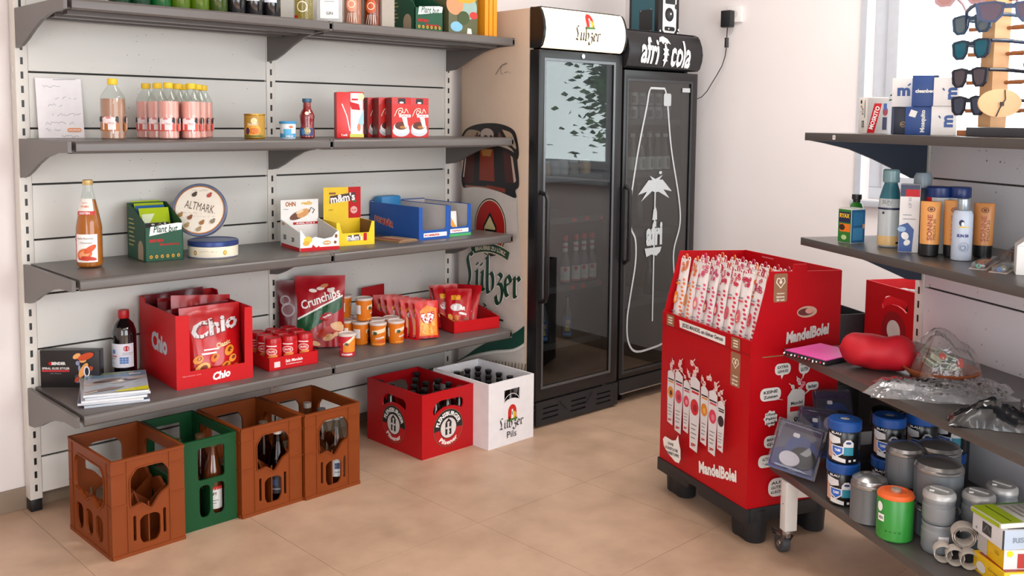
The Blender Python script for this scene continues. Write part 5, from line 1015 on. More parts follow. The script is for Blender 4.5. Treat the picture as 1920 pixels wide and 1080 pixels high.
for x, z in ((-.07, .016), (.074, .012), (.08, .03)): A.ell(x, z, .006, .006, WHITE, 10)
q.build('front_print', t)
q = MB(); A = Art(q, plane((-.085, 0, 0), LEFT)); A.rect(-.085, .004, .075, .335, K('1E5560', .3)); A.rrect(-.03, .012, .06, .13, .008, K('121416', .3)); A.ell(0, .22, .012, .006, K('B0A860', .4)); A.rect(-.1, 0, -.085, .34, INK)
for x, z in ((-.02, .125), (.05, .13), (-.02, .02), (.05, .018)): A.ell(x, z, .004, .004, GREY, 8)
q.build('side_print', t)
for o in [o for o in bpy.data.objects if o not in BEFORE and o.parent is None]:
    a = radians(-2.2); x, y = o.location.x - 2.018, o.location.y + .577
    o.location.x = 2.018 + x * cos(a) - y * sin(a); o.location.y = -.577 + x * sin(a) + y * cos(a); o.rotation_euler.z += a
# wall outlet, plug-in adapter and its lead
t = thing('wall_outlet', 'white wall socket above the corner fridge on the right wall', 'outlet', (X1, -.715, 2.025))
q = MB(); q.bx(-.022, -.0005, -.042, .042, -.042, .042, K('ECE8E4', .4)); q.build('frame', t, bevel=.004); q = MB(); q.tube([(-.0225, 0, 0), (-.018, 0, 0)], .021, K('D8D4D0', .4), 20); q.build('socket', t)
t = thing('power_adapter', 'black plug-in power adapter in the wall socket with a thin black lead', 'adapter', (X1, -.69, 2.0))
q = MB(); q.bx(-.07, -.0235, -.03, .03, -.045, .045, K('17181B', .4)); q.build('housing', t, bevel=.006)
q = MB(); q.tube([(-.045, 0, -.045), (-.044, .003, -.07), (-.044, .004, -.105)], .0028, BLACK, 6); pts = [(-.044, .004, -.15), (-.046, .01, -.2), (-.05, .025, -.25), (-.06, .05, -.3), (-.075, .075, -.35), (-.1, .085, -.39), (-.14, .09, -.42), (-.175, .092, -.43), (-.2095, .093, -.43)]; q.tube(pts, .0026, BLACK, 6); q.build('lead', t); q = MB(); q.tube([(-.044, .004, -.1), (-.044, .004, -.152)], .011, K('17181B', .4), 12); q.build('ferrite_bead', t)
# ------------------------------------------------------------------ red floor display on its black quarter pallet
DW, DD = .555, .378; DR = K('B80412', .45, nz=.03, spec=.28); DC = (1.936, -1.749); DRZ = -111
PB = K('1D1E21', .5, nz=.06)
pal = thing('display_pallet', 'black plastic quarter pallet under the red display', 'pallet', (DC[0], DC[1], 0), DRZ)
q = MB(); w, d = DW / 2 + .006, DD / 2 + .006
q.plate([(-w, .078), (-w + .21, .078), (-w + .225, .1), (-w + .27, .1), (-w + .285, .078), (w, .078), (w, .128), (-w, .128)], [], ((0, -d, 0), (1, 0, 0), (0, 0, 1)), .02, PB); q.plate([(-w, .078), (w, .078), (w, .128), (-w, .128)], [], ((0, d - .02, 0), (1, 0, 0), (0, 0, 1)), .02, PB)
for s in (-1, 1): q.bx(*sorted((s * w, s * (w - .02))), -d + .0202, d - .0402, .078, .128, PB)
q.bx(-w + .021, w - .021, -d + .0202, d - .0402, .118, .1275, PB); q.build('deck', pal, bevel=.002)
for x in (-.21, 0.215):
    for y in (-.128, .128):
        q = MB(); q.lathe([(0, 0), (.036, 0), (.039, .004), (.044, .117), (0, .117)], PB, 20, T(x - .03, y, 0)); q.lathe([(0, 0), (.036, 0), (.039, .004), (.044, .117), (0, .117)], PB, 20, T(x + .03, y, 0)); q.box((x, y - .012, .06), (.06, .052, .113), PB); q.build('foot', pal)
dsp = thing('floor_display', 'tall red cardboard floor display with sloping open front', 'display', (DC[0], DC[1], .1282), DRZ)
Z0 = .1282; e = .005; w, d = DW / 2, DD / 2; LZ = .712 - Z0; TZ = .945 - Z0
q = MB(); q.bx(-w, w, -d, -d + e, 0, LZ, DR); q.bx(-w + .001, w - .001, -d - .0015, -d - .0002, LZ - .05, LZ - .002, DR); q.build('front_panel', dsp)
SP = [(-d + e + .0005, 0), (d, 0), (d, TZ - .012), (.037, TZ - .006), (.033, TZ + .018), (-.02, TZ + .02), (-.025, TZ - .004), (-d + .07, TZ), (-d + e + .0005, LZ)]
for sg, nm in ((1, 'side_panel'), (-1, 'side_panel')):
    P = SP if sg > 0 else [(-d + e + .0005, 0), (d, 0), (d, TZ - .012), (-d + .07, TZ), (-d + e + .0005, LZ)]
    q = MB(); q.plate(P, [], ((sg * w + (0 if sg > 0 else e), 0, 0), (0, 1, 0), (0, 0, 1)), e, DR)
    if sg > 0: q.bx(w, w + .002, -d + .048, d, LZ - .061, LZ - .058, K('8E7A50', .5)); sp = q.build(nm, dsp)
    else: q.build(nm, dsp)
q = MB(); q.bx(-w + e + .0005, w - e - .0005, d - e, d, 0, TZ - .01, DR); q.build('back_panel', dsp)
q = MB(); q.bx(-w + e + .0005, w - e - .0005, -d + e + .0005, d - e - .0005, .53, .536, DR); q.build('inner_floor', dsp)
q = MB(); A = Art(q, plane((0, d - e, 0), FRONT)); A.rect(-.16, TZ - .025, -.09, TZ - .02, K('D86A70', .5)); A.rect(.248, TZ - .05, .27, TZ - .026, CREAM); q.build('sticker', dsp)
q = MB(); A = Art(q, plane((-w + e, 0, 0), RIGHT)); A.rect(-.02, TZ - .06, .0, TZ - .04, CREAM); q.build('sticker', dsp)
KR = K('9A6E50', .55); PK, OG, PL = K('D8405A', .4), K('E08A2A', .4), K('3A2030', .4)
zz = lambda v: v - Z0
q = MB(); A = Art(q, plane((0, -d - .0016, 0), FRONT), h=.0006)
A.poly([(-.158, zz(.7)), (-.152, zz(.672)), (.135, zz(.667)), (.135, zz(.697))], WHITE); A.text('JEDES MANDEL ein kleiner Genuss', -.008, zz(.683), .019, INK, w=.26, bold=.03); 
for a, b in ((-.244, -.192), (.172, .222)):
    A.rrect(a, zz(.664), b, zz(.707), .004, KR)
    for k in range(3): A.rect(a + .012, zz(.674 + .01 * k), b - .012, zz(.679 + .01 * k), CREAM)
A.rect(-w, LZ - .0505, w, LZ - .048, K('8A0A14', .5)); q.build('ledge_print', dsp)
q = MB(); A = Art(q, plane((0, -d, 0), FRONT))
def heartlabel(A, x0, y0, x1, y1):
    A.rrect(x0, y0, x1, y1, .006, KR); cx, w_ = (x0 + x1) / 2, (x1 - x0); cy = y1 - .3 * (y1 - y0); k = w_ * .32
    A.stroke([(cx, cy - k * 1.1), (cx - k, cy), (cx - k * .8, cy + k * .7), (cx - k * .3, cy + k * .75), (cx, cy + k * .3), (cx + k * .3, cy + k * .75), (cx + k * .8, cy + k * .7), (cx + k, cy)], w_ * .08, CREAM, closed=True); A.ell(cx, cy, k * .35, k * .35, CREAM, 10)
    for i, t_ in enumerate(('gluten', 'laktose', 'frei')): A.text(t_, cx, y0 + (y1 - y0) * (.3 - .11 * i), (y1 - y0) * .075, CREAM, w=w_ * .6, bold=.04)
heartlabel(A, .168, zz(.535), .222, zz(.655))
def molecules(A, x, y, k, m, seed):
    r = random.Random(seed)
    for i in range(4):
        a = x + r.uniform(-.8, .8) * k; b = y + i * k * .5; A.ring(a, b, k * .18, k * .34, m, 8)
        A.stroke([(a, b), (a + r.uniform(-.9, .9) * k, b + k * .6)], k * .12, m); A.stroke([(a - .3 * k, b + .3 * k), (a + .3 * k, b - .3 * k)], k * .12, m)
def tubepic(A, x0, x1, zt, zb, fruit, fc, seed, lean=0):
    w_ = x1 - x0; c = (x0 + x1) / 2; M_ = K('F0D8D4', .45); molecules(A, c, zt - .005, w_ * .5, M_, seed)
    A.poly([(x0, zb + .14), (x0 + w_ * .1, zb), (x1 - w_ * .15, zb - .006), (x1, zb + .14), (x1 - .002, zt - .015), (c, zt), (x0 + .002, zt - .01)], K('E2DEDF', .45)); H = zt - zb
    A.rect(x0 + w_ * .1, zt - H * .19, x1 - w_ * .1, zt - H * .165, INK); A.rect(x0 + w_ * .18, zt - H * .235, x1 - w_ * .12, zt - H * .205, fc)
    A.ell(c, zt - H * .42, w_ * .4, H * .11, fc, 18); A.ell(c + w_ * .05, zt - H * .43, w_ * .18, H * .05, fruit, 12)
    for i in range(4): A.rect(x0 + w_ * .22, zb + H * (.33 - .06 * i), x1 - w_ * (.25 + .1 * (i % 2)), zb + H * (.345 - .06 * i), K('8A8688', .5))
    A.text('27%', c, zb + H * .06, H * .045, RED, w=w_ * .5, bold=.06)
TB = [(-.226, -.177, .497, .289, K('5A2A1A', .4), OG), (-.168, -.112, .506, .274, K('A8203A', .4), PK), (-.103, -.058, .49, .294, K('F0909A', .4), PK), (-.052, .013, .518, .244, K('A01020', .4), K('D02030', .4)), (.023, .072, .502, .29, K('F0B050', .4), OG), (.079, .134, .502, .273, K('E88090', .4), PK), (.14, .184, .48, .303, K('1A0E16', .4), PL)]
for i, a in enumerate(TB): tubepic(A, *[(zz(v) if j in (2, 3) else v) for j, v in enumerate(a)], i)
A.poly([(-.1, zz(.275)), (-.094, zz(.25)), (-.082, zz(.225)), (-.08, zz(.19)), (-.09, zz(.17)), (-.115, zz(.167)), (-.17, zz(.184)), (-.198, zz(.205)), (-.204, zz(.228)), (-.19, zz(.243)), (-.14, zz(.242)), (-.115, zz(.25))], WHITE)
for i, s_ in enumerate(('OHNE', 'KUENSTLICHE', 'FARBSTOFFE')): A.text(s_, -.15 + .008 * i, zz(.225 - .017 * i), .011, INK, w=(.04, .085, .085)[i], bold=.03, rot=6)
q.build('front_print', dsp)
q = MB(); A = Art(q, plane((0, -d, 0), FRONT), h=.0012); A.text('MandelBolei', .107, zz(.203), .045, WHITE, w=.235, bold=.045, shear=.15, rot=11); q.build('brand_print', dsp)
q = MB(); A = Art(q, plane((w, 0, 0), RIGHT)); heartlabel(A, -.103, zz(.838), -.047, zz(.936))
A.ell(.04, zz(.797), .043, .02, K('C9A890', .4), 24); A.ell(.035, zz(.797), .034, .013, K('6A3030', .4), 16); A.ell(.05, zz(.8), .018, .01, K('D89A8A', .4), 12)
A.text('MandelBolei', .046, zz(.722), .042, K('D8D4CE', .4), w=.19, bold=.05, shear=.25, rot=7)
BUB = K('E4E0DC', .5)
def bubble(x0, z0, x1, z1, txt, tail=None, sharp=False):
    cx, cy, rx, ry = (x0 + x1) / 2, (z0 + z1) / 2, (x1 - x0) / 2, (z1 - z0) / 2
    if sharp: A.poly([(cx + rx * (1 if k % 2 else .82) * cos(k * pi / 9), cy + ry * (1 if k % 2 else .82) * sin(k * pi / 9)) for k in range(18)], BUB)
    else: A.rrect(x0, z0, x1, z1, min(rx, ry) * .85, BUB)
    if tail: A.poly([(cx - rx * .3, z0 + .01), (cx + rx * .3, z0 + .01), tail] if tail[1] < cy else [(cx + rx * .3, z1 - .01), (cx - rx * .3, z1 - .01), tail], BUB)
    n = len(txt)
    for i, s_ in enumerate(txt): A.text(s_, cx, cy + (n / 2 - i - .5) * ry * 1.5 / n, ry * .95 / n, INK, w=rx * 1.35, bold=.03, rot=3)
bubble(-.089, zz(.585), -.022, zz(.625), ['EXTRA', 'GENUSS'], (-.06, zz(.57))); bubble(.012, zz(.58), .06, zz(.634), ['OHNE', 'GLUTEN'], (.03, zz(.562))); bubble(.045, zz(.52), .1, zz(.548), ['lecker'], (.03, zz(.5))); bubble(-.149, zz(.5), -.062, zz(.545), ['KEINE', 'Zutaten'], (-.05, zz(.497)))
bubble(-.133, zz(.408), -.072, zz(.468), ['Ohne', 'Palm', 'oel'], None, True); bubble(-.128, zz(.335), -.05, zz(.378), ['MANDEL', 'GUT']); bubble(-.15, zz(.268), -.05, zz(.312), ['ALTES REZEPT', '* natuerlich']); bubble(-.105, zz(.16), -.03, zz(.225), ['AUS', 'GUTER', 'KUECHE'])
molecules(A, .0, zz(.53), .022, BUB, 2); molecules(A, .025, zz(.53), .02, K('E88A96', .4), 3); A.poly([(-.038, zz(.33)), (.03, zz(.33)), (.034, zz(.52)), (.02, zz(.53)), (-.02, zz(.535)), (-.04, zz(.51))], K('CFCBC8', .5)); A.rect(-.028, zz(.455), .026, zz(.472), RED); A.text('Mandel', 0, zz(.485), .012, INK, w=.05, bold=.02, rot=4); A.text('&', .0, zz(.42), .03, INK, w=.03); molecules(A, .05, zz(.4), .025, K('D89A8A', .5), 4); q.build('side_print', dsp)
# slim bags of almonds standing in the display
def slim_bag(label, lx, ly, lz, hx, fr, seed, lean, group='slim bags in the red display'):
    a = radians(DRZ); x, y = DC[0] + lx * cos(a) - ly * sin(a), DC[1] + lx * sin(a) + ly * cos(a)
    c = thing('almond_bag', label, 'bag', (x, y, lz), 0, group, rot=(lean, 0, DRZ + random.Random(seed).uniform(-9, 9)))
    q = MB(); S = pouch(q, .056, .255, .036, K('E9E1DF', .3, nz=.03), stand=True, seed=seed, wr=.0015, nx=8, nz=12); q.build('pouch', c)
    q = MB(); A = Art(q, S, h=.001, maxlen=.02); col, col2 = K(hx, .35), K(fr, .35); r = random.Random(seed)
    for k in range(13): A.ring(r.uniform(-.02, .02), r.uniform(.205, .246), .003, .0065, col, 7)
    for k in range(12): A.ell(.021 + r.uniform(-.004, .004), .012 + .015 * k, .004, .006, col, 7, rot=40)
    A.rect(-.022, .168, .006, .173, K('8A8488', .5)); A.rect(-.02, .156, .008, .163, col2); A.ell(-.006, .105, .014, .024, col2, 14); A.ell(-.004, .102, .007, .013, K('F0C8A8', .35), 10); A.rect(-.018, .05, .006, .054, GREY); A.rect(-.018, .04, .0, .043, GREY); q.build('print', c)
    q = MB()
    for k in range(3):
        x = -.017 + .017 * k; q.tube([(x + .0065 * cos(radians(b)), .013, .255 + .007 * (k % 2) + .009 * sin(radians(b)) * (1 + .4 * (k == 1))) for b in range(-20, 201, 22)], .0022, K('E8D4CC', .35) if k != 1 else col, 5)
    q.build('frilled_top', c); return c
cols = [('E0703A', 'E88A2A'), ('E0703A', 'E88A2A'), ('D0486A', 'E0708A'), ('C8406A', 'B82050'), ('C02848', 'C83058'), ('C8203A', 'C85060'), ('C02848', 'D05A6A'), ('B8284A', 'C83A50')]; n8 = ['leftmost, orange', 'second from the left, orange', 'third from the left', 'fourth from the left', 'fifth from the left', 'sixth from the left', 'seventh from the left', 'rightmost']; rws = ['front', 'second', 'third']
for j in range(3):
    for i in range(8):
        slim_bag('white fruit-print bag, %s row in the red display, %s' % (rws[j], n8[i]), -.232 + .0655 * i, -d + .04 + .075 * j, Z0 + .5365, *cols[(i + (3 if j else 0) * (j % 2)) % 8], i + 10 * j, -5 - 2 * j)
# ------------------------------------------------------------------ wheeled shelving on the right
G0 = (2.225, -2.26); E1 = (cos(radians(-120)), sin(radians(-120))); E2 = (cos(radians(150)), sin(radians(150))); GZ = -120
def gp(a, b, z=0): return (G0[0] + a * E1[0] + b * E2[0], G0[1] + a * E1[1] + b * E2[1], z)
HS = [.285, .68, 1.06, 1.413]; GL = 1.25
gon = thing('wheeled_shelving', 'grey perforated back wall of the wheeled shelving on the right', 'shelving', (*G0, 0), GZ)
PAN2 = panel_mat('F0EEF2', .9, .14)
for z0, z1 in ((.12, .5), (.5, .88), (.88, 1.26), (1.26, 1.412)):
    q = MB(); q.bx(.024, GL - .02, 0, .012, z0 + .003, z1 - .003, PAN2); q.build('back_panel', gon, bevel=.0015)
q = MB(); q.bx(.02, GL, .02, .022, .12, 1.41, K('55524E', .8)); q.build('seam_shade_sheet', gon)  # added dark sheet, gives the panel seams their shade by colour
for x in (0, GL):
    q = MB(); q.bx(x - .022, x + .022, -.003, .05, .11, 1.412, POST); p = q.build('post', gon, bevel=.002); q = MB()
    for k in range(25): q.bx(x - .0045, x + .0045, -.0034, 0, .15 + .05 * k, .175 + .05 * k, BLACK)
    q.build('slots', p, kind='stuff')
    q = MB(); q.bx(x + (.1 if x == 0 else -.1) - .017, x + (.1 if x == 0 else -.1) + .017, -.565, -.52, .088, .2585, K('DEDBD6', .4))
    q.bx(x + (.1 if x == 0 else -.1) - .015, x + (.1 if x == 0 else -.1) + .015, -.52, -.02, .2, .2585, K('DEDBD6', .4)); lg = q.build('leg', gon, bevel=.002)
    if x == 0: q = MB(); A = Art(q, plane((.1, -.565, .18), FRONT)); A.ell(.002, .0, .0025, .0025, INK, 10); A.ell(-.006, .02, .0018, .0018, GREY, 8); q.build('bolt_hole', lg)
    cx = x + (.1 if x == 0 else -.1); CH = K('B5B6B8', .22, metal=1)
    q = MB(); q.lathe([(0, .08), (.02, .08), (.02, .088), (0, .088)], CH, 18, T(cx, -.545, 0)); q.lathe([(0, .06), (.014, .062), (.018, .08), (0, .08)], CH, 18, T(cx - .004, -.545, 0))
    for s in (-1, 1): q.plate([(-.016, .066), (.012, .07), (-.024, .022), (-.036, .022), (-.038, .034)], [], ((cx, -.545 + s * .016, 0), (1, 0, 0), (0, 0, 1)), .002, CH)
    q.tube([(cx + .01, -.552, .066), (cx - .03, -.556, .064), (cx - .06, -.558, .058), (cx - .074, -.56, .064)], [.004, .007, .009, .004], CH, 8)
    cs = q.build('caster', gon); q = MB(); q.tube([(cx - .03, -.5305, .031), (cx - .03, -.5585, .031)], .031, K('3C3D40', .55), 24); q.build('wheel', cs, bevel=.003); q = MB(); q.tube([(cx - .03, -.562, .031), (cx - .03, -.528, .031)], .012, CH, 14); q.build('hub', cs)
SH2 = K('4E4946', .3, nz=.03)
for z, b, nm in zip(HS, (.56, .52, .472, .47), ('bottom', 'second', 'third', 'top')):
    s = thing('shelf', 'dark brown-grey shelf of the wheeled shelving, %s one, %s' % (nm, {'bottom': 'holding tubs and grey canisters', 'second': 'holding the red pillow bag', 'third': 'holding sun cream bottles', 'top': 'holding the sunglasses stand'}[nm]), 'shelf', (*G0, z), GZ, 'shelves of the wheeled shelving')
    q = MB(); q.bx(-.004, GL, -b, -.004, -.026, 0, SH2); q.build('board', s, bevel=.0015)
    if z > .5:
        q = MB(); P = [(-.004, -.0265), (-b * .97, -.0265), (-b * .85, -.036), (-b * .65, -.056), (-b * .45, -.09), (-b * .25, -.13), (-.06, -.155), (-.004, -.16)]
        q.plate(P, [], ((.012, 0, 0), (0, 1, 0), (0, 0, 1)), .012, K('2E3848', .45)); q.build('bracket', s)
    if nm == 'top': q = MB(); A = Art(q, plane((.17, -b, -.013), FRONT)); A.rrect(-.008, -.007, .008, .007, .002, WHITE); A.rect(-.003, -.003, .002, .004, GREY); q.build('sticker', s)
CR = -65
# ---- top shelf
zt = HS[3]
def carton(label, a, b, z, rz, w, d, h, hx, front=None, left=None, top=None, group=None, name='carton'):
    t = thing(name, label, 'carton', gp(a, b, z + .0005), rz, group); q = MB(); q.bx(-w / 2, w / 2, -d / 2, d / 2, 0, h, K(hx, .45)); q.build('body', t, bevel=.0015)
    for fn, P, nm in ((front, plane((0, -d / 2, 0), FRONT), 'front_print'), (left, plane((-w / 2, 0, 0), LEFT), 'side_print'), (top, plane((0, 0, h), TOP), 'top_print')):
        if fn: q = MB(); fn(Art(q, P)); q.build(nm, t)
    return t
NAVY, MB_ = K('16204A', .4), K('1F4C94', .4)
def f_ban(A):
    A.rect(-.034, .002, .034, .112, K('B5AFAC', .45)); A.poly([(-.034, .002), (-.01, .002), (.012, .095), (-.012, .095)], RED); A.text('MOSKITO', -.011, .05, .014, WHITE, w=.075, bold=.03, rot=73); A.rect(.016, .012, .03, .052, NAVY); A.ell(.024, .07, .008, .014, K('8A2030', .4)); A.rect(.018, .075, .028, .095, MB_)
def l_ban(A): A.text('2', .0, .07, .02, INK, w=.012); A.ell(-.012, .1, .006, .006, INK); A.ell(-.01, .085, .007, .004, K('B89A6A', .4)); A.text('SOS', .004, .03, .018, INK, w=.022, bold=.03, rot=90); A.rect(.014, .05, .017, .105, INK); A.rect(-.016, .068, -.006, .07, GREY)
carton('cream and grey carton with a red slanted banner on the top shelf', .19, .345, zt, -40, .07, .06, .114, 'E6E0DA', f_ban, l_ban)
def mlogo(c, x=.0, y=.04, k=.036, rot=0): return lambda A: (A.text('m', x, y, k * .7, c, w=k, bold=.05, rot=rot), A.stroke([(x + (k * .3 if not rot else -k * .62), y + (k * .5 if not rot else k * .25)), (x + (k * .52 if not rot else -k * .75), y + (k * .68 if not rot else k * .45))], .004, c))
carton('dark navy carton with a gold emblem at the foot of the carton stack', .325, .34, zt, -72, .052, .06, .082, '151A34', lambda A: (A.ring(.008, .03, .006, .009, K('9A7A4A', .4), 16), A.rect(.002, .028, .012, .032, K('9A7A4A', .4)), A.rect(-.024, .0, -.018, .08, NAVY)))
carton('blue carton with upright white lettering at the foot of the carton stack', .42, .345, zt, -72, .078, .06, .082, '20478C', lambda A: (A.text('Mosquito', .01, .04, .016, WHITE, w=.065, bold=.04, rot=90), A.poly([(-.03, .055), (-.012, .05), (-.006, .068), (-.024, .074)], WHITE)))
carton('white carton with an upright blue m, lower one of the pair', .525, .345, zt, -72, .066, .06, .082, 'ECEAE8', mlogo(MB_, .012, .04, .034, 90))
carton('white cube carton with a blue m on top of the navy carton', .335, .34, zt + .0825, -72, .066, .06, .086, 'EFEDEA', mlogo(MB_, .0, .045, .036))
carton('blue carton with small white lettering on top of the stack', .432, .34, zt + .0825, -72, .07, .062, .09, '1E4488', lambda A: (A.text('cleanbed', .0, .045, .011, WHITE, w=.052, bold=.04), A.rect(.024, 0, .035, .09, NAVY)))
carton('white carton with an upright blue m, upper one of the pair', .53, .345, zt + .0825, -72, .066, .06, .08, 'ECEAE8', mlogo(MB_, .016, .035, .034, 90))
t = thing('potted_plant', 'small green leafy plant behind the cartons on the top shelf', 'plant', gp(.12, .16, zt + .0005), 0)
lathe_part('pot', t, [(0, 0), (.03, 0), (.038, .06), (.034, .06), (.032, .05), (0, .05)], K('D8D6D2', .5)); LF = K('3E8A3A', .45, nz=.1)
r = random.Random(5)
for k in range(12):
    a = r.uniform(0, 360); l = r.uniform(.05, .085); h = .06 + r.uniform(0, .08); up = r.uniform(.1, .6); q = MB(); pts = []
    for i in range(6):
        s = i / 5; wdt = .014 * sin(pi * min(.98, s * .9 + .08)); x = l * s; z = h + l * up * s - .04 * s * s; pts.append(((x, -wdt, z + .004), (x, wdt, z + .004), (x, 0, z)))
    for A1, B1 in zip(pts, pts[1:]): q.add([A1[0], A1[2], A1[1], B1[0], B1[2], B1[1]], [(0, 1, 4, 3), (1, 2, 5, 4)], LF, True, RZ(a))
    q.tube([(0, 0, .045), (.0, 0, h)], .0018, LF, 5, RZ(a)); q.build('leaf', t)
# sunglasses stand and what hangs on it
WD = K('D9A878', .55, nz=.08, sc=12); WD2 = K('A5653A', .5, nz=.08, sc=12)
st = thing('sunglasses_stand', 'pale wooden post stand with pegs for sunglasses on a dark base', 'stand', gp(.78, .33, zt + .0005), GZ)
q = MB(); q.bx(-.1, .2, -.07, .07, 0, .024, K('3A3A40', .45)); q.build('base', st, bevel=.002); q = MB(); q.bx(-.16, -.102, -.05, .03, 0, .016, WD2); q.build('wood_block', st, bevel=.002)
q = MB(); q.bx(-.099, -.052, -.035, .015, .0242, .42, WD); q.build('post', st, bevel=.002)
PZ = [1.493, 1.568, 1.643, 1.71, 1.785]
for z in PZ: q = MB(); q.tube([(-.13, -.05, z - zt - .012), (-.02, .03, z - zt - .012)], .005, WD2, 8); q.tube([(-.03, .0, z - zt - .012), (.03, .03, z - zt - .01)], .005, WD2, 8); q.build('peg', st)
def shades(label, loc, rz, frame, lens, wide=False, mirror=None):
    t = thing('sunglasses', label, 'sunglasses', loc, rz, 'sunglasses on the wooden stand'); t.scale = (1.15, 1.15, 1.15); F = K(frame, .3)
    q = MB(); P = [(.009, .016), (.03, .02), (.062, .017), (.069, .012), (.064, -.016), (.05, -.026), (.026, -.026), (.013, -.012)]; In = [(.014, .012), (.03, .0155), (.058, .013), (.06, .008), (.056, -.013), (.047, -.021), (.029, -.021), (.018, -.009)]
    for s in (1, -1):
        q.plate([(s * x, z) for x, z in P], [[(s * x, z) for x, z in In]], ((0, 0, 0), (1, 0, 0), (0, 0, 1)), .004, F)
    q.bx(-.011, .011, .0, .004, .004, .014, F); q.build('frame', t)
    for s in (1, -1):
        q = MB(); q.plate([(s * x * 1.01, z * 1.02) for x, z in In], [], ((0, .001, 0), (1, 0, 0), (0, 0, 1)), .0012, K(lens, .08, coat=.5)); q.build('lens', t)
        q = MB(); q.tube([(s * .068, .004, .012), (s * .07, .04, .012), (s * .07, .095, .008), (s * .066, .12, -.008), (s * .064, .135, -.028)], [.004, .0045, .004, .0035, .002], F, 8); q.build('temple', t)
GLS = [('dark navy sunglasses, lowest of the four on the wooden stand', '14182A', '1E2A4A'), ('black sunglasses with brownish lenses, second from below on the stand', '1A2030', '4A3E48'), ('dark sunglasses with blue-green mirrored lenses on the stand', '22344A', '1E6A80'), ('steel blue sunglasses with grey lenses, top full pair on the stand', '2E4A66', '5A6E78')]
for k, (lb, fr, le) in enumerate(GLS): x, y, z = gp(.675, .395, PZ[k] + .006); shades(lb, (x, y, z), -128 + 2 * k, fr, le)
shades('pale pink sunglasses cut off by the top edge of the picture', gp(.66, .42, PZ[4] + .006), -100, 'C8A0A8', 'C0908A'); shades('dark sunglasses at the upper right corner of the picture', gp(.84, .42, 1.73), -60, '2A3A5A', '4A3A4A')
t = thing('wooden_disc', 'oval pale wood tag board with a cord, right of the lowest sunglasses', 'board', gp(.80, .4, 1.5), -55); q = MB(); q.plate([(.052 * cos(radians(a)), .036 * sin(radians(a))) for a in range(0, 360, 12)], [], ((0, 0, 0), (1, 0, 0), (0, 0, 1)), .008, K('E0B080', .5, nz=.12, sc=9)); q.build('disc', t, bevel=.001)
q = MB(); q.tube([(.01, -.002, .034), (.012, -.003, .01), (.0, -.003, -.012), (-.008, -.002, -.034)], .0014, INK, 6); q.box((.004, -.004, -.002), (.008, .006, .01), INK); q.build('cord', t)
t = thing('bracelet_rack', 'wooden bar with brown leather bracelets beside the sunglasses stand', 'rack', gp(.86, .3, zt + .025), GZ); q = MB(); q.tube([(.0, 0, .0), (.0, 0, .19)], .008, WD, 10); q.build('upright', t); q = MB(); q.tube([(-.07, 0, .185), (.12, 0, .185)], .009, WD2, 10); q.build('bar', t)
for k in range(6): q = MB(); x = -.06 + .022 * k; q.tube([(x + .003 * cos(radians(a)), .03 * sin(radians(a)), .165 + .032 * cos(radians(a))) for a in range(0, 360, 24)], .0045, K(('8A5A44', '3A2620', '6E4634')[k % 3], .6), 6, closed=True); q.build('bracelet', t)
for k, x in enumerate((-.02, .03)): q = MB(); q.tube([(x, -.035, .15), (x - .003, -.036, .05), (x - .006, -.034, .002)], .005, BLACK, 6); q.build('strap', t)
# ---- third shelf: sun cream and household bottles
zc = HS[2]
def front2(A): A.rect(-.028, .002, .028, .108, K('1F5F8E', .4)); A.rect(-.022, .01, .02, .05, K('3F86B4', .4)); A.rect(-.022, .058, .02, .1, K('2F76A4', .4)); A.ell(.022, .055, .005, .008, K('D89A5A', .4))
def left2(A): A.rect(-.028, .002, .028, .108, K('2E7A2E', .4)); A.rect(-.026, .066, .026, .1, NAVY); A.text('RYAX', 0, .088, .014, YEL, w=.044, bold=.04); A.rect(-.02, .036, .026, .062, ORANGE); A.ell(-.01, .05, .013, .01, K('3A2416', .4)); A.ell(.0, .018, .012, .008, K('BFD890', .4))
carton('small green and blue carton at the left end of the third shelf', .155, .385, zc, -20, .058, .058, .112, 'D8D8D0', front2, left2)
t = thing('spray_bottle', 'green bottle with a black nozzle behind the green and blue carton', 'bottle', gp(.04, .292, zc + .0005), CR); lathe_part('bottle', t, [(0, .001), (.024, .001), (.026, .006), (.026, .09), (.018, .115), (.012, .12), (0, .12)], K('2E7E2C', .3)); lathe_part('nozzle', t, [(0, .12), (.012, .12), (.012, .128), (.016, .13), (.016, .146), (0, .148)], BLACK, 16); q = MB(); A = Art(q, cyl(.0262)); A.rect(-.02, .01, .02, .07, K('E8E0B0', .4)); A.ell(0, .05, .01, .012, ORANGE); q.build('label', t)
t = thing('pump_bottle', 'tall white and teal spray bottle with a yellow foot, third shelf', 'bottle', gp(.267, .325, zc + .0005), CR)
lathe_part('bottle', t, [(0, .001), (.031, .001), (.035, .008), (.035, .04), (.034, .13), (.033, .15), (.026, .175), (.019, .198), (.019, .2), (0, .2)], K('CDD3D4', .3)); lathe_part('foot_band', t, [(.0355, .006), (.0356, .035), (.0352, .036)], K('E8C080', .35)); lathe_part('shoulder', t, [(.0332, .152), (.0266, .176), (.0195, .199), (.0195, .2)], K('2E7080', .3)); lathe_part('cap', t, [(.0195, .2), (.025, .204), (.025, .238), (.021, .243), (0, .243)], K('7EA0A6', .3))
q = MB(); A = Art(q, cyl(.0352)); A.rect(-.05, .118, .05, .124, NAVY); A.text('SUN', -.01, .142, .012, K('7E8890', .4), w=.03, shear=.2); A.ell(-.02, .108, .004, .004, NAVY, 8); A.rect(.02, .012, .032, .018, INK); A.rect(-.01, .132, .004, .134, GREY); q.build('label', t)
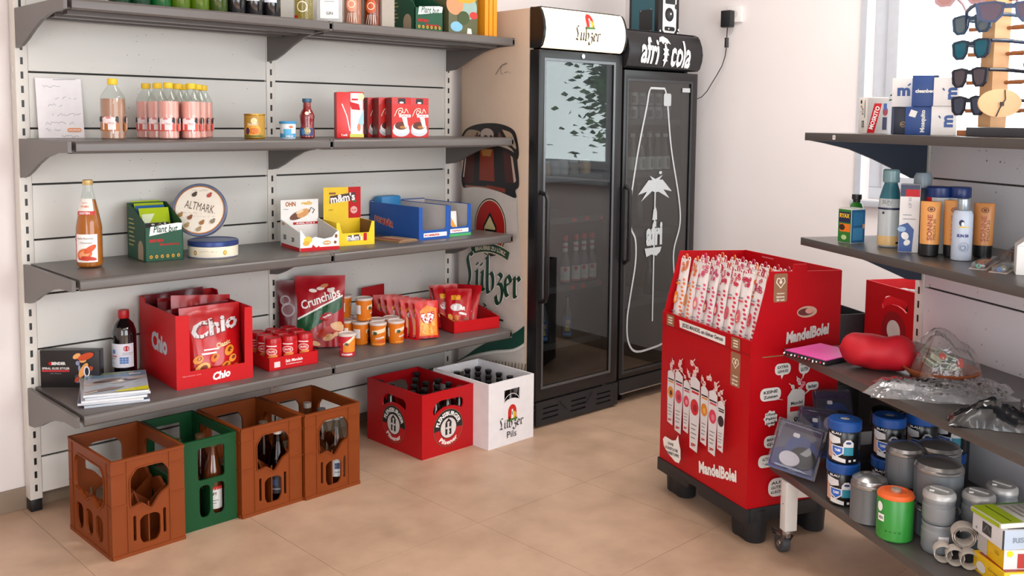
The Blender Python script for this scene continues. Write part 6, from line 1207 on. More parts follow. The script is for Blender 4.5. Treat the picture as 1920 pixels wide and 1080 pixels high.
def wfront(A): A.rect(-.027, .19, .027, .204, NAVY); A.rect(-.012, .168, .027, .19, RED); A.rect(-.027, .168, -.012, .19, NAVY); A.text('LSF 50', .0, .15, .008, GREY, w=.03, rot=90); A.rect(-.018, .1, .018, .102, GREY); A.rect(-.018, .112, .006, .114, GREY); A.poly([(-.027, .002), (.01, .002), (.014, .07), (-.004, .09), (-.027, .08)], MB_); A.ell(-.01, .05, .01, .012, WHITE, rot=30); A.ell(-.004, .03, .008, .01, WHITE, rot=-40); A.ell(-.02, .07, .012, .008, K('9AB8D8', .4))
carton('tall white carton with a navy and red top, third shelf', .39, .345, zc, -68, .056, .036, .205, 'ECE9E8', wfront, None)
t = thing('pump_bottle', 'bottle with a clear grey spray cap behind the tall white carton', 'bottle', gp(.345, .27, zc + .0005), CR); lathe_part('bottle', t, [(0, .001), (.03, .001), (.032, .006), (.032, .17), (.022, .19), (0, .19)], K('4A5664', .35)); lathe_part('cap', t, [(.022, .19), (.026, .192), (.026, .222), (.02, .236), (0, .238)], K('8A98A2', .25))
t = thing('lotion_bottle', 'pale silver bottle with a navy lid behind the front orange tube', 'bottle', gp(.425, .275, zc + .0005), CR); lathe_part('bottle', t, [(0, .001), (.03, .001), (.032, .006), (.032, .168), (0, .168)], K('C8CCCA', .3)); lathe_part('lid', t, [(.0335, .168), (.034, .17), (.034, .196), (.03, .2), (0, .2)], K('17306A', .35)); q = MB(); A = Art(q, cyl(.0322)); A.rect(-.05, .15, -.02, .168, RED); q.build('label', t)
t = thing('lotion_bottle', 'pale silver bottle with a navy lid, half hidden at the back of the third shelf', 'bottle', gp(.455, .225, zc + .0005), CR); lathe_part('bottle', t, [(0, .001), (.028, .001), (.03, .006), (.03, .168), (0, .168)], K('C8CCCA', .3)); lathe_part('lid', t, [(.031, .168), (.032, .17), (.032, .196), (.03, .2), (0, .2)], K('17306A', .35))
def cream(label, a, b, hx, h=.16):
    t = thing('sun_cream_tube', label, 'tube', gp(a, b, zc + .0005), CR - 5, 'orange sun cream tubes'); q = MB(); n = 20; vs = []; fs = []; lv = [(.0265, .0235, .036), (.027, .0225, .08), (.0275, .018, .13), (.0278, .012, h - .006), (.0275, .009, h)]
    for rx, ry, z in lv: vs += [(rx * cos(2 * pi * k / n), ry * sin(2 * pi * k / n), z) for k in range(n)]
    for j in range(len(lv) - 1): fs += [(j * n + k, j * n + (k + 1) % n, (j + 1) * n + (k + 1) % n, (j + 1) * n + k) for k in range(n)]
    fs.append(tuple(range((len(lv) - 1) * n, len(lv) * n))); q.add(vs, fs, K(hx, .35), True); q.build('tube', t)
    q = MB(); q.lathe([(0, .001), (.023, .001), (.025, .003), (.026, .036), (0, .036)], BLACK, 20); q.build('cap', t); q = MB()
    def S(u, v, hh):
        z = max(.037, min(h, v))
        for (ra, ya, za), (rb, yb, zb) in zip(lv, lv[1:]):
            if za <= z <= zb: f = (z - za) / (zb - za); rx, ry = ra + (rb - ra) * f, ya + (yb - ya) * f; break
        s = max(-.95, min(.95, u / rx)); return Vector((u, -ry * sqrt(1 - s * s) - hh, v))
    S.flat = False; A = Art(q, S); DK = K('6A3418', .4); A.ring(.002, .138, .008, .0105, DK, 16, 0, 360, .75); A.ell(.002, .138, .005, .004, DK, 10); A.text('SONNE', -.0, .085, .014, K('A8481E', .4), w=.075, bold=.03, rot=90); A.text('MILCH 30', .0125, .08, .007, DK, w=.06, rot=90); q.build('print', t); return t
c0 = cream('orange sun cream tube, front left one with dark lettering', .478, .34, 'EBA45A'); cream('orange sun cream tube, middle one half behind the front tube', .51, .285, 'DE9852', .165); cream('orange-brown sun cream tube, right one behind the white spray can', .53, .2, 'C98548', .158)
t = thing('spray_can', 'slim white-blue spray can with a silver cap on the third shelf', 'can', gp(.57, .305, zc + .0005), CR); lathe_part('can', t, [(0, .001), (.026, .001), (.0275, .004), (.0275, .13), (.022, .142), (0, .142)], K('C9D2E2', .35)); lathe_part('cap', t, [(.0165, .142), (.0175, .144), (.016, .174), (.014, .176), (0, .176)], K('A8B4BC', .25, metal=.6))
q = MB(); A = Art(q, cyl(.0277)); A.ell(-.004, .108, .007, .009, NAVY); A.ell(-.001, .105, .004, .006, WHITE); A.rect(-.012, .095, .014, .098, YEL); A.text('SUN 50', .0, .072, .009, K('3A3A8A', .4), w=.03, bold=.05); A.ring(.004, .04, .011, .014, K('A8B0C4', .4), 18); A.ring(.002, .038, .005, .008, K('8A94AC', .4), 14); q.build('label', t)
for k, (a, b, ax, bx_, c1, c2) in enumerate(((.71, .37, .63, .25, '2EB89A', 'D83A5A'), (.775, .35, .7, .24, '2A66C8', 'B8C46A'))):
    t = thing('gadget_blister', ('flat clear blister pack with a teal and red pen tool, left one', 'flat clear blister pack with a blue and green pen tool, right one')[k], 'blister', gp((a + ax) / 2, (b + bx_) / 2, zc + .0005), 10 - 4 * k, 'blister packs lying on the third shelf')
    q = MB(); q.bx(-.1, .1, -.022, .022, 0, .0012, K('C9B8B0', .5)); q.build('card', t); q = MB(); q.bx(-.095, .095, -.018, .018, .0013, .016, thin('blister_film', 'F2F2F2', 1.3, rough=.05, haze=.1)); q.build('cover', t, bevel=.005)
    q = MB(); q.tube([(-.075, 0, .008), (-.04, 0, .008)], .0065, K(c2, .35), 10); q.tube([(-.04, 0, .008), (.03, 0, .008)], .0055, K('3A3A44', .4), 10); q.tube([(.03, 0, .008), (.07, 0, .008)], .0068, K('E06A4A' if k == 0 else 'D8D8B0', .35), 10); q.lathe([(.003, -.003), (.006, -.004), (.0068, 0), (.006, .004), (.003, .003)], K(c1, .3), 14, T(-.082, 0, .008) @ RY(90)); q.build('pen_tool', t)
t = thing('wrapped_goods', 'reddish goods in crinkled clear film at the back of the third shelf', 'bag', gp(.66, .12, zc + .0005), -60); q = MB(); r = random.Random(3)
for k in range(4): q.box((-.05 + .033 * k, .01 * (k % 2), .018 + .004 * k), (.034, .07, .03), K(('5A2018', '7A2E1E', '4A1A16', '6A3A2A')[k], .5), RZ(0))
q.build('contents', t, bevel=.006)
def film_heap(t, w, d, h, seed, mat_, name='film', n=16, sharp=1.0):
    r = random.Random(seed); ph = [r.uniform(0, 6.28) for _ in range(8)]; vs = []; fs = []
    for j in range(n + 1):
        for i in range(n + 1):
            u, v = -1 + 2 * i / n, -1 + 2 * j / n; R = sqrt(u * u + v * v); e_ = 1 + .12 * sin(3 * atan2(v, u) + ph[0]) + .07 * sin(7 * atan2(v, u) + ph[1])
            k = max(0, 1 - (max(abs(u), abs(v)) * .6 + R * .4) ** 2.2); z = h * k ** .7 * (1 + .25 * sharp * sin(5 * u + ph[2] + 3 * v) * sin(4 * v + ph[3])) + .006 * sharp * abs(sin(11 * u + 7 * v + ph[4])) * (k > .02)
            vs.append((u * w / 2 * e_, v * d / 2 * e_, max(.0006, z)))
    for j in range(n):
        for i in range(n): a = j * (n + 1) + i; fs.append((a, a + 1, a + n + 2, a + n + 1))
    q = MB(); q.add(vs, fs, mat_, True); return q.build(name, t, ang=60)
film_heap(t, .19, .12, .055, 5, FILM)
carton('plain white house-shaped carton at the right edge of the third shelf', .825, .31, zc, -66, .06, .06, .075, 'E6E2DE')
q = MB(); q.plate([(-.03, .0755), (.03, .0755), (0, .1)], [], ((0, -.03, 0), (1, 0, 0), (0, 0, 1)), .06, K('E6E2DE', .5)); q.build('gable_top', [o for o in bpy.data.objects if o.get('label', '').startswith('plain white house')][0])
# ---- second shelf
zs = HS[1]
t = thing('fabric_pouch', 'flat pink pouch with a black and white patterned edge, end of second shelf', 'pouch', gp(.13, .455, zs + .0005), -100)
q = MB(); q.bx(-.085, .085, -.095, .095, 0, .014, K('17141A', .6)); q.build('body', t, bevel=.006); q = MB(); q.bx(-.082, .082, -.09, .09, .0142, .018, K('D44A9A', .5)); q.build('flap', t, bevel=.002); r = random.Random(6); q = MB()
for P in (plane((0, -.095, 0), FRONT), plane((-.085, 0, 0), LEFT)):
    A = Art(q, P)
    for k in range(12): A.ell(-.08 + .0145 * k, .007 + r.uniform(-.002, .002), r.uniform(.003, .006), .003, (WHITE, K('D8305A', .5), WHITE)[k % 3], 8, rot=r.uniform(0, 90))
q.build('edge_pattern', t)
t = thing('film_pouch', 'violet-grey clear film pouch lying behind the pink pouch', 'pouch', gp(.17, .3, zs + .0005), -70); q = MB(); q.bx(-.07, .07, -.07, .07, 0, .02, K('6A7AA8', .3)); q.build('contents', t, bevel=.008); q = MB(); q.bx(-.03, .04, -.05, -.02, .0203, .03, K('2A4AA0', .3)); q.build('inlay', t, bevel=.004); film_heap(t, .18, .18, .04, 8, FILM)
t = thing('pillow_bag', 'plump red fabric pillow bag lying on the second shelf', 'bag', gp(.315, .38, zs), 0, rot=(0, 0, -62))
n, m_ = 26, 24; vs = []; fs = []; RF = K('C20F22', .6, nz=.1, sc=9, bump=.35)
for i in range(n + 1):
    s = -1 + 2 * i / n; k = (max(0, 1 - abs(s) ** 3.2)) ** .5; x = .112 * s
    for j in range(m_):
        a = 2 * pi * j / m_; rr_ = .056 * k * (1 + .05 * sin(3 * a + 4 * s) + .04 * sin(9 * s + 2 * a)) * (1 - .1 * cos(pi * s * 1.0) * 0); z = .0565 + rr_ * sin(a) * (1.02 - .08 * cos(3 * s)); vs.append((x + .004 * sin(a * 2), rr_ * cos(a) * 1.15 + .02 * s * s, max(.0015, z)))
for i in range(n):
    for j in range(m_): fs.append((i * m_ + j, i * m_ + (j + 1) % m_, (i + 1) * m_ + (j + 1) % m_, (i + 1) * m_ + j))
q = MB(); q.add(vs, fs, RF, True); q.build('cover', t, ang=80); q = MB(); q.tube([(.108, .02, .06), (.118, .016, .058), (.124, .01, .05)], .004, RF, 8); q.build('drawstring', t)
t = thing('plant_saucer', 'shallow terracotta saucer holding goods wrapped in clear film', 'saucer', gp(.435, .245, zs + .0005), 0); t.scale = (.88, .88, 1); lathe_part('saucer', t, [(0, .001), (.095, .001), (.122, .022), (.126, .03), (.12, .031), (.115, .026), (.09, .008), (0, .008)], K('A85A34', .6, nz=.08), 44)
t = thing('wrapped_goods', 'mound of grey-green goods in clear film with red seals, in the terracotta saucer', 'bag', gp(.44, .242, zs + .0095), -50); t.scale = (.84, .84, .95); q = MB(); r = random.Random(11)
for k in range(9):
    a = r.uniform(0, 6.28); R = r.uniform(.0, .055); q.box((R * cos(a), R * sin(a), .03 + r.uniform(-.01, .035)), (r.uniform(.04, .07), r.uniform(.03, .05), .02), K(r.choice(['5E6A52', '7A7E70', '4A5648', '9A9A8C', 'B9B49A']), .4), RZ(r.uniform(0, 180)) @ RX(r.uniform(-25, 25)))
q.build('contents', t, bevel=.004); q = MB()
for x, y, z in ((-.02, -.05, .07), (.05, -.03, .05), (.04, -.055, .045)): q.lathe([(0, .004), (.011, .003), (.012, 0)], K('C8402A', .5), 12, T(x, y, z) @ RX(50))
q.build('seal', t); film_heap(t, .235, .2, .125, 21, FILM, n=22)
def sheet(label, a, b, z, rz, w, d, seed, m1, grp):
    t = thing('film_bag', label, 'bag', gp(a, b, z), rz, grp); film_heap(t, w, d, .012, seed, m1, 'film', 20, 2.2); return t
CB = thin('crinkled_film', 'E9E9EA', 1.8, rough=.12, haze=.2, hazecol='DCDCDE', bump=.9, sc=30)
sheet('flat crinkled clear film bag on the second shelf below the saucer', .58, .37, zs + .0008, -66, .3, .2, 31, CB, 'clear film bags'); sheet('flat clear film bag on top of the pile before the saucer', .64, .33, zs + .017, -40, .26, .2, 32, CB, 'clear film bags')
t = thing('film_bag', 'clear film bag with crumpled white paper strips at the shelf front', 'bag', gp(.6, .42, zs + .0008), -58, 'clear film bags'); q = MB(); r = random.Random(17)
for k in range(16):
    x = -.1 + .013 * k; y = r.uniform(-.03, .03); a = r.uniform(-50, 50); q.add([(-.03, -.007, 0), (.03, -.009, .004), (.028, .008, .012), (-.028, .007, .006)], [(0, 1, 2, 3)], K('D9D6D6', .5), True, T(x, y, .008 + r.uniform(0, .012)) @ RZ(a) @ RX(r.uniform(-30, 30)))
q.build('paper_strips', t, kind='stuff'); film_heap(t, .3, .12, .03, 33, CB, n=20, sharp=1.6)
BKF = K('17181B', .22, coat=.5, bump=.5, sc=14)
t = thing('black_bag', 'shiny black plastic bag bunched up at the right end of the second shelf', 'bag', gp(.93, .27, zs + .0008), -50); film_heap(t, .2, .2, .11, 41, BKF, 'bag', 20, 1.4); q = MB(); q.tube([(-.1, -.03, .05), (-.115, -.03, .062), (-.11, -.02, .075)], .006, K('2A2A2C', .2), 8); q.build('handle', t)
t = thing('black_bag', 'low shiny black bag lying in front of the bunched black one', 'bag', gp(.86, .42, zs + .0008), -60); film_heap(t, .2, .12, .045, 42, BKF, 'bag', 18, 1.6)
# ---- bottom shelf
zb = HS[0]
def tub(label, x, y, z):
    t = thing('powder_tub', label, 'tub', (x, y, z + .0006), CR - 6, 'black tubs with blue lids'); lathe_part('tub', t, [(0, .001), (.044, .001), (.047, .006), (.048, .09), (.044, .1), (0, .1)], K('111215', .25), 32); lathe_part('lid', t, [(.0485, .1), (.05, .102), (.05, .126), (.047, .13), (.02, .13), (.019, .1285), (0, .1285)], K('134A94', .4), 32)
    q = MB(); A = Art(q, cyl(.0482)); WH = K('D8D6D8', .4); A.poly([(-.046, .02), (-.02, .014), (-.03, .05), (-.046, .085)], K('C8A090', .4)); A.poly([(-.046, .09), (-.006, .082), (-.004, .066), (-.03, .06), (-.046, .072)], WH); A.poly([(-.03, .012), (.012, .006), (.012, .018), (-.028, .026)], WH); A.rect(.004, .03, .034, .062, K('2F8AA0', .4)); A.poly([(.004, .055), (.034, .055), (.034, .068), (.024, .078), (.012, .077), (.004, .066)], WH); A.ell(.019, .068, .008, .004, K('1A3A6A', .4)); A.poly([(-.032, .058), (.006, .056), (.006, .036), (-.012, .022), (-.03, .036)], WH); A.poly([(-.028, .055), (.002, .053), (.002, .037), (-.012, .027), (-.027, .038)], K('2A62C0', .4)); A.text('TABS', -.012, .044, .008, WHITE, w=.018, bold=.04); A.text('BLAU', -.018, .095, .007, WH, w=.03, bold=.04); A.rect(.02, .01, .027, .017, WH); A.rect(.034, .012, .042, .018, WH); q.build('label', t)
    q = MB(); A = Art(q, plane((0, 0, .1287), TOP)); A.ell(.0, .0, .014, .01, K('B8B0A8', .4)); q.build('lid_seal', t); return t
TP = [((1.6, -2.312), 'front left stack'), ((1.735, -2.39), 'second stack from the left'), ((1.835, -2.45), 'third stack, half in shadow'), ((1.93, -2.5), 'last stack at the back')]; p0 = None
for (x, y), nm in TP:
    for k in range(2):
        lb = 'black tub with a blue lid, %s one of the %s' % (('lower', 'upper')[k], nm)
        if p0 is None: p0 = tub(lb, x, y, zb)
        else: dup(p0, lb, (x, y, zb + .0006 + .1315 * k))
GCAN = K('6E7276', .35, nz=.05, metal=.3)
def canister(label, x, y, z, r, h, grp='grey gas canisters'):
    t = thing('gas_canister', label, 'canister', (x, y, z + .0006), CR, grp); lathe_part('can', t, [(0, .001), (r - .004, .001), (r, .004), (r - .001, .012), (r - .001, h * .72), (r - .002, h * .73), (r - .002, h * .78), (0, h * .78)], GCAN, 36); lathe_part('lid', t, [(r - .001, h * .735), (r, h * .745), (r, h * .79), (r - .003, h * .82), (r - .002, h * .83), (r * .9, h * .9), (r * .6, h * .97), (r * .2, h), (0, h)], K('9A9896', .25, metal=.8), 36)
    q = MB(); A = Art(q, plane((0, 0, h * .985), TOP)); A.ell(.0, -.004, .009, .005, WHITE, rot=20); q.build('seal', t)
    q = MB()
    for k in range(9): a = 2 * pi * k / 9; q.box((0, 0, h * .36), (.003, .0012, h * .62), GCAN, RZ(k * 40) @ T(0, r - .0012, 0))
    q.build('rib', t, kind='stuff'); return t
canister('grey gas canister with a domed lid left of the green one', 1.53, -2.43, zb, .053, .14)
canister('dark grey canister hidden under the left stacked one', 1.632, -2.487, zb, .054, .1); canister('grey canister with domed lid stacked up behind the green one', 1.632, -2.487, zb + .101, .055, .125)
canister('dark grey canister hidden under the big stacked one', 1.58, -2.607, zb, .062, .095); canister('big grey canister with a shiny domed lid, stacked in the middle', 1.58, -2.607, zb + .096, .066, .125)
canister('broad dark canister with a flat lid at the back of the bottom shelf', 1.715, -2.55, zb + .101, .064, .125); canister('dark canister standing under the broad flat-lidded one', 1.715, -2.55, zb, .06, .1)
t = thing('gas_canister', 'bright green gas canister with an orange rim at the shelf front', 'canister', (1.47, -2.535, zb + .0006), CR - 8); lathe_part('can', t, [(0, .001), (.046, .001), (.0495, .005), (.0495, .122), (.047, .126), (0, .126)], K('2F8A34', .35, nz=.05), 36); lathe_part('rim', t, [(.05, .12), (.0505, .124), (.046, .132), (.032, .136), (.03, .132), (0, .132)], K('E2632A', .4), 32); lathe_part('valve', t, [(0, .132), (.014, .132), (.014, .14), (.008, .142), (0, .142)], K('C9B8A8', .3, metal=.5), 18)
q = MB(); A = Art(q, cyl(.0497)); A.ell(-.04, .095, .01, .014, WHITE); A.rect(-.046, .055, -.024, .075, WHITE); A.text('450', -.035, .065, .009, INK, w=.016, bold=.03)
for k in range(4): A.rect(-.02 + .012 * k, .03, -.014 + .012 * k, .033, K('1E5A24', .4))
q.build('label', t)
def camp_cup(label, x, y, z, h=.08, sticker=False, lid=False):
    r = .042; t = thing('camping_pot', label, 'pot', (x, y, z + .0006), CR, 'grey camping pots'); M_ = K('868A8E', .38, nz=.04, metal=.25); lathe_part('pot', t, [(0, .001), (r - .005, .001), (r - .002, .006), (r, .012), (r, h - .02), (r - .002, h - .018), (r - .002, h - .01), (r, h - .004), (r - .001, h), (0, h)], M_, 34)
    if lid: lathe_part('lid', t, [(r - .001, h), (r + .001, h + .002), (r, h + .012), (r - .006, h + .019), (0, h + .02)], K('B3B1AE', .35, metal=.3), 34); q = MB(); q.box((0, 0, h + .0215), (.05, .006, .003), K('C9C7C4', .35), RZ(-30)); q.box((-.02, -.012, h + .0205), (.012, .007, .002), WHITE); q.build('lid_grip', t)
    if sticker: q = MB(); A = Art(q, cyl(r)); A.rect(.0, .03, .028, .055, K('D8D2D2', .5)); A.rect(.004, .04, .02, .042, GREY); q.build('price_sticker', t)
    return t
camp_cup('grey camping pot with a price sticker, lower one at the shelf front', 1.472, -2.653, zb, .082, True); camp_cup('grey camping pot with a pale lid stacked on the front one', 1.472, -2.653, zb + .0825, .068, False, True)
camp_cup('grey camping pot, lower one of the pair behind the front pots', 1.565, -2.722, zb, .07); camp_cup('grey camping pot with a pale lid, upper one behind the front pots', 1.565, -2.722, zb + .0705, .07, False, True); camp_cup('grey camping pot with a lid at the right, behind the green-topped packs', 1.67, -2.745, zb + .0705, .07, False, True); camp_cup('grey camping pot under the right lidded one', 1.67, -2.745, zb, .07)
t = thing('strap', 'coiled pale grey webbing strap lying at the front of the bottom shelf', 'strap', (1.435, -2.725, zb + .001), -60); STM = K('BDB2A8', .7, nz=.05)
def band(q, pts, w, m):
    P = [Vector(p) for p in pts]; vs = []; fs = []
    for i, p in enumerate(P):
        t_ = (P[min(i + 1, len(P) - 1)] - P[max(i - 1, 0)]).normalized(); n_ = t_.cross(Vector((0, .3, 1))).normalized() * .0016; s_ = Vector((0, 1, .25)).normalized() * w / 2; vs += [p - s_ - n_, p + s_ - n_, p + s_ + n_, p - s_ + n_]
    for i in range(len(P) - 1):
        for k in range(4): a = 4 * i + k; b = 4 * i + (k + 1) % 4; fs.append((a, b, b + 4, a + 4))
    fs += [(3, 2, 1, 0), tuple(4 * (len(P) - 1) + k for k in range(4))]; q.add(vs, fs, m, True)
q = MB(); band(q, [(.032 * cos(radians(a)) * (1 - a / 2400) + .01, .004, .078 + .03 * sin(radians(a)) * (1 - a / 2400)) for a in range(0, 860, 18)], .03, STM); q.build('coil', t)
for k, (x, s) in enumerate(((-.04, 1), (-.012, -1), (.02, 1))): q = MB(); band(q, [(x + .022 * s * cos(radians(a)), .0 - .012 * k, .0265 + .022 * sin(radians(a))) for a in range(0, 351, 18)], .026, STM); q.build('loop', t)
YB = 'E2B414'
def pbox(label, x, y, z, rz, w, d, h, hx, fr=None, lf=None, tp=None):
    t = thing('product_carton', label, 'carton', (x, y, z), rz, 'cartons stacked at the right end of the bottom shelf'); q = MB(); q.bx(-w / 2, w / 2, -d / 2, d / 2, 0, h, K(hx, .45)); q.build('body', t, bevel=.001)
    for fn, P, nm in ((fr, plane((0, -d / 2, 0), FRONT), 'front_print'), (lf, plane((-w / 2, 0, 0), LEFT), 'side_print'), (tp, plane((0, 0, h), TOP), 'top_print')):
        if fn: q = MB(); fn(Art(q, P)); q.build(nm, t)
CRX = -38
pbox('yellow carton at the bottom of the carton stack', 1.452, -2.86, zb + .0008, CRX, .15, .13, .05, YB, lambda A: (A.rect(-.06, .004, .0, .046, WHITE), A.text('AB', .04, .025, .02, K('7A4A10', .4), w=.03, bold=.03)), lambda A: (A.text('Lampe', .02, .03, .01, K('9A7008', .4), w=.04, shear=.2), A.ell(-.03, .02, .02, .014, K('D8D0C8', .4)), A.rect(.0, .006, .05, .009, K('8A6208', .4))), lambda A: A.rect(-.07, -.06, .0, .05, K('9A2A20', .4)))
pbox('yellow carton with a white and red end, second in the carton stack', 1.467, -2.86, zb + .0515, CRX - 3, .15, .12, .05, YB, lambda A: (A.rect(-.075, .0, .075, .05, K('D0CBC8', .4)), A.rect(-.04, .002, .075, .04, K('A83028', .4)), A.text('AKKU', .02, .022, .02, K('C8C0B0', .4), w=.06, bold=.05), A.ell(-.06, .04, .008, .008, YEL)), lambda A: (A.rect(-.06, .0, -.015, .05, K('B9B4B0', .4)), A.text('LED', .03, .03, .01, K('9A7008', .4), w=.02)))
pbox('white carton with a dark window and grey lettering, third in the stack', 1.467, -2.85, zb + .102, CRX - 1, .155, .13, .05, 'DAD7D8', lambda A: (A.rect(-.077, 0, .077, .05, K('AEB8C6', .4)), A.rect(-.0775, 0, -.072, .05, INK), A.text('RISE GRIP', .0, .024, .014, K('7E8894', .4), w=.1, bold=.05)), lambda A: (A.rect(-.02, .01, .02, .04, K('3A3A3C', .4)), A.stroke([(-.015, .015), (.0, .035), (.015, .018)], .002, GREY), A.ell(-.045, .012, .004, .004, GREY)), lambda A: A.rect(-.06, -.06, -.01, .02, K('4A4A4C', .4)))
t = thing('film_packet', 'lime green and white printed packet on top of the carton stack', 'packet', (1.47, -2.845, zb + .1528), CRX + 4); q = MB(); q.bx(-.085, .085, -.06, .06, 0, .014, K('D8D2C8', .4)); q.build('body', t, bevel=.005); q = MB(); A = Art(q, plane((0, 0, .014), TOP), h=.0006); A.rect(-.082, -.058, -.02, .058, K('A8BE10', .35)); A.rect(-.05, -.05, -.047, .05, INK); A.rect(-.02, .05, .08, .058, K('5A8A3A', .4))
for k in range(4): A.rect(.0 + .018 * k, -.03, .006 + .018 * k, .04, K('9A948C', .4))
q.build('print', t); q = MB(); A = Art(q, plane((-.085, 0, 0), LEFT)); A.rect(-.055, .002, .055, .012, K('9AB00E', .4)); q.build('side_print', t)
# blister packs and odds and ends at the left end
CP = thin('blister_pack', 'E4E4EC', 1.2, rough=.04, haze=.02)
def blister(label, x, y, z, rz, tilt, k):
    t = thing('blister_pack', label, 'pack', (x, y, z), 0, 'clear blister packs', rot=(tilt, (12, 4, -3)[k], rz)); t.scale = ((1.42, 1.2, 1), (1.2, 1.1, 1), (1.15, 1.1, 1))[k]; q = MB(); q.bx(-.052, .052, -.001, .001, 0, .165, K(('3A1A44', '1E3478', '202E5A')[k], .35)); q.build('card', t); q = MB(); A = Art(q, plane((0, -.001, 0), FRONT)); A.poly([(-.052, 0), (.052, 0), (.052, .1), (.0, .09), (-.052, .06)], K('1A3A80', .35)); A.ell(.01, .085, .035, .04, K('164F9A', .35), 18); A.rect(-.052, .14, .052, .165, K('4A2A5A', .35)); A.rrect(-.015, .118, .0, .132, .004, WHITE); q.build('card_print', t)
    q = MB(); n = 18; q.plate([(.026 * cos(2 * pi * i / n) * (1 if cos(2 * pi * i / n) > 0 else .8) - .012, .024 * sin(2 * pi * i / n) + .04) for i in range(n)], [], ((0, -.022, 0), (1, 0, 0), (0, 0, 1)), .016, K('D8D4D0', .4)); q.build('grip', t, bevel=.003); q = MB(); q.plate([(.03 * cos(2 * pi * i / n) + .018, .036 * sin(2 * pi * i / n) + .055) for i in range(n)], [], ((0, -.016, 0), (1, 0, 0), (0, 0, 1)), .01, K('15161A', .35)); q.build('pad', t, bevel=.003)
    q = MB(); q.bx(-.05, .05, -.034, -.0012, .004, .16, CP); q.build('shell', t, bevel=.008); q = MB(); q.bx(-.056, .056, -.002, -.0014, -.002, .168, CP); q.build('flange', t)
blister('clear blister pack with a blue and violet card leaning at the shelf front', 1.65, -2.105, zb + .02, -66, -30, 0); blister('clear blister pack with a blue card, second one behind', 1.75, -2.14, zb + .06, -60, -38, 1); blister('clear blister pack with a blue card, rearmost under the second shelf', 1.83, -2.17, zb + .115, -55, -42, 2)
t = thing('support_block', 'stack of dark cardboard under the rear blister packs', 'box', gp(.1, .28, zb + .0008), GZ); q = MB(); q.bx(-.07, .09, -.09, .08, 0, .05, K('2E2A2C', .6)); q.bx(-.05, .07, -.06, .09, .0505, .1, K('3A3438', .6)); q.build('boxes', t, bevel=.002)
t = thing('pan', 'small black pan with a handle standing on end among the packs', 'pan', gp(.17, .25, zb + .155), -40, rot=(14, 0, -40)); q = MB(); q.lathe([(0, 0), (.034, 0), (.04, .006), (.042, .06), (.039, .06), (.037, .008), (0, .008)], K('17171A', .35), 26); q.build('bowl', t); q = MB(); q.tube([(.04, 0, .05), (.075, .0, .058), (.13, .004, .07)], [.006, .006, .007], BLACK, 8); q.build('handle', t)
t = thing('pan_box', 'dark carton carrying the small black pan', 'carton', gp(.19, .22, zb + .0008), GZ); q = MB(); q.bx(-.045, .05, -.05, .05, 0, .153, K('232327', .55)); q.build('body', t, bevel=.002)
for k in range(4):
    t = thing('plate', 'pale grey melamine plate, %s of the pile under the second shelf' % ('lowest', 'second', 'third', 'top')[k], 'plate', gp(.235 + .006 * k, .1, zb + .2105 + .0125 * k), 0, 'pale plates piled at the back'); lathe_part('plate', t, [(0, .001), (.06, .001), (.085, .012), (.083, .0135), (.058, .004), (0, .004)], K('D0CDCB', .4), 32)
t = thing('storage_box', 'dark box under the pile of pale plates', 'box', gp(.24, .1, zb + .0008), GZ); q = MB(); q.bx(-.075, .075, -.075, .075, 0, .208, K('2A2A30', .55)); q.build('body', t, bevel=.003)
t = thing('cable', 'coiled black cable lying in the dark back of the bottom shelf', 'cable', gp(.72, .1, zb + .0008), 0); q = MB(); q.tube([(.06 * cos(radians(a)), .06 * sin(radians(a)), .006 + .00004 * a + .003 * sin(radians(a * 3))) for a in range(0, 1400, 20)], .005, K('141416', .5), 6); q.build('coil', t)
# ---- crates stacked behind the wheeled shelving
kb = K('17171A', .45)
for k in range(2):
    t = thing('storage_crate', ('black plastic crate at the foot of the stack by the right wall', 'black open crate on top, beside the red crate by the right wall')[k], 'crate', (2.765, -1.545, .31 * k + .0003 * k), 60); q = MB(); w_, d_, h_ = .15, .2, .309
    for s in (-1, 1): q.bx(*sorted((s * w_, s * (w_ - .006))), -d_, d_, 0, h_, kb); q.bx(-w_ + .006, w_ - .006, *sorted((s * d_, s * (d_ - .006))), 0, h_, kb)
    q.bx(-w_ + .006, w_ - .006, -d_ + .006, d_ - .006, 0, .006, kb); q.build('body', t, bevel=.001)
t = thing('storage_crate', 'black crate carrying the red drinks crate behind the shelving', 'crate', (2.87, -2.02, 0), 60); q = MB(); q.bx(-.15, .15, -.2, .2, 0, .489, kb); q.build('body', t, bevel=.003)
def dress_none(A, nm): A.ring(0, .1, .045, .08, K('8A1018', .4), 30); A.ell(0, .1, .044, .044, K('C9C4C0', .4), 24)
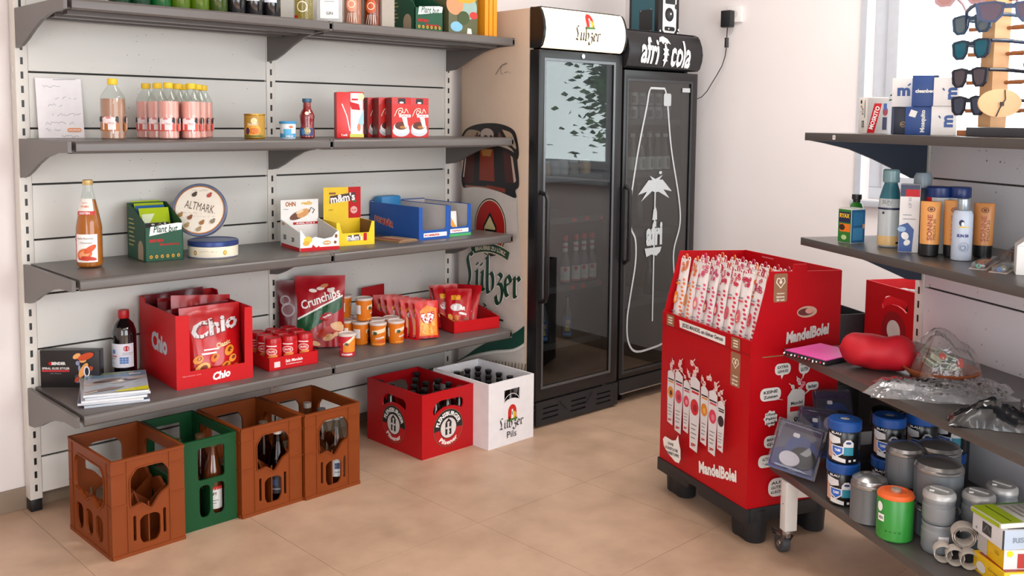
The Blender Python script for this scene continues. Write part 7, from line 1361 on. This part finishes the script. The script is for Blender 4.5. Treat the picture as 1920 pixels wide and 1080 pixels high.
rcr = beer_crate('red drinks crate on a black one between window wall and shelving', 2.87, -2.02, .3, .4, .281, RC, smile(), -30, dress_none, True, 'red drinks crates'); rcr.location.z = .4895
for k, (x, y) in enumerate(((-.07, -.12), (.03, -.12), (-.07, 0), (.05, .02))):
    a = radians(-30); t = beer('dark bottle inside the red crate behind the shelving, %s' % ('front left', 'front right', 'rear left', 'rear right')[k], 2.87 + x * cos(a) - y * sin(a), -2.02 + x * sin(a) + y * cos(a), 'B8B8BA', 'bottles in the rear red crate'); t.location.z = .5008

# ------------------------------------------------------------------ trees outside the window (they show in the fridge door)
q = MB(); q.bx(X1 + .3, 22, -16, 8, -.5, -.3, K('8A8C78', .9, nz=.15, sc=1.5)); o = q.build('ground'); o['kind'] = 'structure'
for k, (x, y, h, w_) in enumerate(((7.9, -5.25, 3.4, 1.0), (11.6, -7.2, 4.4, 1.4))):
    t = thing('tree', ('leafy tree outside the window, mirrored in the fridge door, nearer one', 'leafy tree outside the window, mirrored in the fridge door, farther one')[k], 'tree', (x, y, -.3)); q = MB(); q.tube([(0, 0, 0), (.05, .03, h * .4), (0, .1, h * .8)], [.16, .12, .05], K('4A3A2C', .9), 10); q.build('trunk', t)
    r = random.Random(50 + k); q = MB(); LM = [K('2E4A22', .6), K('3F5F2C', .6), K('24401E', .6)]
    for _ in range(6500):
        u, v, w2 = r.gauss(0, .33), r.gauss(0, .33), r.gauss(0, .36); p = Vector((u * w_, v * w_, h * .68 + w2 * w_ * 1.2)); M = T(*p) @ RZ(r.uniform(0, 360)) @ RX(r.uniform(-70, 70))
        q.add([(-.06, 0, 0), (0, -.035, .01), (.06, 0, 0), (0, .035, .01)], [(0, 1, 2, 3)], LM[r.randrange(3)], False, M)
    for _ in range(16):
        p = (r.gauss(0, .3) * w_, r.gauss(0, .3) * w_, h * .68 + r.gauss(0, .33) * w_ * 1.1); R = r.uniform(.16, .3) * w_
        q.lathe([(0, -R)] + [(R * cos(radians(b)) * r.uniform(.85, 1.1), R * sin(radians(b))) for b in range(-60, 61, 30)] + [(0, R)], LM[r.randrange(3)], 9, T(*p), False)
    q.build('foliage', t, kind='stuff')
